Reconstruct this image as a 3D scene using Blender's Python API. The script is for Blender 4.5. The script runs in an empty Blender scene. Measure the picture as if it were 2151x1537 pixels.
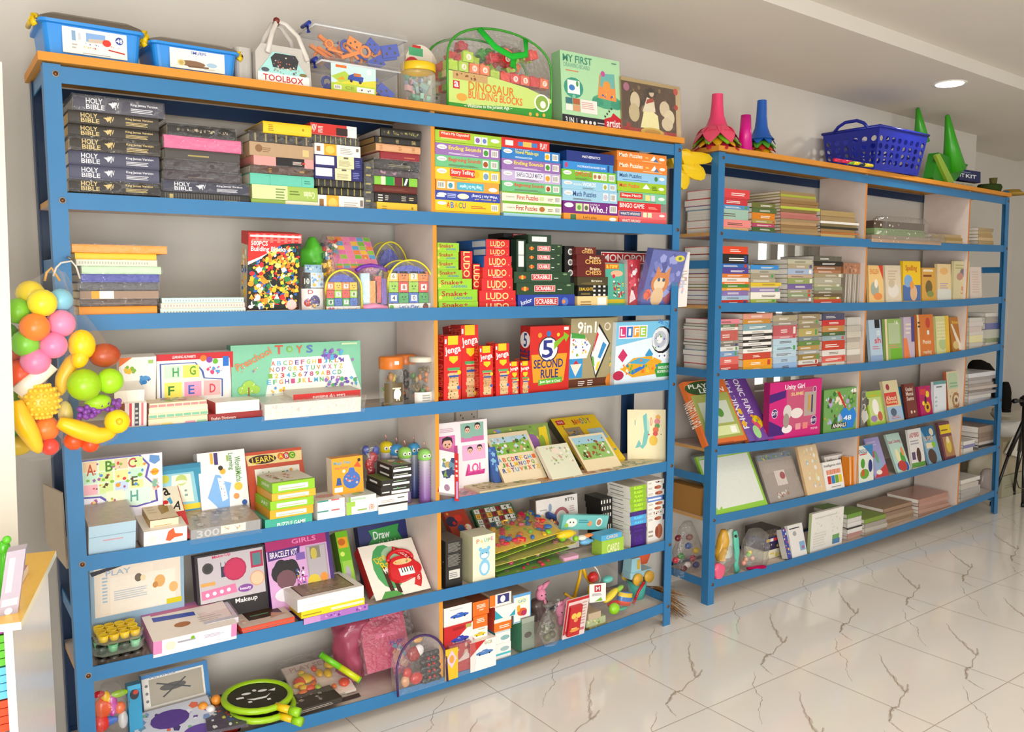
import bpy, math, random
from mathutils import Matrix, Vector, noise
C = bpy.context.scene
W, H = 2151, 1537
# ---------------- camera, world, lights, exposure ----------------
CAM = Vector((-0.3479, -2.8601, 1.6812)); FPX = 1777.8
YAW, PITCH, ROLL = 0.6145, 0.0970, 0.0004
cf = Vector((math.sin(YAW)*math.cos(PITCH), math.cos(YAW)*math.cos(PITCH), -math.sin(PITCH)))
cr = Vector((math.cos(YAW), -math.sin(YAW), 0)); cu = cr.cross(cf)
cr, cu = cr*math.cos(ROLL)+cu*math.sin(ROLL), -cr*math.sin(ROLL)+cu*math.cos(ROLL)
cam = bpy.data.cameras.new('camera'); co = bpy.data.objects.new('camera', cam); C.collection.objects.link(co)
cam.lens = FPX/W*36.0; cam.sensor_width = 36.0; cam.sensor_fit = 'HORIZONTAL'; cam.clip_start = 0.05
co.matrix_world = Matrix(((cr.x, cu.x, -cf.x, CAM.x), (cr.y, cu.y, -cf.y, CAM.y), (cr.z, cu.z, -cf.z, CAM.z), (0, 0, 0, 1)))
C.camera = co
wd = bpy.data.worlds.new('daylight'); C.world = wd; wd.use_nodes = True
wb = wd.node_tree.nodes['Background']; wb.inputs[0].default_value = (1.0, 0.985, 0.96, 1); wb.inputs[1].default_value = 0.42
C.view_settings.view_transform = 'Standard'; C.view_settings.look = 'None'; C.view_settings.gamma = 1.0
C.view_settings.use_curve_mapping = False; C.view_settings.exposure = 0.5
def area(name, loc, size, power, col, rot=(0, 0, 0), shape='DISK', sy=None):
    l = bpy.data.lights.new(name, 'AREA'); l.shape = shape; l.size = size; l.energy = power; l.color = col
    if sy: l.size_y = sy
    o = bpy.data.objects.new(name, l); C.collection.objects.link(o); o.location = loc; o.rotation_euler = rot
    return o
# daylight through the shop front behind the camera (large glazed front)
area('shopfront_daylight', (1.6, -5.6, 1.5), 6.0, 70, (1.0, 0.99, 0.97), (math.radians(86), 0, math.radians(4)), 'RECTANGLE', 2.2)
# added fill light, low behind the camera, brightening the near left shelves
area('near_left_fill', (-1.1, -4.4, 0.95), 1.8, 82, (1.0, 0.985, 0.95), (math.radians(90), 0, math.radians(-22)), 'RECTANGLE', 1.9)
LAMPS = [(4.62, -0.21), (2.6, -1.7), (0.2, -1.9), (-1.6, -1.7), (2.6, -3.6), (0.2, -3.6), (4.8, -2.4)]
# ---------------- projection helpers ----------------
def ray(x, y): return cf + cr*((x-W/2)/FPX) + cu*((H/2-y)/FPX)
def onY(x, y, Y): d = ray(x, y); return CAM + d*((Y-CAM.y)/d.y)
def onZ(x, y, Z): d = ray(x, y); return CAM + d*((Z-CAM.z)/d.z)
def onX(x, y, X): d = ray(x, y); return CAM + d*((X-CAM.x)/d.x)
def XatPx(x, Y, z):
    g = cr - cf*((x-W/2)/FPX); return CAM.x - ((Y-CAM.y)*g.y + (z-CAM.z)*g.z)/g.x
def ZatPx(y, X, Y):
    g = cu - cf*((H/2-y)/FPX); return CAM.z - ((X-CAM.x)*g.x + (Y-CAM.y)*g.y)/g.z
# ---------------- colour + materials ----------------
GM = 1.1
def hx(s):
    s = s.lstrip('#')
    if len(s) == 3: s = ''.join(c*2 for c in s)
    v = [int(s[i:i+2], 16)/255 for i in (0, 2, 4)]
    return tuple((c/12.92 if c <= .04045 else ((c+.055)/1.055)**2.4)**GM for c in v)+(1.0,)
MATS = {}
def mat(name, rough=.5, metal=0, spec=.5, trans=0, coat=0, attr=True, col='fff', bump=0, bscale=60, var=0.04, film=None):
    if name in MATS: return MATS[name]
    m = bpy.data.materials.new(name); m.use_nodes = True; nt = m.node_tree; N = nt.nodes; L = nt.links
    b = N['Principled BSDF']; out = N['Material Output']
    b.inputs['Roughness'].default_value = rough; b.inputs['Metallic'].default_value = metal
    b.inputs['Specular IOR Level'].default_value = spec; b.inputs['Coat Weight'].default_value = coat
    tc = N.new('ShaderNodeTexCoord'); nz = N.new('ShaderNodeTexNoise'); nz.inputs['Scale'].default_value = bscale
    L.new(tc.outputs['Object'], nz.inputs['Vector'])
    if attr:
        a = N.new('ShaderNodeAttribute'); a.attribute_name = 'Col'; src = a.outputs['Color']
    else:
        a = N.new('ShaderNodeRGB'); a.outputs[0].default_value = hx(col); src = a.outputs[0]
    hs = N.new('ShaderNodeHueSaturation'); mr = N.new('ShaderNodeMapRange')
    mr.inputs[3].default_value = 1-var; mr.inputs[4].default_value = 1+var
    L.new(nz.outputs['Fac'], mr.inputs[0]); L.new(mr.outputs[0], hs.inputs['Value']); L.new(src, hs.inputs['Color'])
    L.new(hs.outputs[0], b.inputs['Base Color'])
    if bump:
        bp = N.new('ShaderNodeBump'); bp.inputs['Strength'].default_value = bump; bp.inputs['Distance'].default_value = .01
        L.new(nz.outputs['Fac'], bp.inputs['Height']); L.new(bp.outputs[0], b.inputs['Normal'])
    if film is not None:
        tr = N.new('ShaderNodeBsdfTransparent'); mx = N.new('ShaderNodeMixShader'); lw = N.new('ShaderNodeLayerWeight')
        lw.inputs[0].default_value = film[0]; r2 = N.new('ShaderNodeMapRange'); r2.inputs[3].default_value = film[1]; r2.inputs[4].default_value = film[2]
        L.new(lw.outputs['Facing'], r2.inputs[0]); L.new(r2.outputs[0], mx.inputs[0]); L.new(tr.outputs[0], mx.inputs[1]); L.new(b.outputs[0], mx.inputs[2])
        if name.startswith('film'):
            gl = N.new('ShaderNodeBsdfAnisotropic'); gl.inputs['Roughness'].default_value = rough; m2 = N.new('ShaderNodeMixShader'); m2.inputs[0].default_value = .82
            L.new(b.outputs[0], m2.inputs[1]); L.new(gl.outputs[0], m2.inputs[2]); L.new(m2.outputs[0], mx.inputs[2])
            if bump: L.new(bp.outputs[0], gl.inputs['Normal'])
        L.new(mx.outputs[0], out.inputs['Surface'])
        if bump: L.new(bp.outputs[0], lw.inputs['Normal'])
    MATS[name] = m; return m
mat('card', .42, spec=.4); mat('gloss', .22, spec=.5); mat('paper', .8, spec=.2); mat('plastic', .3, spec=.5)
mat('leather', .5, spec=.4, bump=.15, bscale=300); mat('blue_paint', .34, spec=.45, var=.07, bscale=9, bump=.03)
mat('board', .5, spec=.3, var=.08, bscale=14); mat('metal', .35, metal=.8); mat('cloth', .9, spec=.1, bump=.3, bscale=200)
mat('film', .14, spec=.8, bump=.5, bscale=45, film=(.35, .045, .36)); mat('clear_plastic', .12, spec=.7, film=(.4, .06, .4), bump=.05, bscale=20)
mat('film_heavy', .2, spec=.8, bump=.8, bscale=55, film=(.4, .07, .5)); mat('net', .3, film=(.3, .02, .16)); mat('foam', .85, spec=.15)
# ---------------- mesh builder ----------------
TXT = {}
def text2d(s):
    if s in TXT: return TXT[s]
    cu_ = bpy.data.curves.new('lettering', 'FONT'); cu_.body = s; cu_.size = 1; cu_.resolution_u = 2; cu_.offset = .018; cu_.fill_mode = 'FRONT'
    o = bpy.data.objects.new('lettering', cu_); me = bpy.data.meshes.new_from_object(o)
    vs = [(v.co.x, v.co.y) for v in me.vertices]; fs = [tuple(p.vertices) for p in me.polygons]
    bpy.data.meshes.remove(me); bpy.data.objects.remove(o); bpy.data.curves.remove(cu_)
    if not vs: vs = [(0, 0), (1, 0), (0, 1)]; fs = [(0, 1, 2)]
    x0 = min(v[0] for v in vs); x1 = max(v[0] for v in vs); y0 = min(v[1] for v in vs); y1 = max(v[1] for v in vs)
    sx = 1/max(x1-x0, 1e-6); sy = 1/max(y1-y0, 1e-6)
    TXT[s] = ([((v[0]-x0)*sx, (v[1]-y0)*sy) for v in vs], fs); return TXT[s]
class G:
    def __init__(s): s.v = []; s.f = []; s.c = []; s.m = []; s.s = []; s.mats = []
    def mi(s, m):
        if m not in s.mats: s.mats.append(m)
        return s.mats.index(m)
    def add(s, vs, fs, col, m='card', smooth=False, M=None):
        n = len(s.v); c = hx(col) if isinstance(col, str) else col; k = s.mi(m)
        for p in vs:
            p = Vector(p); s.v.append(M @ p if M else p)
        for f in fs: s.f.append(tuple(n+i for i in f)); s.c.append(c); s.m.append(k); s.s.append(smooth)
        return s
    def box(s, x0, y0, z0, x1, y1, z1, col, m='card', M=None, cols=None):
        vs = [(x0, y0, z0), (x1, y0, z0), (x1, y1, z0), (x0, y1, z0), (x0, y0, z1), (x1, y0, z1), (x1, y1, z1), (x0, y1, z1)]
        fs = [(0, 1, 5, 4), (1, 2, 6, 5), (2, 3, 7, 6), (3, 0, 4, 7), (4, 5, 6, 7), (3, 2, 1, 0)]  # F R B L T bottom
        if not cols: return s.add(vs, fs, col, m, False, M)
        n = len(s.v); k = s.mi(m)
        for p in vs: s.v.append(M @ Vector(p) if M else Vector(p))
        for f, q in zip(fs, 'FRBLTD'): s.f.append(tuple(n+i for i in f)); s.c.append(hx(cols.get(q, col))); s.m.append(k); s.s.append(False)
        return s
    def rbox(s, x0, y0, z0, x1, y1, z1, r, col, m='plastic', M=None, seg=4, top=True):
        """box with rounded vertical edges"""
        pts = []
        for cx, cy, a0 in ((x1-r, y0+r, -90), (x1-r, y1-r, 0), (x0+r, y1-r, 90), (x0+r, y0+r, 180)):
            for i in range(seg+1):
                a = math.radians(a0+90*i/seg); pts.append((cx+r*math.cos(a), cy+r*math.sin(a)))
        return s.prism(pts, z0, z1, col, m, M)
    def prism(s, pts, z0, z1, col, m='card', M=None, smooth=False, sc=1.0, cen=(0, 0)):
        n = len(pts); vs = [(x, y, z0) for x, y in pts]+[(cen[0]+(x-cen[0])*sc, cen[1]+(y-cen[1])*sc, z1) for x, y in pts]
        s.add(vs, [(i, (i+1) % n, n+(i+1) % n, n+i) for i in range(n)], col, m, smooth, M)
        s.add(vs, [tuple(range(n-1, -1, -1)), tuple(range(n, 2*n))], col, m, False, M); return s
    def lathe(s, prof, col, m='plastic', seg=20, M=None, cols=None, sx=1, sy=1):
        vs = []; k = len(prof)
        for i in range(seg):
            a = 2*math.pi*i/seg
            for r, z in prof: vs.append((r*math.cos(a)*sx, r*math.sin(a)*sy, z))
        for j in range(k-1):
            fs = [(i*k+j, ((i+1) % seg)*k+j, ((i+1) % seg)*k+j+1, i*k+j+1) for i in range(seg)]
            if j == 0: s.add(vs, fs, cols[j] if cols else col, m, True, M); base = len(s.v)-len(vs)
            else:
                kk = s.mi(m); cc = hx(cols[j]) if cols else hx(col)
                for f in fs: s.f.append(tuple(base+i for i in f)); s.c.append(cc); s.m.append(kk); s.s.append(True)
        return s
    def ball(s, c, r, col, m='plastic', seg=14, sc=(1, 1, 1), M=None):
        n = 8; prof = [(max(1e-5, r*math.sin(math.pi*i/n)), -r*math.cos(math.pi*i/n)) for i in range(n+1)]
        MM = Matrix.Translation(c) @ Matrix.Diagonal((sc[0], sc[1], sc[2], 1))
        return s.lathe(prof, col, m, seg, (M @ MM) if M else MM)
    def tube(s, pts, r, col, m='plastic', seg=8, M=None, closed=False, flat=1.0, ru=None):
        pts = [Vector(p) for p in pts]; n = len(pts); rs = r if isinstance(r, (list, tuple)) else [r]*n
        vs = []; up = Vector(ru) if ru else Vector((0, 0, 1))
        for i, p in enumerate(pts):
            a = pts[(i-1) % n] if (closed or i > 0) else p; b = pts[(i+1) % n] if (closed or i < n-1) else p
            t = (b-a).normalized(); u = t.cross(up)
            if u.length < 1e-3: u = t.cross(Vector((1, 0, 0)))
            u.normalize(); w = u.cross(t)
            for j in range(seg):
                q = 2*math.pi*j/seg; vs.append(p+u*math.cos(q)*rs[i]+w*math.sin(q)*rs[i]*flat)
        fs = []
        for i in range(n if closed else n-1):
            k = (i+1) % n
            for j in range(seg): fs.append((i*seg+j, i*seg+(j+1) % seg, k*seg+(j+1) % seg, k*seg+j))
        if not closed: fs += [tuple(range(seg-1, -1, -1)), tuple(range((n-1)*seg, n*seg))]
        return s.add(vs, fs, col, m, True, M)
    def deco(s, spec, O, U, V, w, h, m='card', M=None, e0=.0002):
        """flat printing: O origin, U,V unit vectors, w,h size; drawn just above the surface"""
        O, U, V = Vector(O), Vector(U), Vector(V); Nn = U.cross(V); k = [0]; st = [1]
        def put(pts, fs, col):
            k[0] += st[0]; o = O+Nn*(e0+k[0]*.00004)
            s.add([o+U*(a*w)+V*(b*h) for a, b in pts], fs, col, m, False, M)
        def blob(cx, cy, rx, ry, col, n=14, a0=0):
            put([(cx+rx*math.cos(a0+2*math.pi*i/n), cy+ry*math.sin(a0+2*math.pi*i/n)) for i in range(n)], [tuple(range(n))], col)
        for it in spec.split(';'):
            it = it.strip()
            if not it: continue
            a = it.split(' '); op = a[0]; k[0] += 1; st[0] = .25 if op == 's' else (0 if op in 'lgrp' else .5)
            if op == 'r':
                x0, y0, x1, y1 = map(float, a[1:5]); put([(x0, y0), (x1, y0), (x1, y1), (x0, y1)], [(0, 1, 2, 3)], a[5])
            elif op == 'e': blob(*map(float, a[1:5]), a[5])
            elif op == 'c': r = float(a[3]); blob(float(a[1]), float(a[2]), r*h/w, r, a[4])
            elif op in ('t', 'T'):
                ang = 0
                if op == 'T': ang = math.radians(float(a[1])); a = a[1:]
                x0, y0, x1, y1 = map(float, a[1:5]); tv, tf = text2d(' '.join(a[6:])); cx, cy = (x0+x1)/2, (y0+y1)/2; pts = []
                for p, q in tv:
                    X = (p-.5)*(x1-x0)*w; Y = (q-.5)*(y1-y0)*h
                    pts.append((cx+(X*math.cos(ang)-Y*math.sin(ang))/w, cy+(X*math.sin(ang)+Y*math.cos(ang))/h))
                put(pts, tf, a[5])
            elif op == 's':
                n = int(a[1]); rg = random.Random(int(a[2])); x0, y0, x1, y1, sz = map(float, a[3:8]); cl = a[8].split(',')
                for _ in range(n):
                    z = sz*rg.uniform(.5, 1.3); rx = z*h/w; cx = rg.uniform(x0+rx, max(x0+rx, x1-rx)); cy = rg.uniform(y0+z, max(y0+z, y1-z))
                    nn = rg.choice((3, 4, 4, 5, 12)); blob(cx, cy, rx*rg.uniform(.6, 1), z*rg.uniform(.6, 1), rg.choice(cl), nn, rg.uniform(0, 6.3))
            elif op == 'l':
                x0, y0, x1, y1 = map(float, a[1:5]); n = int(a[5]); rg = random.Random(n+int(x0*99)); dy = (y1-y0)/n
                for i in range(n):
                    e = x1-rg.random()*.25*(x1-x0); b = y0+i*dy; put([(x0, b), (e, b), (e, b+dy*.45), (x0, b+dy*.45)], [(0, 1, 2, 3)], a[6])
            elif op == 'b':
                x0, y0, x1, y1 = map(float, a[1:5]); put([(x0, y0), (x1, y0), (x1, y1), (x0, y1)], [(0, 1, 2, 3)], 'f4f0e8'); n = 6
                for i in range(n):
                    q = x0+(x1-x0)*(.12+.76*i/n); e = q+(x1-x0)*.06; put([(q, y0+(y1-y0)*.15), (e, y0+(y1-y0)*.15), (e, y1-(y1-y0)*.15), (q, y1-(y1-y0)*.15)], [(0, 1, 2, 3)], '555')
            elif op == 'p':
                q = list(map(float, a[2:])); n = len(q)//2; put([(q[2*i], q[2*i+1]) for i in range(n)], [tuple(range(n))], a[1])
            elif op == 'g':  # grid of coloured cells: g nx ny x0 y0 x1 y1 cols
                nx, ny = int(a[1]), int(a[2]); x0, y0, x1, y1 = map(float, a[3:7]); cl = a[7].split(',')
                for i in range(nx):
                    for j in range(ny):
                        p = x0+(x1-x0)*(i+.06)/nx; q = y0+(y1-y0)*(j+.06)/ny; e = x0+(x1-x0)*(i+.94)/nx; f = y0+(y1-y0)*(j+.94)/ny
                        put([(p, q), (e, q), (e, f), (p, f)], [(0, 1, 2, 3)], cl[(i*7+j*5+i*j) % len(cl)])
        return s
    def obj(s, name, parent=None, M=None, label=None, cat=None, group=None, kind=None):
        me = bpy.data.meshes.new(name); me.from_pydata([tuple(v) for v in s.v], [], s.f)
        for m in s.mats: me.materials.append(MATS[m])
        me.polygons.foreach_set('material_index', s.m); me.polygons.foreach_set('use_smooth', s.s)
        ca = me.color_attributes.new('Col', 'FLOAT_COLOR', 'CORNER'); d = []
        for p, c in zip(me.polygons, s.c): d += list(c)*p.loop_total
        ca.data.foreach_set('color', d); me.update()
        o = bpy.data.objects.new(name, me); C.collection.objects.link(o)
        if M is not None: o.matrix_world = M
        if parent is not None: o.parent = parent
        return tag(o, label, cat, group, kind)
ALL_LABELS = {}
def tag(o, label=None, cat=None, group=None, kind=None):
    if label:
        while len(label.split()) > 16 and ' the ' in label: label = label.replace(' the ', ' ', 1)
        n = len(label.split())
        if not 4 <= n <= 16: print('LABELLEN', n, label)
        if label in ALL_LABELS and not group: print('DUPLABEL', label)
        ALL_LABELS[label] = 1; o['label'] = label
    if cat: o['category'] = cat
    if group: o['group'] = group
    if kind: o['kind'] = kind
    return o
def empty(name, M, label, cat, group=None):
    o = bpy.data.objects.new(name, None); C.collection.objects.link(o); o.matrix_world = M; o.empty_display_size = .05
    return tag(o, label, cat, group)
def shade(c, k):
    c = c.lstrip('#'); c = ''.join(q*2 for q in c) if len(c) == 3 else c
    return ''.join('%02x' % max(0, min(255, int(int(c[i:i+2], 16)*k))) for i in (0, 2, 4))
# ---------------- shelving measurements (pixel rows of the beams' top edges) ----------------
T1 = [[(127, 138), (905, 236), (1417, 303)], [(142, 404), (915.6, 445), (1415, 471.5)], [(162.6, 661.7), (916, 646), (1415, 640)], [(266.7, 899), (920, 843.5), (1412, 796.8)], [(183, 1168), (922.6, 1051.9), (1407.6, 968.3)], [(199, 1400.6), (928.4, 1239.4), (1399.6, 1135)], [(622, 1510), (943.5, 1419.5), (1392, 1268)]]
T2 = [[(1524.4, 321.7), (1820, 367), (2114.8, 415)], [(1523.4, 481), (1820.8, 502), (2112.8, 515)], [(1519, 635.5), (1820.8, 635.5), (2110.6, 622.6)], [(1516.6, 777.4), (1819.6, 761.8), (2104.8, 721.2)], [(1512.5, 936.7), (1803, 900), (2104.8, 832.6)], [(1506.5, 1082.6), (1803.3, 1016.7), (2096, 933.7)], [(1502.7, 1217), (1830, 1124.5), (2084.5, 1032)]]
Y1, Y2 = 0.0, 0.06
D = 0.335            # shelf depth
WALL = 0.42
BH = (0.049, 0.047)  # beam heights
def fitq(pts, Y):
    P = [onY(x, y, Y) for x, y in pts]; return [(p.x, p.z) for p in P]
Q1 = [fitq(t, Y1) for t in T1]; Q2 = [fitq(t, Y2) for t in T2]
def lag(q, X):
    (a, A), (b, B), (c, Cc) = q
    return A*(X-b)*(X-c)/((a-b)*(a-c))+B*(X-a)*(X-c)/((b-a)*(b-c))+Cc*(X-a)*(X-b)/((c-a)*(c-b))
def beam(u, r, X): return lag((Q1 if u == 1 else Q2)[r], X)
LIP = 0.016
def board(u, r, X):
    if r == 0: return beam(u, 0, X)+.033
    return beam(u, r, X)-LIP
# ---------------- room shell ----------------
I4 = Matrix.Identity(4)
XE = 7.6
WX1 = onY(2052, 285, WALL).x
WXA, WXB = onY(1592, 560, WALL).x, onY(1723, 560, WALL).x
WZB, WZT = onY(1650, 816, WALL).z, onY(1650, 498, WALL).z
def CZ(X): return 2.915-(X-1.77)*0.0290
wc = 'd5d0c8'
mat('wall_paint', .75, spec=.2, attr=True, var=.03, bscale=3, bump=.03)
g = G(); ZT = 3.2
for x0, x1, z0, z1 in ((-3.2, WXA, 0, ZT), (WXB, WX1, 0, ZT), (WXA, WXB, 0, WZB), (WXA, WXB, WZT, ZT)):
    g.box(x0, WALL, z0, x1, WALL+.2, z1, wc, 'wall_paint')
g.box(WX1-.15, WALL+.19, 0, WX1-.001, .95, ZT, wc, 'wall_paint'); g.box(WX1-.1, .75, 0, XE+.2, .95, ZT, wc, 'wall_paint'); g.obj('wall_back', kind='structure')
g = G(); g.box(XE, -6, 0, XE+.2, .95, ZT, wc, 'wall_paint'); g.obj('wall_right', kind='structure')
# window in the back wall, seen between the shelf boards
g = G(); fw = .03
for x0, x1, z0, z1 in ((WXA, WXB, WZB, WZB+fw), (WXA, WXB, WZT-fw, WZT), (WXA, WXA+fw, WZB, WZT), (WXB-fw, WXB, WZB, WZT)):
    g.box(x0, WALL+.07, z0, x1, WALL+.11, z1, 'b9b5aa', 'plastic')
win = g.obj('window_1', kind='structure')
mull = [onY(p, 560, WALL+.09).x for p in (1621, 1657, 1690, 1702)]
for q in mull:
    g = G(); w_ = .035 if q != mull[-1] else .02; g.box(q-w_, WALL+.075, WZB, q+w_, WALL+.105, WZT, 'a8a498', 'plastic'); g.obj('window_bar', parent=win)
g = G(); g.box(WXA, WALL+.085, WZB, WXB, WALL+.089, WZT, 'e8f4f6', 'clear_plastic'); g.obj('window_pane', parent=win)
mat('outside_white', .9, col='fff', attr=False)
m = MATS['outside_white']; b = m.node_tree.nodes['Principled BSDF']
b.inputs['Emission Color'].default_value = (1, .98, .93, 1); b.inputs['Emission Strength'].default_value = 1.5
g = G(); g.box(WXA-1, 2.2, -.2, WXB+3, 2.25, 3.4, 'fff', 'outside_white'); g.obj('exterior_bright_haze', kind='structure')
# ceiling: low border by the wall, riser, raised tray
TY = (onZ(1600, 8, CZ(3.2)).y+onZ(2151, 188, CZ(5)).y)/2
print('tray edge Y', TY)
g = G()
def cz(x, dz): return CZ(x)+dz
def slab(y0, y1, dz, th=.12):
    vs = []
    for x in (-3.2, XE+.2):
        for y in (y0, y1):
            for t in (0, th): vs.append((x, y, cz(x, dz)+t))
    g.add(vs, [(0, 4, 6, 2), (1, 3, 7, 5), (0, 1, 5, 4), (2, 6, 7, 3), (0, 2, 3, 1), (4, 5, 7, 6)], 'd8d2c8', 'wall_paint')
slab(TY, 1.0, 0, .25); slab(-6, TY+.05, .07, .2)
g.obj('ceiling', kind='structure')
# floor: glossy marble-look tiles, the same veins printed on each tile
mat('tile', .13, spec=.55, var=.025, bscale=2.2, coat=.2)
TR, TX, TYY, TS = .014, 2.7396, -.0683, .6
e_ = Vector((math.cos(TR), math.sin(TR), 0)); n_ = Vector((-math.sin(TR), math.cos(TR), 0)); o_ = Vector((TX, TYY, 0))
g = G(); g.box(-3.2, -6, -.1, XE+.2, 1.0, 0, 'eee9e1', 'tile')
def tl(px, py):
    p = onZ(px, py, 0)-o_; return (p.dot(e_) % TS, p.dot(n_) % TS)
def z1p(l): return [(1380+a/5.355, 1250+b/5.355) for a, b in l]
base_i = (0, -1)
def loc(l):
    return [((onZ(x, y, 0)-o_).dot(e_), (onZ(x, y, 0)-o_).dot(n_)) for x, y in z1p(l)]
V1 = loc([(1268, 200), (1285, 290), (1300, 345), (1345, 400), (1362, 450), (1395, 500), (1412, 540), (1435, 520), (1462, 462)])
V1b = loc([(1440, 510), (1405, 545), (1345, 590), (1305, 660), (1240, 665), (1205, 710), (1185, 765), (1165, 785), (1225, 830), (1305, 897)])
V2 = loc([(870, 50), (878, 90), (848, 150), (880, 205), (920, 235), (930, 265), (900, 320), (893, 370), (915, 440)])
W1 = [.001, .003, .004, .007, .008, .007, .003, .006, .003]; W1b = [.003, .002, .003, .004, .008, .007, .006, .003, .003, .001]
W2 = [.001, .002, .003, .003, .002, .003, .002, .002, .001]
rg = random.Random(3)
VZ = [.0003]
def vein(pts, ws, dx, dy, col, k):
    L_ = []; R_ = []
    P = []; Wd = []
    for i in range(len(pts)-1):
        for t in (0, .25, .5, .75):
            x = pts[i][0]*(1-t)+pts[i+1][0]*t; y = pts[i][1]*(1-t)+pts[i+1][1]*t
            if t: x += rg2.uniform(-.004, .004); y += rg2.uniform(-.004, .004)
            P.append((x, y)); Wd.append((ws[i]*(1-t)+ws[i+1]*t)*k*rg2.uniform(.5, 1.3))
    P.append(pts[-1]); Wd.append(ws[-1]*k)
    vs = []
    for i, p in enumerate(P):
        a = P[max(0, i-1)]; b = P[min(len(P)-1, i+1)]; t = Vector((b[0]-a[0], b[1]-a[1])); 
        if t.length < 1e-6: t = Vector((1, 0))
        t.normalize(); nx, ny = -t.y, t.x
        for sgn in (1, -1):
            q = o_+e_*(p[0]+dx+nx*Wd[i]*sgn)+n_*(p[1]+dy+ny*Wd[i]*sgn); vs.append((q.x, q.y, VZ[0]))
    g.add(vs, [(2*i, 2*i+1, 2*i+3, 2*i+2) for i in range(len(P)-1)], col, 'tile')
for i in range(-8, 9):
    for j in range(-9, 2):
        for (pts, ws, col, k) in ((V1, W1, 'd6ccbf', 1.2), (V1, W1, 'b5a999', .3), (V1b, W1b, 'd0c5b7', .9), (V1b, W1b, 'a89c8c', .25), (V2, W2, 'b8ac9d', .55)):
            rg2 = random.Random(hash((len(pts), k)) % 1000)
            c = o_+e_*(i*TS)+n_*(j*TS)
            if c.x < -2.8 or c.x > XE-.1 or c.y > .3 or c.y < -5.5: continue
            VZ[0] = {1.2: .00025, .3: .0004, .9: .0003, .25: .00045, .55: .0002}[k]
            vein(pts, ws, i*TS, j*TS, col, k)
for i in range(-9, 8):   # grout joints
    a = o_+e_*(i*TS)+n_*-5.4; b_ = o_+e_*(i*TS)+n_*.45; h_ = e_*.0013
    g.add([a-h_+Vector((0, 0, .0006)), a+h_+Vector((0, 0, .0006)), b_+h_+Vector((0, 0, .0006)), b_-h_+Vector((0, 0, .0006))], [(0, 1, 2, 3)], 'b8ac9c', 'tile')
for j in range(-9, 2):
    a = o_+e_*-5.4+n_*(j*TS); b_ = o_+e_*4.8+n_*(j*TS); h_ = n_*.0013
    g.add([a-h_+Vector((0, 0, .0007)), b_-h_+Vector((0, 0, .0007)), b_+h_+Vector((0, 0, .0007)), a+h_+Vector((0, 0, .0007))], [(0, 1, 2, 3)], 'b8ac9c', 'tile')
g.obj('floor', kind='structure')
# ceiling downlights
mat('lamp_glow', .5, attr=False, col='fff'); bb = MATS['lamp_glow'].node_tree.nodes['Principled BSDF']
bb.inputs['Emission Color'].default_value = (1, .96, .88, 1); bb.inputs['Emission Strength'].default_value = 6
for k, (lx, ly) in enumerate(LAMPS):
    zc = CZ(lx)+(0 if ly > TY else .07)
    tilt = Matrix.Rotation(-math.atan(.029)*-1, 4, 'Y')
    r_ = empty('ceiling_downlight', Matrix.Translation((lx, ly, zc)), 'round white recessed ceiling downlight glowing above the far shelves' if k == 0 else 'round recessed ceiling downlight out over the shop floor, unseen row %d' % k if 0 else ('round white recessed ceiling downlight glowing above the far shelves' if k == 0 else 'round white recessed ceiling downlight over the open shop floor'), 'ceiling light', None if k == 0 else 'downlights over the open floor')
    g = G(); g.lathe([(.075, -.002), (.092, -.004), (.095, .004)], 'eeeae0', 'plastic', 28); q = g.obj('trim_ring', parent=r_)
    g = G(); g.lathe([(.0001, -.006), (.072, -.006), (.075, .0)], 'fff', 'lamp_glow', 28); g.obj('diffuser', parent=r_)
    area('downlight_lamp', (lx, ly, zc-.02), .16, 3 if k == 0 else 5, (1, .94, .85))
# ---------------- the two blue shelving units ----------------
BLUE = '357bac'; SHADED_BLUE = '12395f'   # darker copy of the frame blue: rear frame's shade put into its colour
def bar(g, a, b, dx, dy, col=BLUE, m='blue_paint'):
    """vertical bar, its foot at a and head at b (left-front corner), section dx by dy"""
    vs = [(a[0], a[1], a[2]), (a[0]+dx, a[1], a[2]), (a[0]+dx, a[1]+dy, a[2]), (a[0], a[1]+dy, a[2])]
    vs += [(b[0], b[1], b[2]), (b[0]+dx, b[1], b[2]), (b[0]+dx, b[1]+dy, b[2]), (b[0], b[1]+dy, b[2])]
    g.add(vs, [(0, 1, 5, 4), (1, 2, 6, 5), (2, 3, 7, 6), (3, 0, 4, 7), (4, 5, 6, 7), (3, 2, 1, 0)], col, m)
PW = .047; TH = .004
def xl(u): return LX[u]
LX = {}
for u, Y, pa, pb, pc, pd in ((1, Y1, (88.8, 129), (167.5, 1537), (1432.7, 305), (1407.4, 1309)), (2, Y2, (1510.3, 319), (1486.4, 1274), (2121, 415), (2096.6, 1040))):
    A, B_, C_, D_ = onY(*pa, Y), onY(*pb, Y), onY(*pc, Y), onY(*pd, Y)
    LX[u] = ((A, B_), (C_, D_))
def postx(u, side, z):
    a, b = LX[u][side]; t = (z-b.z)/(a.z-b.z); return b.x+(a.x-b.x)*t
DIV = {1: [{1: 913, 2: 917, 3: 919.5, 4: 922, 5: 926, 6: 930}], 2: [{1: 1820, 2: 1820, 3: 1818, 4: 1806, 5: 1803}, {1: 2037, 2: 2033, 3: 2031, 4: 2027, 5: 2019, 6: 2014}]}
DIVX = {}
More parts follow.
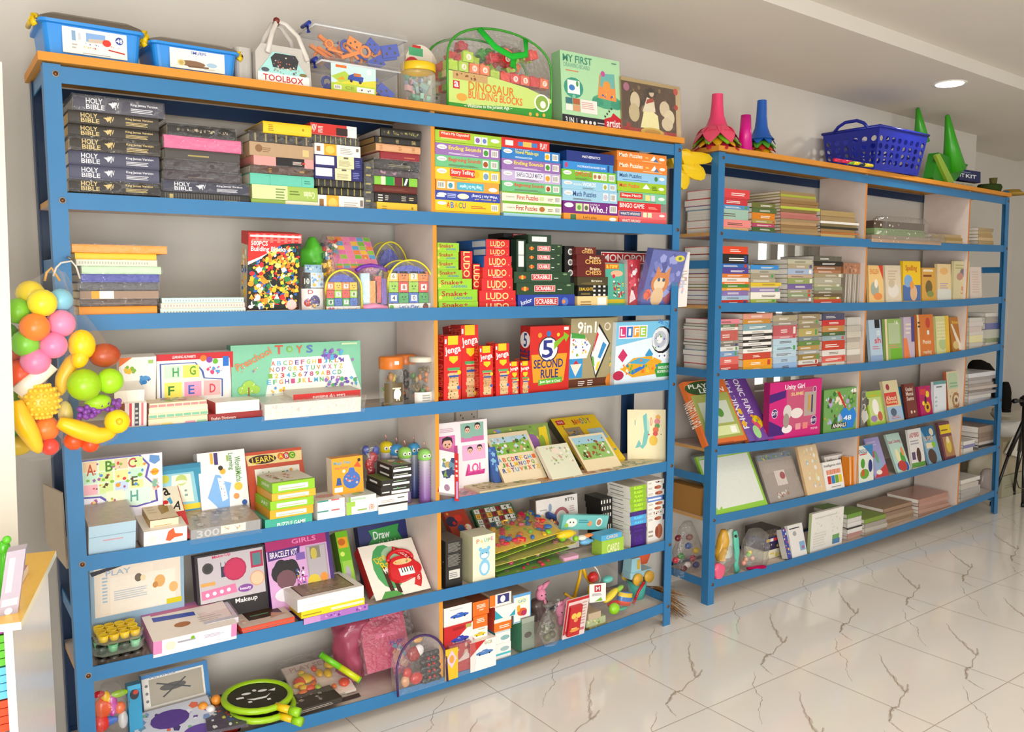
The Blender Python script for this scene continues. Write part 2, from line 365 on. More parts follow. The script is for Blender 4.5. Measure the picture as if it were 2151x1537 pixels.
def unit(u, label, mids):
    Y = Y1 if u == 1 else Y2; zt = beam(u, 0, postx(u, 0, 2.2))+.004
    root = empty('shelving_unit', Matrix.Translation((postx(u, 0, 0), Y, 0)), label, 'shelving unit')
    inv = root.matrix_world.inverted()
    def fin(g, name, par=root):
        g.v = [inv @ Vector(v) for v in g.v]; o = g.obj(name); o.parent = par; return o
    for side in (0, 1):
        for back in (0, 1):
            zz = beam(u, 0, postx(u, side, 2.2))+.004
            yy = Y if not back else Y+D-.004; g = G()
            xa, xb = postx(u, side, 0), postx(u, side, zz)
            s = 0 if side == 0 else -PW
            bar(g, (xa+s, yy, 0), (xb+s, yy, zz), PW, TH, SHADED_BLUE if back else BLUE)          # front flange
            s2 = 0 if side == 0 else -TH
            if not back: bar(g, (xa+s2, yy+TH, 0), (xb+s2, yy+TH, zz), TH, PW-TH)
            else: bar(g, (xa+s2, yy-PW+TH, 0), (xb+s2, yy-PW+TH, zz), TH, PW-TH, SHADED_BLUE)
            po = fin(g, 'post')
            if not back:
                for r in range(7):
                    xx = postx(u, side, beam(u, r, xa)); zb = beam(u, r, xx)-.024
                    xx += .033 if side == 0 else -.017
                    g = G(); MM = Matrix.Translation((xx, Y-.0005, zb)) @ Matrix.Rotation(math.pi/2, 4, 'X')
                    g.lathe([(.0001, .004), (.0065, .004), (.0068, .001)], '7a5238', 'metal', 10, MM)
                    g.lathe([(.0068, .001), (.0098, .0012), (.0100, -.0004)], '8f8c86' if u == 1 and side == 0 else '5d6f80', 'plastic', 14, MM)
                    fin(g, 'bolt', po)
    n = 10
    for r in range(7):
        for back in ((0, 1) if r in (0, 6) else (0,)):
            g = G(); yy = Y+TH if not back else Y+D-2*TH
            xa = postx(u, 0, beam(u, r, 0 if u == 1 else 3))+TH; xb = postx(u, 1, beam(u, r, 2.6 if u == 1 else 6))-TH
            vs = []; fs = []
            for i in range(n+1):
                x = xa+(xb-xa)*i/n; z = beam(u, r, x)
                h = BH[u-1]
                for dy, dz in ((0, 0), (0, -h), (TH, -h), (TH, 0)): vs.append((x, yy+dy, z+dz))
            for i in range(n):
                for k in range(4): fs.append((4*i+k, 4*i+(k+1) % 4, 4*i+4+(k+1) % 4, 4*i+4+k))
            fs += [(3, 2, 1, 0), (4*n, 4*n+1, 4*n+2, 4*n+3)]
            g.add(vs, fs, SHADED_BLUE if back else BLUE, 'blue_paint'); fin(g, 'beam')
        # board
        g = G(); vs = []; fs = []
        if r == 0: xa2, xb2, y0, y1, th = postx(u, 0, 2.3)-.012, postx(u, 1, 2.3)+.006, Y-.010, Y+D+.01, .025
        else: xa2, xb2, y0, y1, th = xa+.002, xb-.002, Y+2*TH, Y+D-2*TH, .017
        for i in range(n+1):
            x = xa2+(xb2-xa2)*i/n; z = board(u, r, x)
            for yq, zq in ((y0, z), (y0, z-th), (y1, z-th), (y1, z)): vs.append((x, yq, zq))
        for i in range(n):
            for k in range(4): fs.append((4*i+k, 4*i+(k+1) % 4, 4*i+4+(k+1) % 4, 4*i+4+k))
        m0 = len(fs); fs += [(3, 2, 1, 0), (4*n, 4*n+1, 4*n+2, 4*n+3)]
        face = 'd9ccc4' if r else 'd09a4e'
        g.add(vs, fs, face, 'board')
        for i in range(len(fs)):
            k = i % 4
            if i >= m0 or k == 0: g.c[i] = hx('d8943a' if r == 0 else 'c69a62')
        fin(g, 'top_board' if r == 0 else 'shelf_board')
    for side in (0, 1):   # side rails
        for z in mids:
            x = postx(u, side, z); g = G(); x0 = x+TH+.001 if side == 0 else x-2*TH-.001
            g.box(x0, Y+TH, z-.042, x0+TH, Y+D-TH, z, BLUE, 'blue_paint'); fin(g, 'side_rail')
    for k, dv in enumerate(DIV[u]):
        for r, px in dv.items():
            zm = (beam(u, r, 1.5 if u == 1 else 4.5)+beam(u, r-1, 1.5 if u == 1 else 4.5))/2
            x = XatPx(px, Y+.012, zm); DIVX[(u, k, r)] = x
            z0 = board(u, r, x)+.0005; z1 = (board(u, r-1, x)-(.0175 if r > 1 else .026)); g = G()
            g.box(x-.017, Y+.010, z0, x, Y+D-.012, z1, 'ddd0c8', 'board', cols={'F': 'dc9836' if u == 1 else 'cf8a4a'}); fin(g, 'divider')
    return root
u1m = [beam(1, 0, 0), beam(1, 2, 0)+.17, beam(1, 3, 0)+.01, beam(1, 5, 0)+.18, beam(1, 6, 0)]
unit(1, 'nearer blue metal shelving unit with orange-edged top board packed with toys and games', u1m)
u2m = [beam(2, 0, 3), onX(1490, 546, 2.96).z, beam(2, 3, 3), onX(1480, 1000, 2.96).z, beam(2, 6, 3)]
unit(2, 'farther blue metal shelving unit holding mostly school books and a blue basket', u2m)
# ---------------- generic goods ----------------
ROWN = {1: ['the top boards', 'top shelf', 'second shelf', 'third shelf', 'fourth shelf', 'fifth shelf', 'bottom shelf']}
ORD = ['second', 'third', 'fourth', 'fifth', 'sixth', 'seventh', 'eighth', 'ninth', 'tenth', 'eleventh', 'twelfth', 'thirteenth', 'fourteenth', 'fifteenth', 'sixteenth']
RNG = random.Random(11)
def boxmesh(w, h, t, col, m='card', side=None, top=None, front=None, back=None):
    g = G(); b = min(.0015, t*.1, h*.1)
    g.box(0, 0, 0, w, t, h, col, m, cols={'F': front or col, 'L': side or col, 'R': side or col, 'T': top or col, 'B': back or col})
    return g
def dF(g, spec, w, h, t, m='card', off=0):
    return g.deco(spec, (0, -off, 0), (1, 0, 0), (0, 0, 1), w, h, m)
def dL(g, spec, w, h, t, m='card'):
    return g.deco(spec, (0, t, 0), (0, -1, 0), (0, 0, 1), t, h, m)
def dT(g, spec, w, h, t, m='card'):
    return g.deco(spec, (0, 0, h), (1, 0, 0), (0, 1, 0), w, t, m)
def wrapper(o_par, w, h, t, amp=.003, seed=0, m='film', name='plastic_wrapper', M=None, tail=0):
    """crinkled clear film bag close around a box w x t x h"""
    g = G(); e = amp*1.5; rg = random.Random(seed); n = 9
    def pt(x, y, z):
        q = noise.noise(Vector((x*38+seed, y*38, z*60)))*amp; return Vector((x, y, z))+Vector((x-w/2, y-t/2, (z-h/2))).normalized()*q
    def face(O, U, V, nu, nv):
        vs = [pt(*(Vector(O)+Vector(U)*(i/nu)+Vector(V)*(j/nv))) for i in range(nu+1) for j in range(nv+1)]
        g.add(vs, [(i*(nv+1)+j, (i+1)*(nv+1)+j, (i+1)*(nv+1)+j+1, i*(nv+1)+j+1) for i in range(nu) for j in range(nv)], 'f4f4f2', m, True)
    nh = max(2, int(h/.02)); nw = max(4, int(w/.02)); ntt = max(3, int(t/.04))
    x0, y0, z0, x1, y1, z1 = -e, -e, .0005, w+e, t+e, h+e*.7
    face((x0, y0, z0), (x1-x0, 0, 0), (0, 0, z1-z0), nw, nh); face((x0, y1, z0), (0, y0-y1, 0), (0, 0, z1-z0), ntt, nh)
    face((x1, y0, z0), (0, y1-y0, 0), (0, 0, z1-z0), ntt, nh); face((x0, y0, z1), (x1-x0, 0, 0), (0, y1-y0, 0), nw, ntt)
    o = g.obj(name); o.parent = o_par
    if M is not None: o.matrix_local = M
    return o
def book(name, M, w, h, t, col, deco='', label=None, cat='book', group=None, pages='e6dcc8', m='card', bulge=0, ribs=None, wrap=0, pm='paper', lpad=None):
    """lying book, spine to the front: cover (root) + pages. bulge rounds the spine"""
    g = G(); k = .0022 if h > .012 else .001; b = bulge
    if b:
        pf = [(0, 0), (-b*.75, h*.12), (-b, h*.3), (-b, h*.7), (-b*.75, h*.88), (0, h)]
        vs = [(x, y, z) for x in (0, w) for y, z in pf]+[(x, .004, z) for x in (0, w) for z in (0, h)]
        g.add(vs, [(i, i+6, i+7, i+1) for i in range(5)], col, m, True)
        g.add(vs, [(5, 4, 3, 2, 1, 0), (6, 7, 8, 9, 10, 11)], col, m)
    g.box(0, 0, 0, w, t, k, col, m); g.box(0, 0, h-k, w, t, h, col, m); g.box(0, 0, k, w, .003, h-k, col, m)
    if ribs:
        n, rc = ribs
        for i in range(n):
            x = w*(i+.5)/n; dF(g, 'r %.3f .08 %.3f .92 %s' % ((i+.42)/n, (i+.58)/n, rc), w, h, t, m, b)
    if deco: dF(g, deco, w, h, t, m, b)
    o = g.obj(name, M=M, label=label, cat=cat, group=group)
    p = G(); q = .004; p.box(q, .003, k, w-q, t-q, h-k, pages, pm)
    for i in range(2): p.deco('r 0 %.2f 1 %.2f %s' % (.3+.3*i, .33+.3*i, shade(pages, .9)), (q, t-q, k), (0, -1, 0), (0, 0, 1), t-q-.003, h-2*k, pm)
    po = p.obj('pages'); po.parent = o
    if wrap: wrapper(o, w, h, t, seed=int(w*9999) % 97)
    return o
def carton(name, M, w, h, t, col, deco='', label=None, cat='game box', group=None, side=None, top=None, m='card', wrap=0, dl='', dt='', split=0, pmat=None):
    g = boxmesh(w, h, t, col, m, side, top)
    if split: dF(g, 'r 0 %.3f 1 %.3f %s' % (split, split+.03, shade(col, .6)), w, h, t, m)
    if deco: dF(g, deco, w, h, t, m)
    if dl: dL(g, dl, w, h, t, m)
    if dt: dT(g, dt, w, h, t, m)
    o = g.obj(name, M=M, label=label, cat=cat, group=group)
    if wrap: wrapper(o, w, h, t, seed=int(w*9999) % 97, m='film_heavy' if wrap > 1 else 'film')
    return o
def stack(u, r, where, Yf, depth, layers, default='bk', cat=None, name=None, jit=.006, group=None):
    """layers top to bottom: (y_top at left edge, x0, x1, desc, colour, printing, options)"""
    zs = []
    for L in layers: zs.append(onY(L[1], L[0], Yf).z)
    xm = onY(layers[-1][1], layers[-1][0], Yf).x; zb = board(u, r, xm)+.001
    n = len(layers)
    for i, L in enumerate(layers):
        o = L[6] if len(L) > 6 else {}
        zt = zs[i]; z0 = zs[i+1] if i < n-1 else zb
        if zt-z0 < .004: zt = z0+.004
        zm = (zt+z0)/2; y = Yf+o.get('dy', 0)+RNG.uniform(0, jit)
        X0 = XatPx(L[1], y, zm); X1 = XatPx(L[2], y, zm); h = zt-z0-.0004; w = X1-X0
        place = 'topmost' if i == 0 else ('lowest' if i == n-1 else ORD[i-1]+' from top'); lab = '%s, %s %s' % (L[3], place if n > 1 else 'lying', where)
        kd = o.get('k', default); M = Matrix.Translation((X0, y, z0))
        if o.get('rz'):
            a = math.radians(o['rz']); M = M @ Matrix.Rotation(a, 4, 'Z')
        t = o.get('t', depth)
        if kd == 'bk': book(name or 'book', M, w, h, t, L[4], L[5], lab, cat or 'book', group, o.get('pg', 'e0d6c2'), o.get('m', 'card'), o.get('b', 0), o.get('ribs'), o.get('w', 0))
        else: carton(name or 'game_box', M, w, h, t, L[4], L[5], lab, cat or 'game box', group, o.get('side'), o.get('top'), o.get('m', 'card'), o.get('w', 0), o.get('dl', ''), o.get('dt', ''), o.get('split', 0))
def frame(u, r, BL, BR, TL, Y, thick=0, Yr=None, free=False, zb=None):
    """rigid frame of a box whose front face shows these corners; returns M,w,h and the share of h hidden under the visible bottom"""
    A = onY(*BL, Y); B = onY(*BR, Y if Yr is None else Yr)
    if not free: m_ = (A.z+B.z)/2; e1 = Vector((B.x-A.x, B.y-A.y, 0)); 
    else: e1 = B-A
    w = e1.length; e1.normalize()
    if Yr is None and not free: T = onX(*TL, A.x)
    else:
        # intersect TL ray with the plane through A perpendicular to e1
        d = ray(*TL); T = CAM+d*((A-CAM).dot(e1)/d.dot(e1))
    e2 = T-A; e2 -= e1*e2.dot(e1); h = e2.length; e2.normalize(); e3 = e2.cross(e1)*-1   # e3 = away from viewer
    if e3.y < 0: e3 = -e3
    z = board(u, r, A.x)+.001 if zb is None else zb
    ext = 0
    if e2.z > .2:
        drop = max(0, -e3.z)*thick + (max(0, -e1.z)*w)
        ext = (A.z-(z+drop))/e2.z
        A = A-e2*ext
    M = Matrix(((e1.x, e3.x, e2.x, A.x), (e1.y, e3.y, e2.y, A.y), (e1.z, e3.z, e2.z, A.z), (0, 0, 0, 1)))
    return M, w, h+ext, ext/(h+ext) if h+ext else 0
def stand(u, r, name, label, cat, BL, BR, TL, Y, t, col, deco='', side=None, top=None, group=None, Yr=None, free=False, m='card', wrap=0, dl='', dt='', pages=None, zb=None, child=None):
    M, w, h, hid = frame(u, r, BL, BR, TL, Y, t, Yr, free, zb)
    if pages:
        g = G(); k = .001
        g.box(0, 0, 0, w, k, h, col, m); g.box(0, t-k, 0, w, t, h, shade(col, .9), m); g.box(0, 0, 0, k, t, h, side or col, m)
        g.deco(deco, (0, 0, h*hid), (1, 0, 0), (0, 0, 1), w, h*(1-hid), m)
        o = g.obj(name, M=M, label=label, cat=cat, group=group)
        p = G(); p.box(k, k, .002, w-.002, t-k, h-.002, pages, 'paper'); q = p.obj('pages'); q.parent = o
    else:
        g = boxmesh(w, h, t, col, m, side, top)
        g.deco(deco, (0, 0, h*hid), (1, 0, 0), (0, 0, 1), w, h*(1-hid), m)
        if dl: dL(g, dl, w, h, t, m)
        if dt: dT(g, dt, w, h, t, m)
        o = g.obj(name, M=M, label=label, cat=cat, group=group)
    if wrap: wrapper(o, w, h, t, amp=.003 if wrap < 2 else .008, seed=int(h*9999) % 91, m='film' if wrap < 2 else 'film_heavy')
    return o, M, w, h
def blobbag(name, label, cat, pts, Yc, ry, m='film_heavy', col='f2f2f0', seed=0, amp=.012, zb=None, nv=10, parent=None, tie=None, group=None):
    """soft bag: silhouette given by pixel rows (y, x_left, x_right) at depth Yc, elliptical sections of half depth ry"""
    g = G(); rows = []
    for (y, xa, xb) in pts:
        a = onY(xa, y, Yc); b = onY(xb, y, Yc); rows.append(((a.x+b.x)/2, a.z/2+b.z/2, (b.x-a.x)/2))
    seg = 22; P = []
    for i in range(len(rows)-1):
        for t in range(3):
            f = t/3; P.append([rows[i][k]*(1-f)+rows[i+1][k]*f for k in range(3)])
    P.append(list(rows[-1]))
    wmax = max(p[2] for p in P); vs = []
    for i, (cx, z, hw) in enumerate(P):
        if zb is not None: z = max(z, zb)
        for j in range(seg):
            a = 2*math.pi*j/seg; x = cx+hw*math.cos(a); y = Yc+ry*(hw/wmax)**.7*math.sin(a)
            d = noise.noise(Vector((x*22+seed, y*22, z*26)))*amp*(hw/wmax); vs.append((x+d*math.cos(a), y+d*math.sin(a), z+(d*.3 if 0 < i < len(P)-1 else 0)))
    n = len(P); fs = [(i*seg+j, i*seg+(j+1) % seg, (i+1)*seg+(j+1) % seg, (i+1)*seg+j) for i in range(n-1) for j in range(seg)]
    fs += [tuple(range(seg)), tuple(range((n-1)*seg, n*seg))]
    g.add(vs, fs, col, m, True); o = g.obj(name, label=label, cat=cat, group=group)
    if parent: o.parent = parent
    return o
def rb(u, r, px): return board(u, r, onY(px, 700, .1).x)
# ================= near unit, top shelf: bibles and reference books =================
def bib(c): return 't .13 .50 .31 .86 %s HOLY;t .13 .14 .33 .46 %s BIBLE;p %s .37 .62 .40 .5 .42 .3 .47 .72 .41 .66;t .42 .25 .49 .75 %s KJV;t .62 .58 .93 .8 %s King James Version;l .62 .2 .9 .52 3 %s' % (c, c, c, c, c, c)
SIL, GLD = 'dcdce0', 'd2bc84'
A_ = 'in the bible stack beside the corner post'
stack(1, 1, A_, .03, .25, [
 (197, 154, 343, 'slate bible with silver lettering in film', '55545f', bib(SIL), {'b': .005, 'pg': 'b8b4ac', 'w': 1, 'm': 'leather', 'rz': 0}),
 (229, 143, 333, 'black bible with gold lettering', '47433e', bib(GLD), {'b': .005, 'pg': 'c8b088', 'm': 'leather'}),
 (257, 143, 333, 'black bible with gold lettering', '403c38', bib(GLD), {'b': .005, 'pg': 'c8b088', 'm': 'leather'}),
 (284, 146, 334, 'black bible with gold lettering in film', '403a33', bib(GLD), {'b': .005, 'pg': 'c8b088', 'w': 1, 'm': 'leather'}),
 (314, 144, 334, 'slate blue bible with silver lettering', '55566a', bib(SIL), {'b': .005, 'pg': 'd4d0c8', 'm': 'leather'}),
 (344, 145, 334, 'slate blue bible with silver lettering', '5b5c70', bib(SIL), {'b': .005, 'pg': 'd4d0c8', 'm': 'leather'}),
 (374, 144, 333, 'black bible with gold lettering in film', '403b38', bib(GLD), {'b': .005, 'pg': 'c8b088', 'w': 1, 'm': 'leather'}),
 (402, 150, 330, 'black bible half hidden by the beam', '413e3c', bib(SIL), {'b': .005, 'm': 'leather'}),
], cat='bible')
B_ = 'in the second bible stack from the post'
stack(1, 1, B_, .03, .24, [
 (256, 352, 494, 'black bible with curly gold writing', '34312f', 's 40 3 .1 .3 .9 .7 .12 8a8170,5c564a,b0a68e', {'b': .005, 'm': 'leather', 'w': 1}),
 (281, 344, 506, 'bright pink book wrapped in film', 'e0709a', 's 14 8 .1 .2 .95 .9 .06 ee9cba', {'w': 1, 'b': .003}),
 (309, 345, 503, 'grey-black grained book', '55504e', 'l .3 .35 .62 .65 1 a89a60', {'b': .004, 'm': 'leather'}),
 (332, 344, 500, 'dark book wrapped in shiny film', '4a4448', '', {'w': 1, 'b': .004, 'm': 'leather'}),
 (354, 344, 505, 'dark plum book wrapped in shiny film', '463c44', 'l .3 .3 .7 .5 1 6a6058', {'w': 1, 'b': .004}),
 (376, 341, 520, 'slate blue bible with silver lettering', '4c4d5c', bib(SIL), {'b': .005, 'm': 'leather', 'w': 1}),
 (400, 336, 524, 'charcoal bible with a finely ribbed spine', '3c3a38', 'g 60 1 .05 .05 .9 .95 6b665e,3c3a38;r .1 .3 .14 .8 c8b878;r .7 .2 .85 .5 c8b878', {'b': .002}),
], cat='bible')
C_ = 'in the yellow-topped book stack'
stack(1, 1, C_, .02, .22, [
 (253, 552, 652, 'plain yellow hardback', 'eec92e', 'l .1 .2 .22 .8 4 b08a20;r .8 .4 .84 .6 a8841c', {'b': .005, 'pg': 'b8a894', 'rz': -2}),
 (275, 524, 653, 'black hardback with gilt bands in film', '3a3632', '', {'b': .004, 'ribs': (6, '9c8c60'), 'w': 1, 'm': 'leather'}),
 (295, 524, 659, 'tan boxed bible', 'b89c7c', 'c .14 .55 .28 8e6a48;l .2 .3 .32 .7 3 8a6c4a;r .82 .2 .92 .7 d8c088', {'k': 'bx'}),
 (325, 533, 659, 'pink and black boxed book', 'f0a09a', 'r .36 0 .84 1 1f1a1a;l .64 .3 .8 .7 3 e8d8d0;r .8 .4 .85 .6 c83020', {'k': 'bx'}),
 (344, 526, 656, 'brown leather book in film', '5c4438', 'l .28 .2 .33 .8 3 b08848;r .78 .4 .86 .6 b09058', {'b': .004, 'w': 1, 'm': 'leather'}),
 (362, 525, 659, 'turquoise book', '6cc4ae', 'r .3 0 .305 1 4c9c8c;r .8 .1 .805 .9 4c9c8c;l .84 .3 .95 .7 2 3c8c80', {'b': .002}),
 (386, 529, 667, 'thick green concordance', 'a8c060', 'r 0 0 .53 1 d2dca4;l .35 .1 .5 .9 4 7e9450;l .56 .4 .72 .8 2 6c8438;T 180 .78 .2 .95 .7 eef4c8 Cruden', {'b': .002, 'pg': 'd8cca8'}),
 (416, 528, 668, 'green and cream paperback', '9cb858', 'r .5 0 1 1 e8e0c0', {}),
])
stack(1, 1, 'in the red-topped boxed bible stack', .02, .22, [
 (256, 652, 749, 'red and white boxed bible', 'c8342c', 'r .78 0 1 1 f0e8e0;r .55 .1 .8 .75 3a2420;t .03 .2 .13 .85 f6e8e0 KJV;l .16 .2 .28 .8 5 f0d8d0', {'k': 'bx'}),
 (281, 656, 751, 'black book with gilt ribs in film', '34322e', '', {'ribs': (9, 'a89c54'), 'b': .004, 'w': 1}),
 (299, 661, 757, 'white and gold boxed bible', 'f2ece2', 'r .2 0 .47 1 e8a82c;e .33 .5 .1 .35 f4c860;r .04 .3 .12 .75 9a6a3c;l .55 .2 .85 .8 4 b8b0a8;r .9 .5 .96 .8 8a7a70', {'k': 'bx'}),
 (323, 661, 761, 'navy and cream boxed bible', '2c2c6c', 'r .02 .2 .4 .9 eeece8;r .46 0 .82 1 e4dcb0;l .5 .2 .78 .7 5 a8a080;r .6 .8 .7 .95 6a6450;l .85 .2 .96 .8 4 7c84c0', {'k': 'bx'}),
 (349, 661, 761, 'navy and cream boxed bible', '2c2c70', 'r .02 .25 .36 .95 eeece8;r .42 0 .76 1 e4dcb0;l .46 .15 .72 .6 5 a8a080;r .56 .8 .66 .95 6a6450;l .8 .2 .94 .8 4 7c84c0', {'k': 'bx'}),
 (374, 662, 762, 'black book with faint gilt ribs', '3a3838', '', {'ribs': (8, '8c8454'), 'b': .004}),
 (391, 668, 763, 'black book with gilt ribs', '353330', '', {'ribs': (7, 'a09450'), 'b': .004}),
 (408, 668, 766, 'white and gold boxed bible', 'f2ece2', 'r .18 0 .44 1 e8a82c;e .31 .5 .1 .35 f4c860;r .03 .3 .12 .75 9a6a3c;l .55 .3 .85 .7 3 b8b0a8;r .9 .4 .96 .8 8a7a70', {'k': 'bx'}),
], cat='boxed bible')
# upright narrow black book squeezed between the stacks
stand(1, 1, 'book', 'upright black book with gilt bands squeezed between two bible stacks', 'book', (765, 432), (782, 432), (765, 342), .02, .2, '2f2d2a', 'r .2 .1 .8 .14 a89c54;r .2 .3 .8 .34 a89c54;r .2 .5 .8 .54 a89c54;r .2 .7 .8 .74 a89c54;r .2 .88 .8 .92 a89c54', m='leather', wrap=1)
stack(1, 1, 'in the bible stack against the white divider', .02, .22, [
 (265, 799, 882, 'black and gilt bible showing white pages', '33302d', 's 26 5 .05 .2 .95 .8 .16 a09860,6c6640', {'b': .004, 'pg': 'dcd8d0', 'rz': -3, 'dy': .01}),
 (284, 787, 882, 'black bible with gilt bars', '2f2d2b', 'l .08 .1 .14 .9 4 b8a868;l .45 .2 .52 .8 3 b8a868;l .8 .2 .9 .8 3 b8a868', {'b': .004, 'pg': 'a88c5c'}),
 (299, 789, 882, 'tan bible with gilt bars', 'd8a880', 'l .08 .2 .15 .8 3 b88040;l .5 .2 .58 .8 3 b88040;l .8 .2 .88 .8 3 b88040', {'b': .004, 'pg': 'a88c5c'}),
 (316, 798, 880, 'maroon leather bible', '98343c', 'l .6 .3 .9 .6 1 c07050', {'b': .004, 'pg': 'd8c8b8', 'm': 'leather'}),
 (332, 786, 880, 'black bible in crinkled film', '2f2c2c', 'l .3 .3 .8 .6 2 8c8468', {'b': .004, 'w': 1}),
 (353, 784, 878, 'black book with mauve blotches', '4a3c44', 's 12 4 .1 .1 .6 .9 .28 b88ca4,8c6c80', {'b': .003, 'w': 1}),
 (368, 786, 876, 'bright green striped book', '8cc848', 'r .15 .0 .25 1 d8ecc0;r .26 0 .44 1 1fa040;r .46 0 .64 1 6a2030;r .66 0 .8 1 1c1c1c;p f4f4f0 .68 .1 .73 .1 .78 .9 .73 .9', {'b': .002}),
 (386, 785, 875, 'reddish brown leather bible', '6c3028', 'l .2 .3 .8 .6 2 8c5040', {'b': .004, 'm': 'leather'}),
 (402, 786, 876, 'black bible with white lettering', '2a2626', 'l .08 .1 .2 .9 3 e4dcd4;l .24 .2 .32 .8 3 c8c0b0;l .62 .2 .74 .8 3 c8c0b0;l .8 .3 .92 .7 2 c8b890', {'b': .003}),
 (423, 792, 878, 'plain yellow book', 'eac23c', 'l .12 .2 .26 .8 3 b08c24;r .85 .5 .9 .7 a88420', {'rz': 2}),
], cat='bible')
# ---- puzzle boxes in the right bay
def pz(txt, tc, x0=.2, x1=.7, bg=None, sub='6a5a50', logo=1, ic='4c9c3c', extra=''):
    s = ''
    if logo: s += 'e .1 .68 .075 .2 f6f2ec;t .05 .6 .15 .74 9a9a90 creative;'
    if bg: s += 'r %.2f .3 %.2f .92 %s;' % (x0-.02, x1+.02, bg)
    s += 't %.2f .42 %.2f .86 %s %s;' % (x0, x1, tc, txt)
    s += 'l %.2f .12 %.2f .3 2 %s;' % (x0, x1-.02, sub)
    if ic: s += 'r .73 .2 .82 .85 f6f2e8;c .775 .5 .26 %s;' % ic
    return s+'b .86 .2 .97 .82;'+extra
P1 = 'in the puzzle box stack touching the divider'
stack(1, 1, P1, .02, .24, [
 (271, 914, 1053, 'lime green opposites puzzle box', 'a8cc3c', "r .06 .45 .52 .95 e04a30;t .08 .62 .5 .9 fff0e0 What's My Opposite?;l .08 .36 .48 .52 1 f0d0a0;r .58 .2 .68 .8 f6f2ec;c .63 .5 .22 8c68b0;r .69 .2 .78 .8 f6f2ec;c .735 .5 .2 7088c8;e .9 .6 .07 .16 f6f2ec", {'split': .12}),
 (298, 914, 1050, 'purple ending-sounds puzzle box', '9c74b4', pz('Ending Sounds', 'f2e040', sub='e8dcf0')),
 (323, 914, 1049, 'mint green beginning-sounds puzzle box', '74c088', pz('Beginning Sounds', 'd84838', ic='a8582c')),
 (348, 914, 1050, 'yellow story-telling puzzle box', 'f2c832', pz('Story Telling', 'fff4e8', .24, .58, 'd83c34', ic='7ca0b8', extra='c .63 .6 .26 e8b020;')),
 (375, 916, 1048, 'orange matching puzzle box lying upside down', 'eca444', 'b .02 .2 .14 .82;r .17 .2 .28 .85 f6f2e8;c .22 .5 .25 4c9cb0;r .32 .15 .75 .85 54b4c8;T 180 .36 .3 .72 .7 e8f4f4 Things That Go Together;e .9 .35 .075 .2 f6f2ec'),
 (398, 914, 1050, 'blue guessing puzzle box lying upside down', '3c50ac', 'e .1 .62 .07 .16 f6f2ec;r .02 .3 .14 .5 f0ece4;T 180 .55 .45 .96 .85 e8ecf8 What Am I Doing?;e .42 .5 .09 .3 f4e8d0;l .18 .3 .34 .8 3 c8d0f0;T 180 .6 .2 .94 .38 f2d84c A game of'),
 (418, 914, 1050, 'yellow counting-frame game box with rainbow letters', 'f4cc28', 't .17 .3 .22 .85 d84040 A;t .23 .3 .28 .85 3c70c8 B;t .29 .3 .34 .85 e09030 A;t .35 .3 .4 .85 50a050 C;t .41 .3 .46 .85 7c58b0 U;e .1 .7 .07 .16 f6f2ec;l .54 .35 .78 .65 2 c83830;b .86 .2 .97 .82'),
 (441, 914, 1050, 'yellow puzzle box half hidden by the beam', 'f0c838', ''),
], 'bx', cat='puzzle box', name='puzzle_box')
P2 = 'in the red-topped puzzle box stack'
stack(1, 1, P2, .02, .24, [
 (286, 1053, 1154, 'red electronics game box', 'd83430', 'r .08 .25 .24 .75 f0e8e4;r .34 .3 .74 .7 4c88c8;r .44 .25 .62 .75 f0c060;t .8 .2 .95 .8 f8f0f0 PLAY'),
 (308, 1054, 1176, 'blue vowel match-up puzzle box', '3484c8', pz('Vowel Match-ups', 'f2e040', .22, .62, sub='d8e8f4', ic='e8b030', extra='t .22 .86 .46 .96 e8f0f8 Fun with phonics;')),
 (331, 1054, 1177, 'purple ending-sounds puzzle box', '9c74b4', pz('Ending Sounds', 'f2e040', sub='e8dcf0')),
 (354, 1054, 1177, 'lavender shape and colour puzzle box', 'c4b4d8', pz('SHAPE & COLOUR MATCH', '54487c', .24, .68, 'f0ecf4', ic='e0a030')),
 (378, 1055, 1178, 'mint green beginning-sounds puzzle box', '74c088', pz('Beginning Sounds', 'd84838', ic='a8582c')),
 (400, 1055, 1179, 'white and green first-puzzles box', 'f4ecd4', 'r 0 .86 1 1 7cb43c;r 0 0 1 .12 7cb43c;t .24 .3 .6 .75 c84038 First Puzzles;t .06 .45 .2 .6 9a9a90 creative;r .62 .3 .7 .7 c8d8a0;l .76 .35 .86 .65 2 8a8070;b .88 .2 .98 .8'),
 (423, 1056, 1179, 'white and green first-puzzles box', 'f4ecd4', 'r 0 .86 1 1 7cb43c;r 0 0 1 .12 7cb43c;t .22 .3 .58 .75 b84838 First Puzzles;t .06 .45 .2 .6 9a9a90 creative;e .66 .5 .05 .25 b87838;l .76 .35 .86 .65 2 8a8070;b .88 .2 .98 .8'),
 (446, 1058, 1178, 'pale blue puzzle box half hidden by the beam', 'a8d4e4', ''),
], 'bx', cat='puzzle box', name='puzzle_box')
P3 = 'in the navy-topped puzzle box stack'
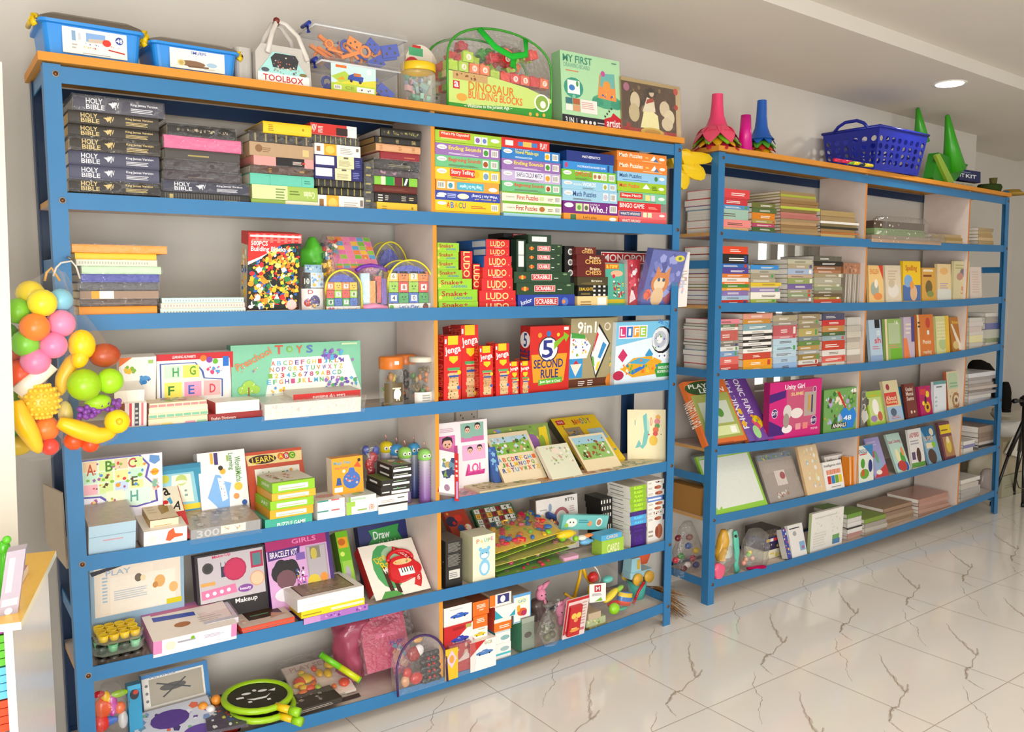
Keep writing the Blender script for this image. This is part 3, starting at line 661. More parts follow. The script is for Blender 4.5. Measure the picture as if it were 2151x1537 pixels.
stack(1, 1, P3, .02, .24, [
 (314, 1190, 1290, 'navy mathematics game box', '283c88', 't .32 .42 .7 .66 f0f0f8 MATHEMATICS', {'side': '1c4c90', 'dl': 'c .6 .5 .2 4ca0c8;c .3 .5 .12 4ca0c8'}),
 (336, 1183, 1288, 'sky blue multiplication board game box', '3c94d8', 't .28 .35 .84 .6 f0f4fc MULTIPLICATION BOARD GAME;r .88 .1 .92 .9 244c88;e .06 .5 .03 .35 c84878'),
 (353, 1180, 1294, 'green opposites puzzle box', '7cc044', pz('OPPOSITES', 'd84a34', .24, .54, ic='d8c8b0', extra='r .56 .2 .72 .85 f0e8d8;c .6 .5 .2 b88050;c .68 .5 .2 a87048;t .24 .8 .5 .93 f4f4e0 Fun with;')),
 (376, 1181, 1296, 'pale blue word-building puzzle box', '9ccce4', pz('WORDS', 'f8f8f4', .36, .6, ic='b0b048', extra='t .2 .45 .35 .7 e8f0f0 BUILDING;')),
 (395, 1182, 1297, 'pale blue maths puzzle box', 'a4cce4', pz('Math Puzzles', '48689c', .18, .6, ic='c8c0d0')),
 (420, 1183, 1298, 'purple guess-who style box reading Who', '7c2c84', "e .1 .66 .08 .2 f6f2ec;r .22 .2 .34 .85 c8e0a0;r .36 .2 .46 .85 e8d8c0;c .28 .5 .2 70a050;c .41 .5 .2 587050;t .48 .15 .8 .7 f8f4f8 Who..?;t .48 .74 .66 .9 f0e0f0 Let's find out;b .84 .2 .98 .82"),
 (446, 1184, 1298, 'orange puzzle box half hidden by the beam', 'ec9c3c', "r .12 .3 .22 .9 4c7c50;t .35 .5 .6 .8 8a5a20 Let's play;e .9 .6 .07 .2 f6f2ec"),
], 'bx', cat='puzzle box', name='puzzle_box')
P4 = 'in the puzzle box stack nearest the middle posts'
MP = 't .04 .42 .5 .82 fff4e4 Math Puzzles;r .56 .5 .62 .62 f0d070;p f4f0ec .66 .3 .74 .85 .8 .3;p 6c78a0 .72 .2 .78 .6 .84 .2;e .9 .55 .06 .16 f8f0e8;l .5 .15 .95 .28 1 f0d8b0'
stack(1, 1, P4, .02, .24, [
 (315, 1296, 1400, 'orange maths puzzle box', 'e88c3c', MP),
 (336, 1297, 1401, 'orange maths puzzle box', 'e88c3c', MP),
 (358, 1297, 1400, 'pale blue maths puzzle box', '98c8e8', 't .04 .42 .48 .82 3c6090 Math Puzzles;c .78 .5 .25 4c8c50;e .9 .55 .06 .16 f8f0e8;l .1 .15 .7 .28 1 5c80a8'),
 (379, 1297, 1399, 'lime green maths puzzle box', 'a4c82c', 't .04 .42 .44 .82 e86048 Math Puzzles;p f4f4f0 .5 .4 .58 .9 .66 .4;l .7 .3 .82 .8 3 607020;e .9 .5 .06 .16 f8f0e8'),
 (400, 1298, 1399, 'mint green shape-matching puzzle box', '84c8a4', 'r .04 .35 .5 .88 d83c34;t .07 .45 .47 .78 fff4e8 Shape Match;r .56 .25 .66 .8 f0dc90;r .68 .25 .76 .8 e0d8e8;e .9 .5 .07 .16 f8f0e8;l .1 .12 .9 .25 1 4c9070'),
 (422, 1299, 1388, 'red bingo game box', 'd83438', 't .03 .3 .6 .85 fff0ec BINGO GAME;l .7 .3 .92 .6 3 f0b0a0'),
 (440, 1299, 1400, 'pink spot-the-mistake puzzle box', 'e8787c', "r .02 .3 .46 .9 44507c;t .04 .42 .44 .78 f4f0ec WHAT'S WRONG?;r .5 .25 .58 .85 f0e8c0;r .6 .25 .68 .85 d8e8c0;e .9 .55 .06 .16 f8f0e8"),
 (457, 1300, 1400, 'pink spot-the-mistake puzzle box', 'e86468', "t .06 .5 .44 .9 f4f0ec WHAT'S WRONG?"),
], 'bx', cat='puzzle box', name='puzzle_box')
# ================= near unit, second shelf =================
NB_ = 'in the wrapped notebook stack beside the corner post'
stack(1, 2, NB_, .015, .26, [
 (512, 151, 350, 'orange hardback notebook sticking out farthest', 'f0a040', '', {'b': .003, 'w': 1}),
 (530, 157, 328, 'yellow notebook', 'f0c440', '', {'b': .003}),
 (544, 160, 330, 'cream spiral notebook in loose film', 'd8d8c4', 'g 50 1 .03 .3 .9 .7 b0b4a8,d8d8c4', {'w': 1}),
 (558, 171, 338, 'mint green notebook', 'c4e0bc', '', {'b': .003, 'w': 1}),
 (575, 170, 334, 'royal blue notebook', '4c50a4', '', {'b': .003, 'w': 1}),
 (593, 166, 332, 'dark grey notebook', '5c5a5c', '', {'b': .003, 'w': 1}),
 (611, 168, 333, 'tan notebook with yellow band', 'a08874', 'r .14 0 .24 1 e0a83c;r .24 0 .42 1 f2eee0', {}),
 (628, 168, 330, 'dark brown notebook', '5c483c', 'l .1 .3 .9 .6 1 74604c', {'b': .003, 'w': 1}),
 (644, 166, 330, 'orange hardback notebook', 'f09c38', '', {'b': .003}),
], name='notebook', cat='notebook')
stack(1, 2, 'in the low stack of spiral notebooks', .015, .24, [
 (626, 340, 512, 'mint spiral notebook in film', 'c8e4dc', 'g 56 1 .02 .3 .98 .7 eef4f0,9cb8b0', {'w': 1}),
 (637, 338, 514, 'blush spiral notebook in film', 'e8d0c0', 'g 56 1 .02 .3 .98 .7 f4ece8,c0a898', {'w': 1}),
 (648, 337, 516, 'pale green spiral notebook in film', 'd4e4dc', 'g 56 1 .02 .3 .98 .7 f4f4f0,a8b8b4', {}),
], name='notebook', cat='notebook')
# box of building blocks
BR = 'f4d040,f4d040,ee7c2c,3c8c4c,2c6cb8,d83030,f0ece4,f0c030,1c4c30,222222,f4a030,f6e08c'
stand(1, 2, 'building_block_box', 'tall red polka-dot box of small building blocks, open shelf centre', 'toy box', (518, 652), (628, 652), (521, 488), .03, .07, 'f0ece0',
 'r 0 0 1 1 2a2420;s 330 5 0 0 1 .74 .042 %s;s 80 6 .3 .6 1 .86 .036 %s;p d8302c 0 .62 .2 .68 .62 .86 1 .9 1 1 0 1;p f4f0ea 0 .59 .2 .66 .4 .76 .2 .69 0 .63;g 14 5 .06 .88 1 .99 d8302c,e88078;r .03 .95 .98 .975 f4e8e0;t .05 .84 .36 .9 fff4f0 500PCS;t .05 .75 .7 .83 fff4f0 Building Blocks;c .84 .07 .07 f0c8c0' % (BR, BR),
 side='c8302c', top='d8302c', dl='r 0 .1 1 .85 c8bca8;s 30 4 0 .1 1 .8 .05 %s' % BR)
def clearbag(name, label, cat, seed, pts, Yc, ry, tcol=None, inner=None, m='film_heavy', **k):
    o = blobbag(name, label, cat, pts, Yc, ry, m, seed=seed, zb=None, **k); return o
# block packs with arched tops: arched clear backpack holding stacked number blocks
def blockpack(u, r, BLx, BRx, yb, yt, Y, t, label, cols, txt, seed, back=False):
    z0 = rb(u, r, BLx)+.001; x0 = XatPx(BLx, Y, z0+.05); x1 = XatPx(BRx, Y, z0+.05); w = x1-x0; h = ZatPx(yt, (x0+x1)/2, Y)-z0
    root = empty('block_backpack', Matrix.Translation((x0, Y, z0)), label, 'toy pack')
    def arch(n=16, e=0, hh=0):
        s = h*.55; P = [(e, 0)]
        for i in range(n+1):
            a = math.pi*(1-i/n); P.append((w/2+(w/2-e)*math.cos(a), s+(h-s-e+hh)*math.sin(a)))
        P.append((w-e, 0)); return P
    P = arch(); g = G(); vs = [(x, 0, z) for x, z in P]+[(x, t, z) for x, z in P]; n = len(P)
    g.add(vs, [(i, i+1, n+i+1, n+i) for i in range(n-1)], 'f0f4f4', 'film_heavy', True)
    g.add(vs, [tuple(range(n)), tuple(range(2*n-1, n-1, -1))], 'f0f4f4', 'film_heavy')
    q = g.obj('clear_pouch', parent=root)
    g = G(); g.tube([(x, 0, z) for x, z in P], .0035, 'e4d83c', 'plastic', 6, closed=False); g.tube([(x, t, z) for x, z in P], .0035, 'e4d83c', 'plastic', 6)
    g.obj('piping', parent=root)
    bw = (w-.02)/4; bh = bw*.95; k = 0; y0, y1 = .012, min(t-.01, .012+bw)
    for c in range(4):
        for lv in range(3):
            g = G(); cc = cols[(c*3+lv+seed) % len(cols)]; xa = .01+c*bw; za = h*.17+lv*bh
            if za+bh > h*.8: continue
            g.rbox(xa, y0, za, xa+bw*.96, y1, za+bh*.93, .003, cc); 
            if (c+lv) % 2 == 0: g.deco('r .2 .2 .8 .8 f4f0e8;t .35 .3 .65 .72 %s %d' % (shade(cc, .7), (c*3+lv+seed) % 10), (xa, y0, za), (1, 0, 0), (0, 0, 1), bw*.96, bh*.93)
            else: g.deco('c .35 .6 .08 333;c .65 .6 .08 333;r .35 .3 .65 .36 333', (xa, y0, za), (1, 0, 0), (0, 0, 1), bw*.96, bh*.93)
            for sx in (.28, .7): g.lathe([(bw*.13, 0), (bw*.13, bh*.1), (.0001, bh*.1)], cc, 'plastic', 10, Matrix.Translation((xa+bw*sx, (y0+y1)/2, za+bh*.93)))
            g.obj('number_block', parent=root)
    zr = h*.17+3*bh; g = G(); zr = min(zr, h*.74); hr = h*.9-zr
    pr = [(.02, zr)]+[(.02+(w-.04)*i/10, zr+hr*math.sin(math.pi*i/10)**.6) for i in range(1, 10)]+[(w-.02, zr)]
    vs = [(x, y0, z) for x, z in pr]+[(x, y1, z) for x, z in pr]; n = len(pr)
    g.add(vs, [(i, (i+1) % n, n+(i+1) % n, n+i) for i in range(n)], '4450b8', 'plastic'); g.add(vs, [tuple(range(n-1, -1, -1)), tuple(range(n, 2*n))], '4450b8', 'plastic')
    g.obj('roof_block', parent=root)
    g = G(); g.box(.004, .004, .002, w-.004, .006, h*.16, 'f6f2ea'); g.deco(txt, (.004, .004, .002), (1, 0, 0), (0, 0, 1), w-.008, h*.16); g.obj('card_insert', parent=root)
    return root
BC = ['f0c828', '3ca84c', 'e84030', 'f08828', '3c70c8', '9cd030']
blockpack(1, 2, 684, 760, 649, 567, .03, .07, 'small arched clear pack of number blocks beside the lettered pouch', BC, 's 10 4 0 .2 .3 .8 .3 f0a030,c84090;t .3 .3 .9 .6 d07848 BLOCKS', 1)
blockpack(1, 2, 786, 858, 560, 508, .2, .07, 'arched clear block pack at the back near the divider', ['f0c828', '7cc048', 'f4ece0', '3c70c8'], 't .2 .3 .8 .7 c84040 PLAY', 2)
blockpack(1, 2, 815, 909, 646, 546, .03, .08, 'arched clear block pack in front of the white divider', BC, "c .07 .5 .3 7cc048;t .25 .3 .7 .8 3c70c8 Let's Play;c .86 .55 .4 6c3820;c .86 .3 .3 c84848", 4)
# number and letter card pouch
z0 = rb(1, 2, 655); o = clearbag('card_pouch', 'clear pouch of number and letter cards right of the red block box', 'toy pack', 5, [(653, 634, 680), (640, 632, 682), (600, 634, 681), (575, 636, 679), (556, 640, 674)], .06, .025)
g = G(); Yp = .058
for (xa, ya, xb_, yb, c, d) in ((634, 652, 678, 606, 'f4f0ea', 't .3 .75 .55 .95 c83838 D;e .3 .35 .2 .18 c84030;e .62 .4 .24 .3 40307c;t .65 .05 .8 .3 f0e8e0 F;s 10 3 .1 .05 .9 .6 .07 f0c030,70388c'), (637, 606, 652, 575, '283c30', 't .15 .3 .85 .7 f0f4e8 10'), (653, 604, 679, 572, 'cce0f0', 's 14 5 0 0 1 1 .12 f0c040,6ca0d0,f4f4f0'), (640, 572, 676, 556, '9cc4dc', 's 8 5 0 0 1 1 .2 3c80b8,f4f0e0')):
    a = onY(xa, ya, Yp); b_ = onY(xb_, yb, Yp); g.box(a.x, Yp, a.z, b_.x, Yp+.004, b_.z, c); g.deco(d, (a.x, Yp, a.z), (1, 0, 0), (0, 0, 1), b_.x-a.x, b_.z-a.z)
g.obj('cards').parent = o
# green bag and small bag of loose bricks
blobbag('plastic_bag', 'green plastic bag bunched behind the letter card pouch', 'bag', [(560, 636, 676), (548, 631, 680), (525, 632, 678), (510, 642, 668), (498, 650, 662)], .14, .04, 'plastic', '58b838', 3, .02)
o = blobbag('block_bag', 'clear bag of tiny mixed bricks beside the foam mats', 'bag', [(580, 676, 708), (560, 672, 712), (530, 668, 708), (505, 672, 700), (492, 678, 692)], .12, .04, seed=8)
for k in range(46):
    rg = random.Random(k+5); px = rg.uniform(678, 704); py = rg.uniform(506, 580); q = onY(px, py, .12+rg.uniform(-.025, .01)); g = G()
    cc = rg.choice(['f0c030', 'f0c030', 'f4a830', 'f0d070']) if py > 545 else rg.choice(['2c3850', 'c84038', '3c6c9c', 'e8e0d0', '3c7c4c'])
    MM = Matrix.Translation(q) @ Matrix.Rotation(rg.uniform(0, 3), 4, 'Y') @ Matrix.Rotation(rg.uniform(0, 3), 4, 'Z'); g.box(-.009, -.006, -.005, .009, .006, .005, cc, 'plastic', MM)
    b_ = g.obj('toy_brick'); b_.parent = o
# foam puzzle mats
FM = 'f08cb0,7cc83c,f09040,5cb0d8,f4c840,e87cb4,9cd048'
M, w, h, hid = frame(1, 2, (706, 560), (796, 553), (686, 496), .085, zb=onY(706, 560, .085).z-.03, thick=.045)
g = G(); g.box(0, 0, 0, w, .045, h, 'e8a0c0', 'foam'); g.deco('g 6 6 0 .14 1 1 %s;g 6 2 0 0 1 .13 f08c38,84c83c,f4a040,6cb0d0;s 30 4 0 .1 1 1 .03 f4e070,e05c9c,f8b060' % FM, (0, 0, 0), (1, 0, 0), (0, 0, 1), w, h, 'foam')
fm = g.obj('foam_mat_pack', M=M, label='leaning pack of colourful foam puzzle mats behind the arched packs', cat='foam mat'); wrapper(fm, w, h, .045, .004, 4)
# purple and pink zip bag of toys
o = blobbag('zip_bag', 'clear zip bag with purple trim and pink bottom between two arched packs', 'toy pack', [(651, 762, 814), (640, 757, 817), (600, 755, 814), (575, 752, 814), (562, 757, 812), (556, 770, 800)], .05, .03, seed=6)
g = G(); a = [onY(px, py, .03) for px, py in ((748, 568), (760, 560), (778, 557), (796, 560), (812, 568))]; g.tube(a, .008, '7834a8', 'plastic', 6); g.obj('zip_trim').parent = o
g = G(); a = [onY(px, py, .03) for px, py in ((762, 648), (785, 644), (812, 648))]; g.tube(a, .013, 'ee9cc0', 'plastic', 8); g.obj('pink_base').parent = o
for k, (xa, ya, xb_, yb, c) in enumerate(((757, 640, 775, 574, 'c8e4ec'), (776, 640, 790, 590, 'e8a048'), (788, 636, 800, 580, 'd05848'), (800, 640, 811, 585, '8c70c8'))):
    a = onY(xa, ya, .055); b_ = onY(xb_, yb, .055); g = G(); g.box(a.x, .05, a.z, b_.x, .07, b_.z, c, 'gloss'); g.obj('toy_piece').parent = o
# ---- games in the right bay
SN = 'p f4f0ec .04 .9 .9 .9 .9 .4 .04 .4;t .1 .42 .72 .88 c82c2c Snake;l .45 .2 .85 .38 1 5c88b8;c .06 .3 .14 f0c860'
SN = 't .08 .45 .74 .88 b42430 Snake+;T 0 .4 .18 .86 .4 4c80b8 LADDERS;c .05 .35 .16 f0d060'
stack(1, 2, 'in the column of green games beside the divider', .02, .23, [
 (509, 919, 964, 'lime snakes-and-ladders box', '9ccc34', SN), (528, 919, 963, 'lime snakes-and-ladders box', '9ccc34', SN), (547, 919, 963, 'lime snakes-and-ladders box', '9ccc34', SN),
 (566, 919, 971, 'lime snakes-and-ladders box', '94c430', SN), (585, 920, 991, 'longer lime snakes-and-ladders box', '9cd034', SN, {'dy': -.0}), (608, 921, 1003, 'longer lime snakes-and-ladders box', '98cc34', SN), (634, 922, 1004, 'longer lime snakes-and-ladders box', '98c834', SN)],
 'bx', name='game_box')
LU = 't .18 .2 .8 .82 f4d890 LUDO;t .34 .06 .66 .18 f8e8e0 standard;c .9 .25 .06 f0c0a0'
stack(1, 2, 'in the column of red board games', .025, .23, [
 (502, 1021, 1070, 'red box of a counter race game', 'd42c30', LU, {'side': '2c6cb4', 'dl': 'r .55 .15 .98 .85 c8ccd0'}), (520, 1021, 1070, 'red box of a counter race game', 'd42c30', LU, {'side': '2c6cb4', 'dl': 'r .6 .15 .98 .85 c8ccd0'}),
 (537, 1017, 1074, 'red box of a counter race game', 'd42c30', LU, {'side': '2c70b8'}), (561, 1014, 1076, 'red box of a counter race game', 'd42c30', LU), (584, 1012, 1077, 'red box of a counter race game', 'd42c30', LU),
 (610, 1007, 1083, 'wide red box of counter race game', 'd42c30', LU), (634, 1007, 1084, 'wide red box of counter race game', 'd42c30', LU)], 'bx')
VL = 'T 270 .05 .2 .95 .4 f4d890 LUDO;T 270 -.2 .35 1.2 .6 f4d890 LUDO'
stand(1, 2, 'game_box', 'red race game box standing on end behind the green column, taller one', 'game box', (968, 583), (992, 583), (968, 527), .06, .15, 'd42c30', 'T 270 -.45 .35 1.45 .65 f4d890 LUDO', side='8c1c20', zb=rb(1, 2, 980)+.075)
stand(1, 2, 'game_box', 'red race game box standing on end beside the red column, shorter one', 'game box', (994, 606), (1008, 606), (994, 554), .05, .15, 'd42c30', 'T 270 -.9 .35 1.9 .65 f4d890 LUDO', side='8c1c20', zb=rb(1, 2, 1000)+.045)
SC = 'r .3 .25 .66 .8 e8e0d8;r .31 .29 .65 .76 d42c30;t .33 .36 .63 .7 fff4f0 SCRABBLE;c .14 .5 .2 e8b040;c .1 .5 .14 d86030;c .18 .5 .14 d86030;l .7 .4 .8 .55 1 e8e8e0;e .9 .8 .04 .08 88a078'
stack(1, 2, 'in the column of dark green word games', .03, .23, [
 (492, 1110, 1158, 'green word game box with white label', '2c4430', 'r .15 .25 .8 .8 eeeee8;r .45 .3 .46 .75 888'),
 (511, 1106, 1181, 'dark green word game box', '2c4830', SC), (531, 1106, 1180, 'dark green word game box', '2c4830', SC), (549, 1106, 1180, 'dark green word game box', '2c4830', SC),
 (570, 1080, 1198, 'long dark green word game box', '2c4c30', SC), (594, 1085, 1206, 'long dark green word game box', '2c4c30', SC),
 (619, 1088, 1207, 'blue junior word game box', '3048a4', 'r .28 .25 .7 .8 e8e0d8;r .29 .29 .69 .76 d42c30;t .31 .36 .67 .7 fff4f0 SCRABBLE;T 15 .04 .3 .24 .7 e8ecf8 Junior;c .82 .5 .3 5c80d0;c .8 .5 .15 e89040', {'dl': ''})], 'bx', cat='word game box')
stand(1, 2, 'game_box', 'dark green word game box standing on end with white labels', 'word game box', (1085, 566), (1104, 566), (1085, 503), .045, .2, '2c4430', 'r .2 .5 .8 .95 eeeee8;r .2 .1 .8 .48 eeeee8', zb=rb(1, 2, 1090)+.085)
stand(1, 2, 'game_box', 'black word game box standing on end behind the green games', 'word game box', (1073, 605), (1083, 605), (1073, 503), .08, .2, '1f1f1e', 'c .5 .6 .08 8c8c88;c .5 .4 .08 4ca050', zb=rb(1, 2, 1078)+.0)
stand(1, 2, 'game_box', 'black word game box lying on top at the back of the column', 'word game box', (1058, 499), (1106, 501), (1058, 489), .14, .12, '242222', 'r .4 .1 .95 .9 c83030;t .45 .2 .9 .8 f4ece8 SCRABBLE', zb=onY(1070, 499, .14).z)
# chess, draughts
CH = 't .45 .62 .8 .88 f0d8a8 Brains;t .3 .18 .86 .58 f0c070 CHESS'
stand(1, 2, 'game_box', 'tall black chess box with round pictures standing on end', 'game box', (1186, 585), (1206, 590), (1186, 516), .05, .22, '1c1a1a', 'c .6 .82 .1 d8d8d4;c .6 .5 .1 d8d8d4;c .6 .18 .1 d8d8d4;c .6 .82 .06 777;c .6 .5 .06 777;c .6 .18 .06 777', zb=rb(1, 2, 1190)+.04)
stack(1, 2, 'in the column of chess and draughts boxes', .02, .2, [
 (518, 1209, 1252, 'small dark red chess box', '6c2420', CH), (534, 1211, 1271, 'dark red chess box', '6a201c', CH), (558, 1212, 1271, 'dark red chess box', '6a201c', CH),
 (581, 1213, 1277, 'olive draughts box', '50482c', 't .45 .4 .8 .65 e8e0c8 Brains;e .5 .2 .4 .15 6c6038'), (599, 1214, 1277, 'black draughts box with checkered corner', '242018', 'g 6 5 .5 0 1 1 f0ece4,1c1a18;t .04 .5 .5 .8 e8c040 DRAUGHTS;l .1 .15 .45 .35 2 a08c50'),
 (622, 1213, 1276, 'cream game box half hidden by the beam', 'e8cc94', 'r .66 .1 .95 .9 f0ece4;l .1 .3 .5 .7 2 a08050')], 'bx')
stand(1, 2, 'game_box', 'black and white property trading game box with red title banner', 'game box', (1252, 634), (1372, 637), (1252, 524), .18, .05, 'c8c4bc', 'r 0 0 1 1 3c3840;s 40 3 0 0 1 .7 .07 8c8890,d8d0c8,a83030;r .08 .74 1 .96 f4ece8;r .09 .755 .99 .945 c82c30;t .11 .78 .97 .92 fff8f4 MONOPOLY', top='2a2830')
stand(1, 2, 'game_box', 'turquoise four-in-a-row game box in front of the property game', 'game box', (1273, 637), (1316, 636), (1271, 553), .07, .05, '5cb4a0', 'r 0 0 1 .1 d8c030;s 60 7 .3 .12 .95 .6 .035 c83040,2c6c50,f0d040,e8f0e8;e .55 .75 .3 .08 e8b898;c .4 .68 .05 d83050;r .0 .86 .65 .99 e07830;t .05 .88 .6 .97 f8e050 a row', side='e0a060')
stand(1, 2, 'game_box', 'narrow red and white wrapped game box beside the cat puzzle', 'game box', (1319, 637), (1346, 636), (1318, 545), .05, .06, 'c42c3c', 'p f4e8e8 .1 0 .6 .1 .3 .4;s 20 5 0 0 1 1 .07 f0d8d8,e05060,8c1828;c .5 .7 .06 f4f0f0', side='d8d0d0', wrap=1)
stand(1, 2, 'puzzle_box', 'blue-purple jigsaw box showing a ginger kitten, tilted in wrap', 'puzzle box', (1345, 637), (1416, 640), (1373, 524), .03, .04, '6470b8', 's 30 6 0 0 1 1 .1 8088cc,5058a0,a0a8e0;p b05868 .6 .1 1 .45 1 .2 .75 0;e .42 .4 .26 .2 d88c50;p d88c50 .22 .5 .25 .72 .4 .56;p d88c50 .48 .56 .62 .72 .64 .5;e .4 .38 .16 .12 f0d8b8;c .36 .46 .035 3c5c78;c .5 .46 .035 3c5c78;e .42 .14 .18 .18 e8c8a0;e .82 .88 .14 .06 e8d848;e .82 .88 .05 .03 5c8c40;s 8 8 0 0 .25 .3 .1 e87858,d85848', wrap=1, free=True)
stand(1, 2, 'game_box', 'white box edge poking out behind the kitten jigsaw', 'game box', (1414, 634), (1443, 632), (1420, 530), .06, .035, 'f0e8e4', 'T 90 0 .3 .8 .7 c8b8b0 PLAY;s 10 4 .1 .1 .9 .5 .06 e8c0c0,c8c8e0', free=True)
# ================= near unit, third shelf =================
stand(1, 3, 'game_box', 'white fruit and block game box standing behind the white-lidded tub', 'game box', (250, 846), (327, 842), (250, 752), .12, .04, 'f2eee6', 'p e87838 0 1 .35 1 0 .8;s 9 5 .08 .55 .5 .85 .07 d84038,8cb840,e8c040,c86830;s 9 6 .5 .35 .95 .65 .07 3c88c8,5c9cd0,4c7cb0;r .78 .85 .92 .93 a8c878')
stand(1, 3, 'puzzle_box', 'red and white alphabet jigsaw box leaning on the back wall', 'puzzle box', (330, 842), (490, 832), (328, 745), .14, .04, 'f0ece8', 'r 0 .86 1 1 cc3038;p cc3038 .1 .9 .95 .9 .98 .1 1 .1 1 1 .1 1;p 5068b0 .04 .8 .5 .8 .6 .6 .62 .45 .86 .4 .86 0 .04 0;p e8e4dc .06 .78 .49 .78 .57 .6 .6 .43 .84 .38 .84 0 .06 0;g 2 1 .08 .45 .56 .76 cce8cc,d8e070;g 3 1 .08 .02 .84 .4 f4e870,f0a8c4,f4b8b8;t .2 .5 .28 .7 4ca060 H;t .42 .52 .5 .72 68a030 G;t .14 .1 .22 .3 488838 F;t .4 .1 .48 .3 486cc0 E;t .68 .1 .76 .3 d84858 D;c .6 .88 .07 f08030;c .68 .84 .07 9048a8;c .76 .8 .06 70b838;r .86 .68 .94 .9 3078c8;s 14 3 .62 .5 .9 .7 .04 e0c040,d85080,58a0d8;t .2 .9 .5 .96 f8e8e8 LEARNING ALPHABETS')
TOY = 'E84C3C'
sp = 'r 0 0 1 1 88c8a8;p eef4e8 .24 0 .3 .72 .9 .72 1 0;'
cl = ['d8504c', 'e88c3c', '8cb848', '5cb0d8', '7858b0', 'e8c040', '58b070', 'c8588c']
rg = random.Random(5); LT = 'ABCDEFGHIJKLMNOPQRSTUVWXYZ123456789'
k = 0
for j in range(4):
    for i in range(13):
        x = .29+.045*i+j*.012*(-1); y = .58-.12*j
        sp += 't %.3f %.3f %.3f %.3f %s %s;' % (x, y, x+.03, y+.09, cl[(i*3+j) % 8], LT[k % 35]); k += 1
sp += 't .32 .8 .38 .97 d85840 T;c .43 .885 .06 8cb848;c .43 .885 .035 88c8a8;t .48 .8 .53 .95 d87048 Y;t .56 .8 .61 .95 6078c0 S;T 25 .02 .66 .3 .8 e08858 Preschool;c .12 .2 .13 a4cc54;c .07 .15 .08 a4cc54;c .17 .15 .08 a4cc54;r .113 0 .123 .2 8c6838;s 9 9 .05 .08 .2 .3 .02 f4f4d8,c8dc70;s 10 4 .03 .45 .2 .6 .02 a878c0,e8a050,f0c8b0;r .84 .93 .97 .97 c8e0b8;c .93 .62 .03 a078b0;s 24 7 .66 .6 .86 .88 .05 7858b0,5cb0d8,9c70c0;s 30 8 .68 .05 .98 .3 .045 7858b0,58b070,5cb0d8,9c70c0;s 10 2 .26 .0 .4 .2 .03 d8504c,e8c040,5c9cd0'
stand(1, 3, 'toy_box', 'wide mint green preschool alphabet toy box leaning at the back', 'toy box', (488, 838), (759, 829), (484, 726), .13, .045, '88c8a8', sp, side='5c9480')
# tub with white lid and striped sides
def card_stack(u, r, name, label, cat, x0, x1, ys, Y, t, cols, group=None):
    pass
stand(1, 3, 'game_box', 'red striped pocket game box with a white top beside the net bags', 'game box', (262, 896), (308, 893), (262, 848), .02, .13, 'e8e0dc', 'r .2 0 .32 1 d85058;r .45 0 .65 1 58585c;r .75 0 .85 1 e08088;l .48 .1 .62 .9 4 c8c4c0', top='f4f0e8', side='c83c3c')
stand(1, 3, 'game_box', 'white lidded box lying on the striped pocket game box', 'game box', (240, 850), (303, 846), (240, 822), .025, .12, 'f2ece0', '', top='f6f2ea', side='a8a49c', zb=onY(262, 848, .02).z)
stack(1, 3, 'of wooden puzzles left of the red box', .015, .2, [
 (848, 314, 434, 'flat alphabet puzzle', 'e8d8b8', 'g 7 1 0 .1 1 .7 e89090,f0e0c0,5080c0,e8d050,6cc0a0,f0d8d0,a0c850', {'dt': 's 30 3 .1 .1 .9 .9 .07 7ca0d0,e8c850,d07878,90c080'}),
 (858, 313, 436, 'flat alphabet puzzle', 'ecdcc0', 'g 7 1 0 .1 1 .7 f0d8c8,4878b8,e8d048,f0e0d0,58b8a0,e8c050,d8d8c8', {}),
 (870, 312, 437, 'flat alphabet puzzle', 'e8d8b8', 'g 7 1 0 .1 1 .7 88c0a0,e08098,f0e0c8,e8d050,f0e8d8,80b848,e89070', {}),
 (881, 312, 436, 'flat alphabet puzzle', 'e8d8b8', 'g 5 1 0 .1 1 .6 e8c8a8,d8a0b0,e8d080,a0c8a8,f0e0c8', {}),
], 'bx', cat='wooden puzzle', name='wooden_puzzle')
stack(1, 3, 'of two boxes before the green toy box', .015, .2, [
 (846, 453, 545, 'red box with broad white front', 'f4f0e4', '', {'side': 'c84848', 'top': 'f0ece2'}),
 (871, 438, 552, 'dark red English dictionary', 'a03030', 't .05 .3 .5 .7 f0d8d0 English Dictionary', {}),
], 'bx', cat='game box')
# wrapped white pack with red lacing toy box on top
o, M, w, h = stand(1, 3, 'craft_pack', 'white craft pack in cloudy plastic under the red lacing box', 'craft pack', (556, 873), (758, 857), (556, 850), .0, .22, 'e8e0d8', 's 26 4 .02 .1 .98 .9 .2 d8ccc4,f4ece4', top='e0d8d0', wrap=2, zb=rb(1, 3, 600)+.004)
stand(1, 3, 'toy_box', 'red buttons-lacing toy box lying on the cloudy white pack', 'toy box', (616, 846), (757, 838), (616, 829), .03, .2, 'cc3834', 'T 180 .28 .25 .76 .75 f8f0ec Lace Up Buttons', side='e8dcd0', top='d8ccc0', zb=onY(616, 846, .03).z, wrap=0)
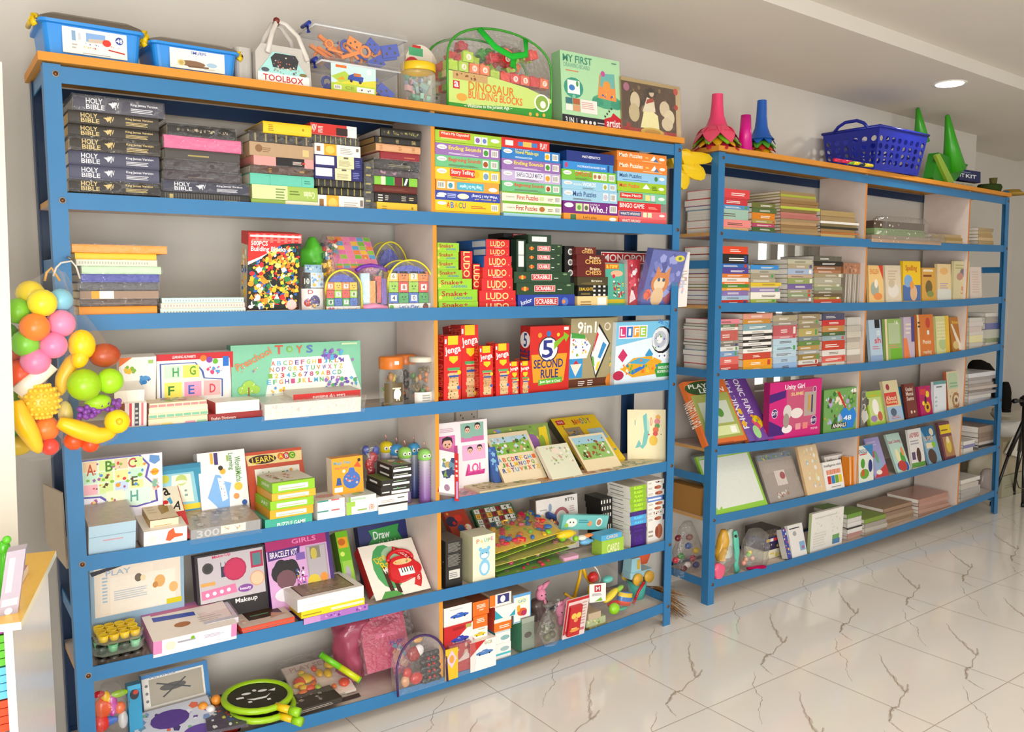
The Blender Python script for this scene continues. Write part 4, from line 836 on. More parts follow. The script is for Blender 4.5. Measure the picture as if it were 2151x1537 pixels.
# jars with orange lids
def jar(u, r, name, label, cat, cx, yb, yt, hw, Y, lid, lidh, cols, seed, band=None, zb=None, inner='toy', n=40, lc=None, parts=None, rr=1.0):
    z0 = rb(u, r, cx)+.001 if zb is None else zb
    X = XatPx(cx, Y, z0+.05); R = abs(XatPx(cx+hw, Y, z0+.1)-XatPx(cx-hw, Y, z0+.1))/2*rr; h = ZatPx(yt, X, Y)-z0
    root = empty(name, Matrix.Translation((X, Y, z0)), label, cat)
    hb = h*(1-lidh); g = G(); g.lathe([(R*.2, .001), (R*.92, .001), (R, .008), (R, hb*.9), (R*.9, hb)], 'eef2f0', 'clear_plastic', 24); g.obj('jar_body', parent=root)
    g = G(); g.lathe([(R*.97, hb), (R*1.0, hb+.003), (R*1.0, h-.004), (R*.93, h), (.0001, h)], lid, 'plastic' if lid != 'clear' else 'clear_plastic', 24)
    if lc: g.deco(lc, (-R*.5, -R*.99, hb+h*lidh*.2), (1, 0, 0), (0, 0, 1), R, h*lidh*.6, 'card', None, .002)
    g.obj('lid', parent=root)
    rg = random.Random(seed); g = G()
    for _ in range(n):
        a = rg.uniform(0, 6.28); q = R*.78*math.sqrt(rg.random()); z = rg.uniform(.012, hb*.86); c = rg.choice(cols); s = R*rg.uniform(.12, .26)
        if inner == 'toy': g.ball((q*math.cos(a), q*math.sin(a), z), s, c, 'plastic', 7, (1, .8, rg.uniform(.6, 1.6)))
        else: g.box(-s, -s*.6, -s*.4, s, s*.6, s*.4, c, 'plastic', Matrix.Translation((q*math.cos(a)*.85, q*math.sin(a)*.85, z)) @ Matrix.Rotation(rg.uniform(0, 3), 4, 'X') @ Matrix.Rotation(rg.uniform(0, 3), 4, 'Y'))
    g.obj('contents', parent=root)['kind'] = 'stuff'
    if band:
        g = G(); n2 = 12; vs = []; z1, z2, a0, a1, bc, bd = band
        for i in range(n2+1):
            a = math.radians(a0+(a1-a0)*i/n2); vs += [(math.cos(a)*(R+.0008), math.sin(a)*(R+.0008), z1*h), (math.cos(a)*(R+.0008), math.sin(a)*(R+.0008), z2*h)]
        g.add(vs, [(2*i, 2*i+2, 2*i+3, 2*i+1) for i in range(n2)], bc, 'card', True)
        if bd: g.deco(bd, (-R*.55, -R*1.0, z1*h), (1, 0, 0), (0, 0, 1), R*1.1, (z2-z1)*h, 'card', None, .004)
        g.obj('label_band', parent=root)
    return root
jar(1, 3, 'animal_jar', 'tall jar of toy animals with orange lid and elephant label', 'toy jar', 822, 850, 748, 23, .06, 'd87c28', .24, ['3c7c34', '8c9c34', 'b07828', '5c4428', 'c8b038'], 1, (.12, .5, -150, -50, '6c5c3c', 'e .5 .45 .3 .28 f4f0e4;e .3 .35 .1 .15 f4f0e4;r .4 .1 .48 .35 f4f0e4;r .6 .1 .68 .35 f4f0e4;l .1 .7 .9 .85 1 e8e0c8'), lc='r .3 .3 .7 .8 f4ece0')
jar(1, 3, 'animal_jar', 'dark animal jar with orange lid, tucked behind two other jars', 'toy jar', 852, 846, 744, 20, .15, 'd07424', .2, ['2c2824', '4c4034', 'c86c24'], 2)
jar(1, 3, 'dinosaur_jar', 'clear-lidded jar of toy dinosaurs in front of the white divider', 'toy jar', 884, 848, 749, 22, .07, 'ded8c8', .1, ['5c9c44', 'a08c5c', 'c87c3c', '8c7448', '6c5c34'], 3, (.02, .28, -150, -30, 'ece8e0', 'l .1 .1 .9 .9 4 a8a49c'))
# ---- right bay: tumbling tower boxes
def tower(BL, BR, TL, Y, t, label, k, small=False):
    d = 'p f0c820 .22 1 .8 1 .8 .86 .22 .86;r .04 .88 .14 .95 f4f0ec;'
    if not small: d += 'p f0c820 .3 .68 .8 .68 .8 .62 .55 .56 .3 .62;T 8 .04 .7 .96 .84 f8f4f0 Jenga;'
    else: d += 'p f0c820 .3 .66 .8 .66 .8 .58 .55 .5 .3 .58;T 8 .04 .7 .96 .84 f8f4f0 Jenga;'
    d += 'r .3 .0 .85 .46 d8b888;'
    rg = random.Random(k)
    for i in range(9): d += 'r %.2f %.3f %.2f %.3f %s;' % (.28+rg.uniform(-.06, .06), .02+i*.05, .84+rg.uniform(-.06, .06), .06+i*.05, rg.choice(['dcbc8c', 'd0a878', 'c89c6c', 'e0c498']))
    d += 's 16 %d .3 .0 .85 .42 .015 6c4c30,88603c;r .2 .46 .9 .5 58a868;r .26 .42 .86 .45 c83030;c .88 .42 .035 f0d020;c .86 .18 .03 3c60b8;r .3 .35 .85 .38 3058a8' % k
    stand(1, 3, 'game_box', label, 'game box', BL, BR, TL, Y, t, 'd82820', d, side='c02018', top='d03020', dl='T 90 -1.2 .4 2.2 .65 e85848 TUMBLING TOWER;c .5 .12 .04 f0c820')
tower((932, 840), (968, 838), (933, 706), .02, .08, 'tall red tumbling-tower game box against the divider, large white lettering', 1)
tower((970, 835), (1006, 833), (968, 683), .07, .08, 'tallest red tumbling-tower game box, standing just behind the first', 2)
tower((945, 720), (962, 720), (942, 684), .16, .05, 'red tumbling-tower box peeking over at the back of the group', 3, True)
tower((1008, 830), (1036, 829), (1007, 727), .03, .07, 'mid-height red tumbling-tower box in the middle of the group', 4)
tower((1042, 829), (1071, 827), (1040, 722), .02, .07, 'mid-height red tumbling-tower box with a green lid block', 5)
tower((1071, 827), (1090, 826), (1070, 760), .02, .05, 'small red tumbling-tower box next to its twin', 6, True)
tower((1093, 826), (1112, 825), (1093, 759), .02, .05, 'small red tumbling-tower box touching the big quiz box', 7, True)
stand(1, 3, 'game_box', 'large red quiz game box with a big blue number five', 'game box', (1111, 821), (1194, 817), (1114, 686), .03, .07, 'c82c24', "r 0 0 1 1 cc2c24;" + ''.join('p e06a50 .5 .6 %.2f %.2f %.2f %.2f;' % (.5+.6*math.cos(a), .6+.6*math.sin(a), .5+.6*math.cos(a+.06), .6+.6*math.sin(a+.06)) for a in [i*.5 for i in range(4) if 0]) + "p e8a028 .1 .12 .86 .12 .94 .56 .04 .56;c .46 .64 .2 3c3838;c .46 .64 .18 f4f0ec;p 88b828 .6 .62 .86 .8 .9 .74 .98 .84 .84 .9 .84 .84 .6 .74;c .46 .88 .045 4078b8;t .3 .5 .58 .78 303888 5;t .1 .34 .84 .48 283478 SECOND;t .28 .18 .72 .32 283478 RULE;p 68b038 .22 .07 .82 .1 .82 .19 .22 .16;t .26 .095 .78 .15 f8f8f0 Just Spit it Out!;r .84 .93 .96 .98 f0e0dc;c .24 .86 .04 e89838;c .7 .86 .03 e8c838", side='b82820', top='b03028', dl='r .1 .1 .9 .55 d88030;c .5 .8 .12 f0f0ec;t .35 .7 .7 .9 303888 5;T 90 -.9 .2 1.9 .45 303878 5 SECOND RULE')
d9 = 'r 0 0 1 .12 6c3c24;c .92 .06 .11 e08c30;t .14 .78 .54 .95 f4f0e8 9in1;c .78 .87 .06 e8e0d0;c .78 .87 .045 a89878;p 2a2420 .6 .92 .86 .62 .58 .1 .44 .45;p e4e8e8 .58 .88 .83 .62 .57 .16 .46 .45;p 3c90c8 .7 .65 .78 .6 .66 .4 .6 .42;p d03838 .56 .8 .6 .76 .5 .52 .48 .5;p 68b040 .47 .45 .51 .43 .54 .3 .5 .3;p e8d040 .6 .35 .66 .36 .6 .22 .56 .24;r .0 .14 .28 .42 3c98d0;p c83038 .14 .4 .24 .3 .04 .3;p f0e0d0 .14 .16 .26 .34 .02 .34;p f4f4f0 .0 .42 .36 .42 .44 .6 .3 .74 0 .78;s 26 4 .02 .44 .4 .72 .025 d04848,68a858,5070b8,e8c858;p 4ca048 .02 .72 .32 .7 .3 .76 .02 .8;s 10 5 .84 .2 .96 .5 .02 d04040,6ca848,e8c040,4878b8;l .2 .02 .34 .1 3 e8e0d8;l .4 .02 .52 .11 3 e8e0d8'
stand(1, 3, 'game_box', 'tan nine-in-one board game box standing between two larger boxes', 'game box', (1193, 815), (1290, 806), (1200, 669), .06, .06, 'a89c78', d9, top='9c9070', side='989070')
dl_ = 'r 0 0 1 1 dce8f0;p 7cc0e0 0 .6 1 .8 1 1 0 1;r .04 .72 .52 .94 e8e4ec;r .05 .74 .16 .92 d03878;r .17 .74 .27 .92 3878c0;r .28 .74 .38 .92 e8a030;r .39 .74 .5 .92 9cc848;t .07 .77 .14 .89 f8f4f4 L;t .2 .77 .24 .89 f8f4f4 I;t .3 .77 .37 .89 f8f4f4 F;t .41 .77 .48 .89 f8f4f4 E;c .78 .67 .24 2a2a2c;c .76 .68 .21 dce0e4;c .75 .68 .15 b8bcc8;c .74 .68 .07 e4e4e8;s 14 6 .64 .5 .88 .86 .02 3c68b0,58a858,d87878;T -20 .7 .9 .98 .98 3c80c8 SPIN TO WIN;p c83868 .04 .42 .12 .55 .2 .44 .12 .32;p 3898c8 .5 .42 .57 .53 .64 .43 .57 .33;p e0a828 .1 .2 .3 .38 .6 .4 .8 .3 .7 .08 .3 .05;p 58a8c8 .2 .3 .4 .38 .6 .34 .5 .26;p 3878c8 .2 .14 .5 .26 .5 .2 .3 .1;s 26 7 .05 .06 .75 .4 .04 e8c030,70b040,3c80c8,e87830,f0e0c0;e .06 .1 .09 .08 b82850;p 3c9c50 .68 .14 .74 .26 .98 .26 1 .14 .96 .02 .72 .02;t .74 .16 .95 .21 f4f8f0 INCLUDES;t .72 .09 .97 .14 f4f8f0 VACATION CARDS;r .72 .34 .79 .44 f4f0f0;r .81 .34 .88 .44 f4f0f0;r .9 .34 .97 .44 f4f0f0;c .75 .39 .02 5878b0;c .84 .39 .02 486090;c .93 .39 .02 986068'
stand(1, 3, 'game_box', 'big pale blue family board game box reading LIFE', 'game box', (1290, 802), (1411, 794), (1296, 677), .03, .06, 'dce8f0', dl_)
# ================= near unit, fourth shelf =================
AB = 'r 0 0 1 1 ece8f0;p 6c60b0 0 .32 .2 .3 .38 .1 .66 .04 .94 .1 .92 .4 .8 .58 .84 .8 .72 1 0 1;p e0ecd8 0 .35 .22 .33 .4 .13 .66 .07 .91 .13 .89 .4 .77 .58 .81 .8 .7 .98 0 .98;g 4 3 .0 .36 .76 .98 f0b8c0,d8e8a0,c8d8f0,f4e4a0,f0d0a8,c8e8d0;t .05 .72 .14 .92 c05830 A;t .28 .76 .37 .95 508830 B;t .56 .78 .66 .96 c85060 C;r .52 .1 .84 .4 d8f0e0;t .58 .16 .68 .36 68a898 H;r .28 .16 .5 .4 f4f0d0;t .6 .45 .68 .62 586c48 E;s 40 7 .02 .38 .8 .95 .035 a868a0,88c040,e8a040,5c98d0,d84848,684828;p 6c9cd0 .84 .98 .96 .95 .97 .86 .9 .8 .83 .86;c .9 .66 .065 f0b020;t .84 .64 .96 .68 e05830 NEW;s 16 3 .84 .3 .98 .55 .04 e07060,6ca0d8,88b8a0,e8c0b0;s 22 9 .02 .02 .5 .3 .05 e87870,f0d880,a0c048,5898d8,b060a0'
stand(1, 4, 'puzzle_board', 'big glossy alphabet and animals puzzle board leaning beside the corner post', 'puzzle', (176, 1085), (342, 1056), (172, 968), .13, .02, 'ece8f0', AB)
stand(1, 4, 'flashcard_box', 'teal flash card box leaning behind the wooden horse puzzle box', 'card box', (338, 1078), (427, 1077), (332, 981), .17, .03, '3c98b8', 'r 0 0 1 .12 f0d020;r .0 .9 1 1 3088a8;p 98ccd8 .1 .12 .9 .12 .82 .82 .06 .82;p ecf0d8 .26 .2 .8 .16 .74 .78 .3 .78;c .14 .72 .09 c8c838;c .52 .66 .12 c0d078;e .5 .62 .14 .04 e8e8d8;l .58 .3 .66 .5 2 88a0a0')
stand(1, 4, 'flashcard', 'red-edged card with letters a and A leaning on the teal box', 'card', (349, 1080), (389, 1070), (333, 1020), .09, .006, 'c84848', 'r .04 .04 .96 .96 f0e8d0;T 10 .12 .62 .46 .9 3a3430 a;T -20 .5 .1 .9 .4 3a3430 A;c .14 .4 .07 d03838;p 58a8c8 .24 .5 .44 .56 .5 .36 .36 .3', zb=rb(1, 4, 350)+.02)
stand(1, 4, 'game_box', 'white words-and-maths learning box with a blue calculator printed on it', 'game box', (425, 1080), (525, 1070), (413, 953), .15, .05, 'f0eeee', 'p 88b8e8 .14 .25 .34 .62 .44 .6 .5 .5 .66 .45 .6 .3 .58 .05 .36 .02 .3 .1;p f4f8f8 .38 .56 .5 .54 .56 .2 .44 .16;s 12 4 .4 .2 .54 .52 .014 e89060,7090c0;c .5 .66 .05 e8b840;c .46 .72 .04 40342c;T 270 .56 .62 1.1 .72 68a048 Word&Maths;T 270 .5 .76 .86 .86 68a048 Learning;r .26 .8 .32 .98 e8b848;r .34 .78 .42 .98 50407c;r .6 .82 .64 .92 a8c050;c .8 .38 .07 e8c850;c .74 .22 .05 e0a060;c .9 .1 .045 3c60a8', side='dcdcdc')
stand(1, 4, 'learning_board', 'red alphabet learning board standing behind the green and orange boxes', 'learning board', (527, 1060), (648, 1050), (512, 952), .17, .03, 'cc5c40', 'p ecd898 .04 .74 .98 .74 1 .94 .02 .94;p f0ece0 .14 .1 .9 .1 .92 .66 .14 .66;e .3 .84 .24 .09 4c2c2c;T 4 .12 .78 .5 .9 e8d050 LEARN;c .62 .86 .07 e07838;c .72 .86 .07 c83c3c;c .82 .86 .07 68a838;t .59 .82 .65 .9 f8e850 A;t .69 .82 .75 .9 e8e8e0 B;t .79 .82 .85 .9 f8f060 C;s 24 5 .16 .36 .9 .62 .03 c84848,88b050,e8a848,7898c8')
# wrapped pale blue craft box and neighbours
stand(1, 4, 'craft_box', 'pale blue box in shiny film at the corner post end', 'craft box', (186, 1152), (285, 1142), (186, 1107), .01, .18, 'b8d4e4', 'r 0 .46 1 .49 8cacc0;l .3 .24 .8 .36 1 d8a0a8', wrap=1, top='b8a89c', side='5c4868')
stand(1, 4, 'game_box', 'white box with a red bird drawing beneath the wooden-look box', 'game box', (302, 1148), (393, 1138), (302, 1118), .01, .15, 'f4f0ea', 'p d86840 .5 .2 .56 .8 .68 1 .72 .6 .9 .5 .9 .35 .7 .3 .6 .1;c .2 .4 .3 f0e0d8', side='e8dcd0', top='e8e0d4')
stand(1, 4, 'puzzle_box', 'cream box with a horse printed on its lid, stacked on white box', 'puzzle box', (314, 1122), (375, 1113), (314, 1093), .03, .17, 'f0e0c0', 'r 0 0 1 .3 d8b030;l .15 .4 .85 .6 2 c89c60;r 0 .95 1 1 6c3c20;r 0 0 .02 1 6c3c20;c .92 .2 .2 d8c050', side='c8a468', top='dcc8a8', dt='p a8883c .5 .2 .8 .3 .86 .6 .7 .95 .6 .7 .5 .5;l .1 .3 .4 .8 4 c8b08c', dl='r .1 .1 .9 .3 d0a838;l .2 .4 .8 .8 4 a88450', zb=onY(302, 1119, .01).z+.001)
stand(1, 4, 'puzzle_box', 'silver-grey jigsaw box numbered three hundred, wrapped and lying flat', 'puzzle box', (401, 1136), (547, 1113), (401, 1114), .005, .2, 'a4a4a4', 't .08 .15 .4 .85 c8c8c8 300;r .42 .2 .78 .95 f0ecd8;s 12 4 .44 .3 .76 .9 .12 e8c050,88b8d8,c8a0a0,a8a8b0', wrap=1, top='b4a494', dt='s 40 6 .02 .02 .98 .98 .08 c8b8a8,988478,d8ccc0')
HZ = 'r .14 .2 .84 .7 f4f4ec;l .18 .3 .8 .6 1 c0c8a8'
Mz = dict(rz=0, dl='t .2 .3 .8 .7 f0f4e0 PUZZLE')
o_rot = []
stack(1, 4, 'of the bright pile left of the bagged toy', .0, .16, [
 (1016, 572, 661, 'green activity box', '98cc30', HZ, {'k': 'bx', 'side': '88bc2c', 'top': 'e8e8dc', 'dt': 'p 98c838 0 0 1 0 1 .1 0 .1;s 30 4 .1 .15 .7 .9 .06 a8886c,58a058,c86850,f0e0c0', 'dl': 't .3 .3 .8 .7 f0f4e0 JUNIOR ART'}),
 (1038, 571, 663, 'orange activity box', 'f0b838', HZ, {'side': 'd8a038'}),
 (1054, 568, 659, 'green activity box', '98cc30', HZ, {'side': '90c02c', 'dl': 't .4 .3 .85 .7 e8f4d0 ART'}),
 (1073, 567, 658, 'orange activity box', 'f0b030', HZ, {'side': 'd89c34'}),
 (1093, 557, 656, 'teal activity box', '48b098', 't .25 .25 .85 .6 f0f8f4 PUZZLE GAME', {'side': '308c78'}),
], 'bx', cat='activity box', name='activity_box')
stack(1, 4, 'of two before the yellow bag box', .0, .12, [
 (1053, 667, 724, 'small white card box with red-green edge', 'f4f0ec', 'r 0 .85 .4 1 48988c;r .5 .85 .8 1 d07070', {'top': 'e8e0d8', 'dt': 'e .5 .5 .35 .2 d8a098'}),
 (1075, 667, 725, 'small white card box with red-green edge', 'f4f0ec', 'r 0 .88 .4 1 48988c;r .5 .88 .8 1 d07070', {}),
], 'bx', cat='card box', name='card_box')
stack(1, 4, 'of two white and green small boxes', .0, .14, [
 (1045, 732, 790, 'pale green card box', 'e0e8dc', 'l .1 .3 .7 .7 2 8cb890;r .0 0 .08 1 88b848', {'top': 'd0dcd8', 'dt': 's 12 3 .1 .1 .9 .9 .1 7ca8a0,98c890'}),
 (1056, 728, 793, 'white card box with green end', 'f0ece4', 'r 0 0 .28 1 a8cc58;r .16 .2 .3 .7 f0f4e0;l .35 .4 .7 .6 1 98b868;t .72 .3 .9 .7 d89070 (B)', {}),
], 'bx', cat='card box', name='card_box')
stand(1, 4, 'toy_box', 'yellow-orange toy box picturing a blue drawstring bag', 'toy box', (699, 1036), (764, 1027), (696, 964), .06, .05, 'f0a828', 'e .62 .32 .28 .26 5078c0;p 5078c0 .5 .52 .76 .52 .7 .68 .56 .68;s 10 5 .4 .15 .85 .5 .045 d86878,f0c0a0,78b0e0;t .06 .78 .62 .9 58b0c8 Magic Pear;t .1 .66 .5 .74 f07868 Bag Game;p e06030 .7 .7 .84 .86 .94 .66;c .38 .6 .05 f4ecd8;p 3c60a0 .12 .2 .3 .2 .26 .42 .16 .42;c .88 .88 .05 3a3430;r .06 0 .32 .14 f4f0e8', side='e8dccc', top='e89c28')
BKB = 'l .04 .3 .3 .6 1 f0ece8;r .35 .08 .95 .42 f0ece8;l .4 .62 .9 .82 1 b8c8b8;c .55 .72 .1 58b058'
stack(1, 4, 'of the black card game pile', .0, .13, [
 (979, 824, 865, 'small black card game box', '2c2824', 'r .05 .1 .95 .45 f0ece8;l .1 .6 .9 .85 1 c8d0c0;c .5 .72 .12 48b048', {'side': '35302c', 'dl': 'r .2 .3 .8 .6 e8e4e0', 'top': '8a7c6c', 'dt': 's 16 3 .1 .1 .9 .9 .12 c84838,58a048,d8c8b0'}),
 (994, 824, 866, 'small black card game box', '2c2824', 'r .05 .1 .95 .45 f0ece8;l .1 .6 .9 .85 1 c8d0c0', {'side': '35302c', 'dl': 'r .2 .3 .8 .6 e8e4e0'}),
 (1010, 802, 863, 'black card game box with green edge', '34302c', BKB, {'side': '35302c', 'dl': 'r .2 .3 .7 .6 e8e4e0', 'top': '70803c'}),
 (1025, 800, 863, 'black card game box with green edge', '34302c', BKB, {'side': '35302c'}),
 (1044, 794, 857, 'white card game box', 'ece8e4', 'l .1 .2 .6 .6 2 c8b8b0;l .65 .5 .9 .8 1 585858', {'top': 'e8e0dc'}),
 (1061, 795, 856, 'white card game box with black line', 'ece8e0', 'r 0 .8 1 1 2c2824', {}),
], 'bx', cat='card game', name='card_game_box')
# caterpillar-headed tubes
def caterpillar(px, yh, yb, Y, hc, body, label, hid=0):
    z0 = rb(1, 4, px)+.001; X = XatPx(px, Y, z0+.1); zt = ZatPx(yh, X, Y)
    R = 13.5/FPX*((Vector((X, Y, z0))-CAM).dot(cf)); root = empty('bubble_tube', Matrix.Translation((X, Y, z0)), label, 'toy tube')
    hh = zt-z0; hb = hh-R*1.7; pr = []; n = int(hb/.011)
    for i in range(n): pr += [(R*.86, hb*i/n), (R*.98, hb*(i+.5)/n)]
    pr += [(R*.86, hb)]; m = len(pr)
    g = G(); g.lathe([(.0001, .0)]+pr, body, 'plastic', 18, cols=[body]*6+[('%02x%02x%02x' % tuple(int((1-t)*int(body[i:i+2], 16)+t*200) for i in (0, 2, 4))) for t in [min(1, q/(m*.9)) for q in range(m)]]); g.obj('ribbed_tube', parent=root)
    g = G(); g.lathe([(R*.9, hb), (R*1.08, hb+.004), (R*1.08, hb+R*.8), (R*.9, hb+R*1.35), (R*.5, hh-R*.08), (.0001, hh)], hc, 'plastic', 20); hd = g.obj('head_cap', parent=root)
    for s in (-1, 1):
        g = G(); MM = Matrix.Translation((s*R*.38-R*.15, -R*1.02, hb+R*.75)) @ Matrix.Rotation(math.pi/2, 4, 'X')
        g.lathe([(.0001, .002), (R*.3, .002), (R*.3, -.003)], 'f4f4ec', 'plastic', 12, MM); g.lathe([(.0001, .003), (R*.13, .003), (R*.13, .0)], '38302c', 'plastic', 10, MM); q = g.obj('eye', parent=root)
    g = G(); g.tube([(0, 0, hh-.002), (.002, 0, hh+.014), (-.003, 0, hh+.026)], .0025, 'e8a8a0', 'plastic', 6); g.obj('antenna', parent=root)
for a in ((812, 926, 1030, .2, 'e0cc28', 'a890b8', 'toy tube with a yellow head, farthest back of the tubes'), (834, 932, 1030, .17, '50a0d8', 'a890b8', 'toy tube with a blue head, in front of the yellow one'), (870, 930, 1040, .16, '50a8dc', '44508c', 'toy tube with a blue head, between two green-headed tubes'), (851, 938, 1040, .11, '98cc64', '9c88b4', 'green-headed toy tube standing right behind the black card games'), (892, 942, 1058, .06, '98d070', '9068a8', 'green-headed purple toy tube nearest the divider, seen full length')): caterpillar(*a)
o = blobbag('toy_bag', 'film bag with red and blue toys hanging behind the yellow box', 'bag', [(1005, 768, 790), (985, 764, 794), (955, 762, 796), (942, 758, 796), (930, 768, 792)], .17, .03, seed=9)
for c, px, py, s in (('c03038', 776, 975, .02), ('b82838', 784, 960, .02), ('a82430', 780, 990, .018), ('3c50a0', 768, 945, .016), ('4058b0', 790, 946, .016)):
    g = G(); g.ball(onY(px, py, .17), s, c, 'gloss', 12, (1, .6, 1.2)); g.obj('toy_piece').parent = o
# right bay
gi = 'e .5 .62 .3 .2 e8b8a0;p 2c2020 .14 .6 .2 .9 .5 .98 .8 .9 .86 .6 .7 .8 .3 .8;c .38 .62 .04 2c2828;c .62 .62 .04 2c2828;e .5 .5 .07 .025 c84858'
def girl(x0, y0, x1, y1, bg='e8a8c8'):
    out = 'r %.3f %.3f %.3f %.3f %s;' % (x0, y0, x1, y1, bg)
    for it in gi.split(';'):
        a = it.split(' ')
        if a[0] == 'e': out += 'e %.3f %.3f %.3f %.3f %s;' % (x0+float(a[1])*(x1-x0), y0+float(a[2])*(y1-y0), float(a[3])*(x1-x0), float(a[4])*(y1-y0), a[5])
        elif a[0] == 'c': out += 'c %.3f %.3f %.3f %s;' % (x0+float(a[1])*(x1-x0), y0+float(a[2])*(y1-y0), float(a[3])*(y1-y0), a[4])
        elif a[0] == 'p':
            q = list(map(float, a[2:])); out += 'p %s %s;' % (a[1], ' '.join('%.3f' % (x0+q[i]*(x1-x0) if i % 2 == 0 else y0+q[i]*(y1-y0)) for i in range(len(q))))
    return out
stand(1, 4, 'doll_puzzle_box', 'white and pink doll picture box beside the orange divider edge', 'doll box', (926, 1015), (1027, 1003), (921, 890), .14, .04, 'f0e8ea', girl(.0, .4, .32, .78, 'd878b0')+'r .44 .64 .92 .96 90b8a8;r .44 .64 .92 .72 d078a8;'+girl(.5, .7, .66, .92, '90b8a8')+girl(.7, .74, .88, .96, '90b8a8')+'r .46 .32 .94 .58 e0b0d0;'+girl(.54, .34, .7, .56, 'e0b0d0')+girl(.74, .36, .9, .58, 'e0b0d0')+'p c83c8c .5 .06 .56 .24 .6 .24 .6 .12 .92 .14 .9 .06;t .56 .1 .88 .26 e058a0 LOL;l .02 .84 .3 .92 3 d8b0c0;r .3 .1 .36 .6 c04890')
stand(1, 4, 'picture_book', 'open white and red box tilted in front of the divider edge', 'picture book', (922, 1046), (964, 1053), (922, 944), -.01, .035, 'ece8e8', 's 16 6 .05 .4 .95 .95 .09 6c94a8,88a050,c8a868,405078;c .4 .24 .07 a888a0;r .78 0 1 1 c83030;r .86 .05 .95 .4 b8a8d8;l .84 .5 .95 .9 4 f0d8d0', side='c83030', free=True, zb=rb(1, 4, 930)+.012)
stand(1, 4, 'puzzle_board', 'green-edged jungle picture puzzle behind the wooden alphabet board', 'puzzle', (1030, 985), (1166, 940), (1014, 903), .2, .015, '88a058', 's 90 5 0 0 1 1 .09 5c8c40,88b048,c8c060,7c9cc0,a878b0,d8c040;e .7 .4 .12 .35 9868a8;p e8cc28 .8 .2 .96 .2 .96 .9 .84 .9;e .86 .4 .05 .3 98b030')
FARM = 's 60 4 .05 .48 .95 .92 .05 78a848,98c060,a87850,c8d8e8,e8e8e0,507838,d0a880;'
AL = ''
for rr, row in enumerate(('ABCDEFGHI', 'JKLMNOPQ', 'RSTUVWXYZ')):
    for i, ch in enumerate(row):
        x = .06+.1*i+(.03 if rr == 1 else 0); y = .3-.13*rr
        AL += 't %.3f %.3f %.3f %.3f %s %s;' % (x, y, x+.075, y+.1, ['58a8d8', 'e07040', '58a048', 'd84038', '4050a0', 'e8c030', '7858a0'][(i+rr*2) % 7], ch)
stand(1, 4, 'wooden_puzzle', 'wooden tray puzzle with farm picture and coloured alphabet letters', 'wooden puzzle', (1054, 999), (1142, 987), (1019, 914), .1, .012, 'e8d8b8', 'p 88b850 .06 .48 .94 .48 .94 .9 .06 .9;p b8d8e8 .06 .76 .94 .76 .94 .9 .06 .9;'+FARM+AL, side='c8a878', wrap=0)
stand(1, 4, 'picture_book', 'stack of blue picture books peeking out behind the alphabet board', 'picture book', (1036, 1000), (1054, 998), (1022, 940), .115, .03, '3c60a0', 's 10 4 0 0 1 1 .1 5c88c8,88b8d8')
stand(1, 4, 'activity_book', 'pale green picture sheets leaning between the two wooden puzzles', 'activity book', (1150, 984), (1213, 973), (1128, 938), .06, .02, 'dcdcc4', 's 40 8 .2 .05 .98 .95 .07 b8c898,98b070,e8e8d8,c8a898,a8a8b0;e .5 .7 .12 .15 e8d8c8', side='e8e0d0')
nd = 't .42 .8 .5 .93 b82c2c N;c .555 .865 .05 e89030;t .6 .8 .66 .93 4888c0 D;t .68 .8 .74 .93 58a048 D;t .76 .8 .82 .93 6c4c9c Y;r .06 .83 .24 .94 c83038;t .09 .86 .21 .91 f8f0e8 TOYS;'
stand(1, 4, 'puzzle_box', 'big yellow jigsaw box behind the wooden farm puzzle', 'puzzle box', (1214, 966), (1306, 943), (1156, 880), .15, .04, 'ecc828', nd+'p a89068 .14 .46 .5 .46 .5 .74 .14 .74;s 14 5 .15 .48 .5 .72 .05 7c90a0,c8a868,584c3c;p a8c8d8 .62 .4 .96 .4 .96 .66 .62 .66;s 12 8 .62 .05 .96 .6 .05 78a0b8,c8d8a0,e8c870;s 14 3 .1 .2 .95 .98 .018 c83838,a06830', side='4c4c38', Yr=.15)
stand(1, 4, 'wooden_puzzle', 'wooden tray puzzle of farm animals leaning on the yellow jigsaw box', 'wooden puzzle', (1224, 972), (1297, 955), (1193, 917), .09, .012, 'ecdcb8', 'p 98c070 .06 .08 .94 .08 .94 .92 .06 .92;p a8d0e0 .06 .66 .94 .66 .94 .92 .06 .92;s 50 9 .08 .1 .92 .85 .07 a86840,8c5030,f0ece4,405c30,a8583c,70a050,383430', side='c8a878')
stand(1, 4, 'picture_card', 'large cream card with a teal whale and an orange caterpillar', 'picture card', (1318, 950), (1398, 968), (1318, 860), .16, .008, 'f0e4bc', 'p 78c0b8 .3 .15 .38 .18 .44 .5 .4 .85 .5 .92 .56 .7 .56 .45 .5 .2 .4 .08;p 78c0b8 .2 .1 .3 .3 .36 .2 .3 .12;p c0dcc8 .5 .88 .58 .7 .58 .5 .52 .5;e .2 .7 .015 .07 98b8a0;e .18 .7 .008 .05 f0e4bc;e .62 .72 .03 .1 e07858;e .62 .72 .012 .08 f0e4bc;c .8 .82 .06 e8b040;c .78 .72 .07 e08890;c .78 .62 .06 58a048;c .74 .53 .07 e07038;c .73 .44 .06 d84c38;e .68 .28 .11 .12 e8c030;c .56 .42 .02 c84c30;s 5 6 .86 .4 .92 .85 .01 382c28', Yr=.05)
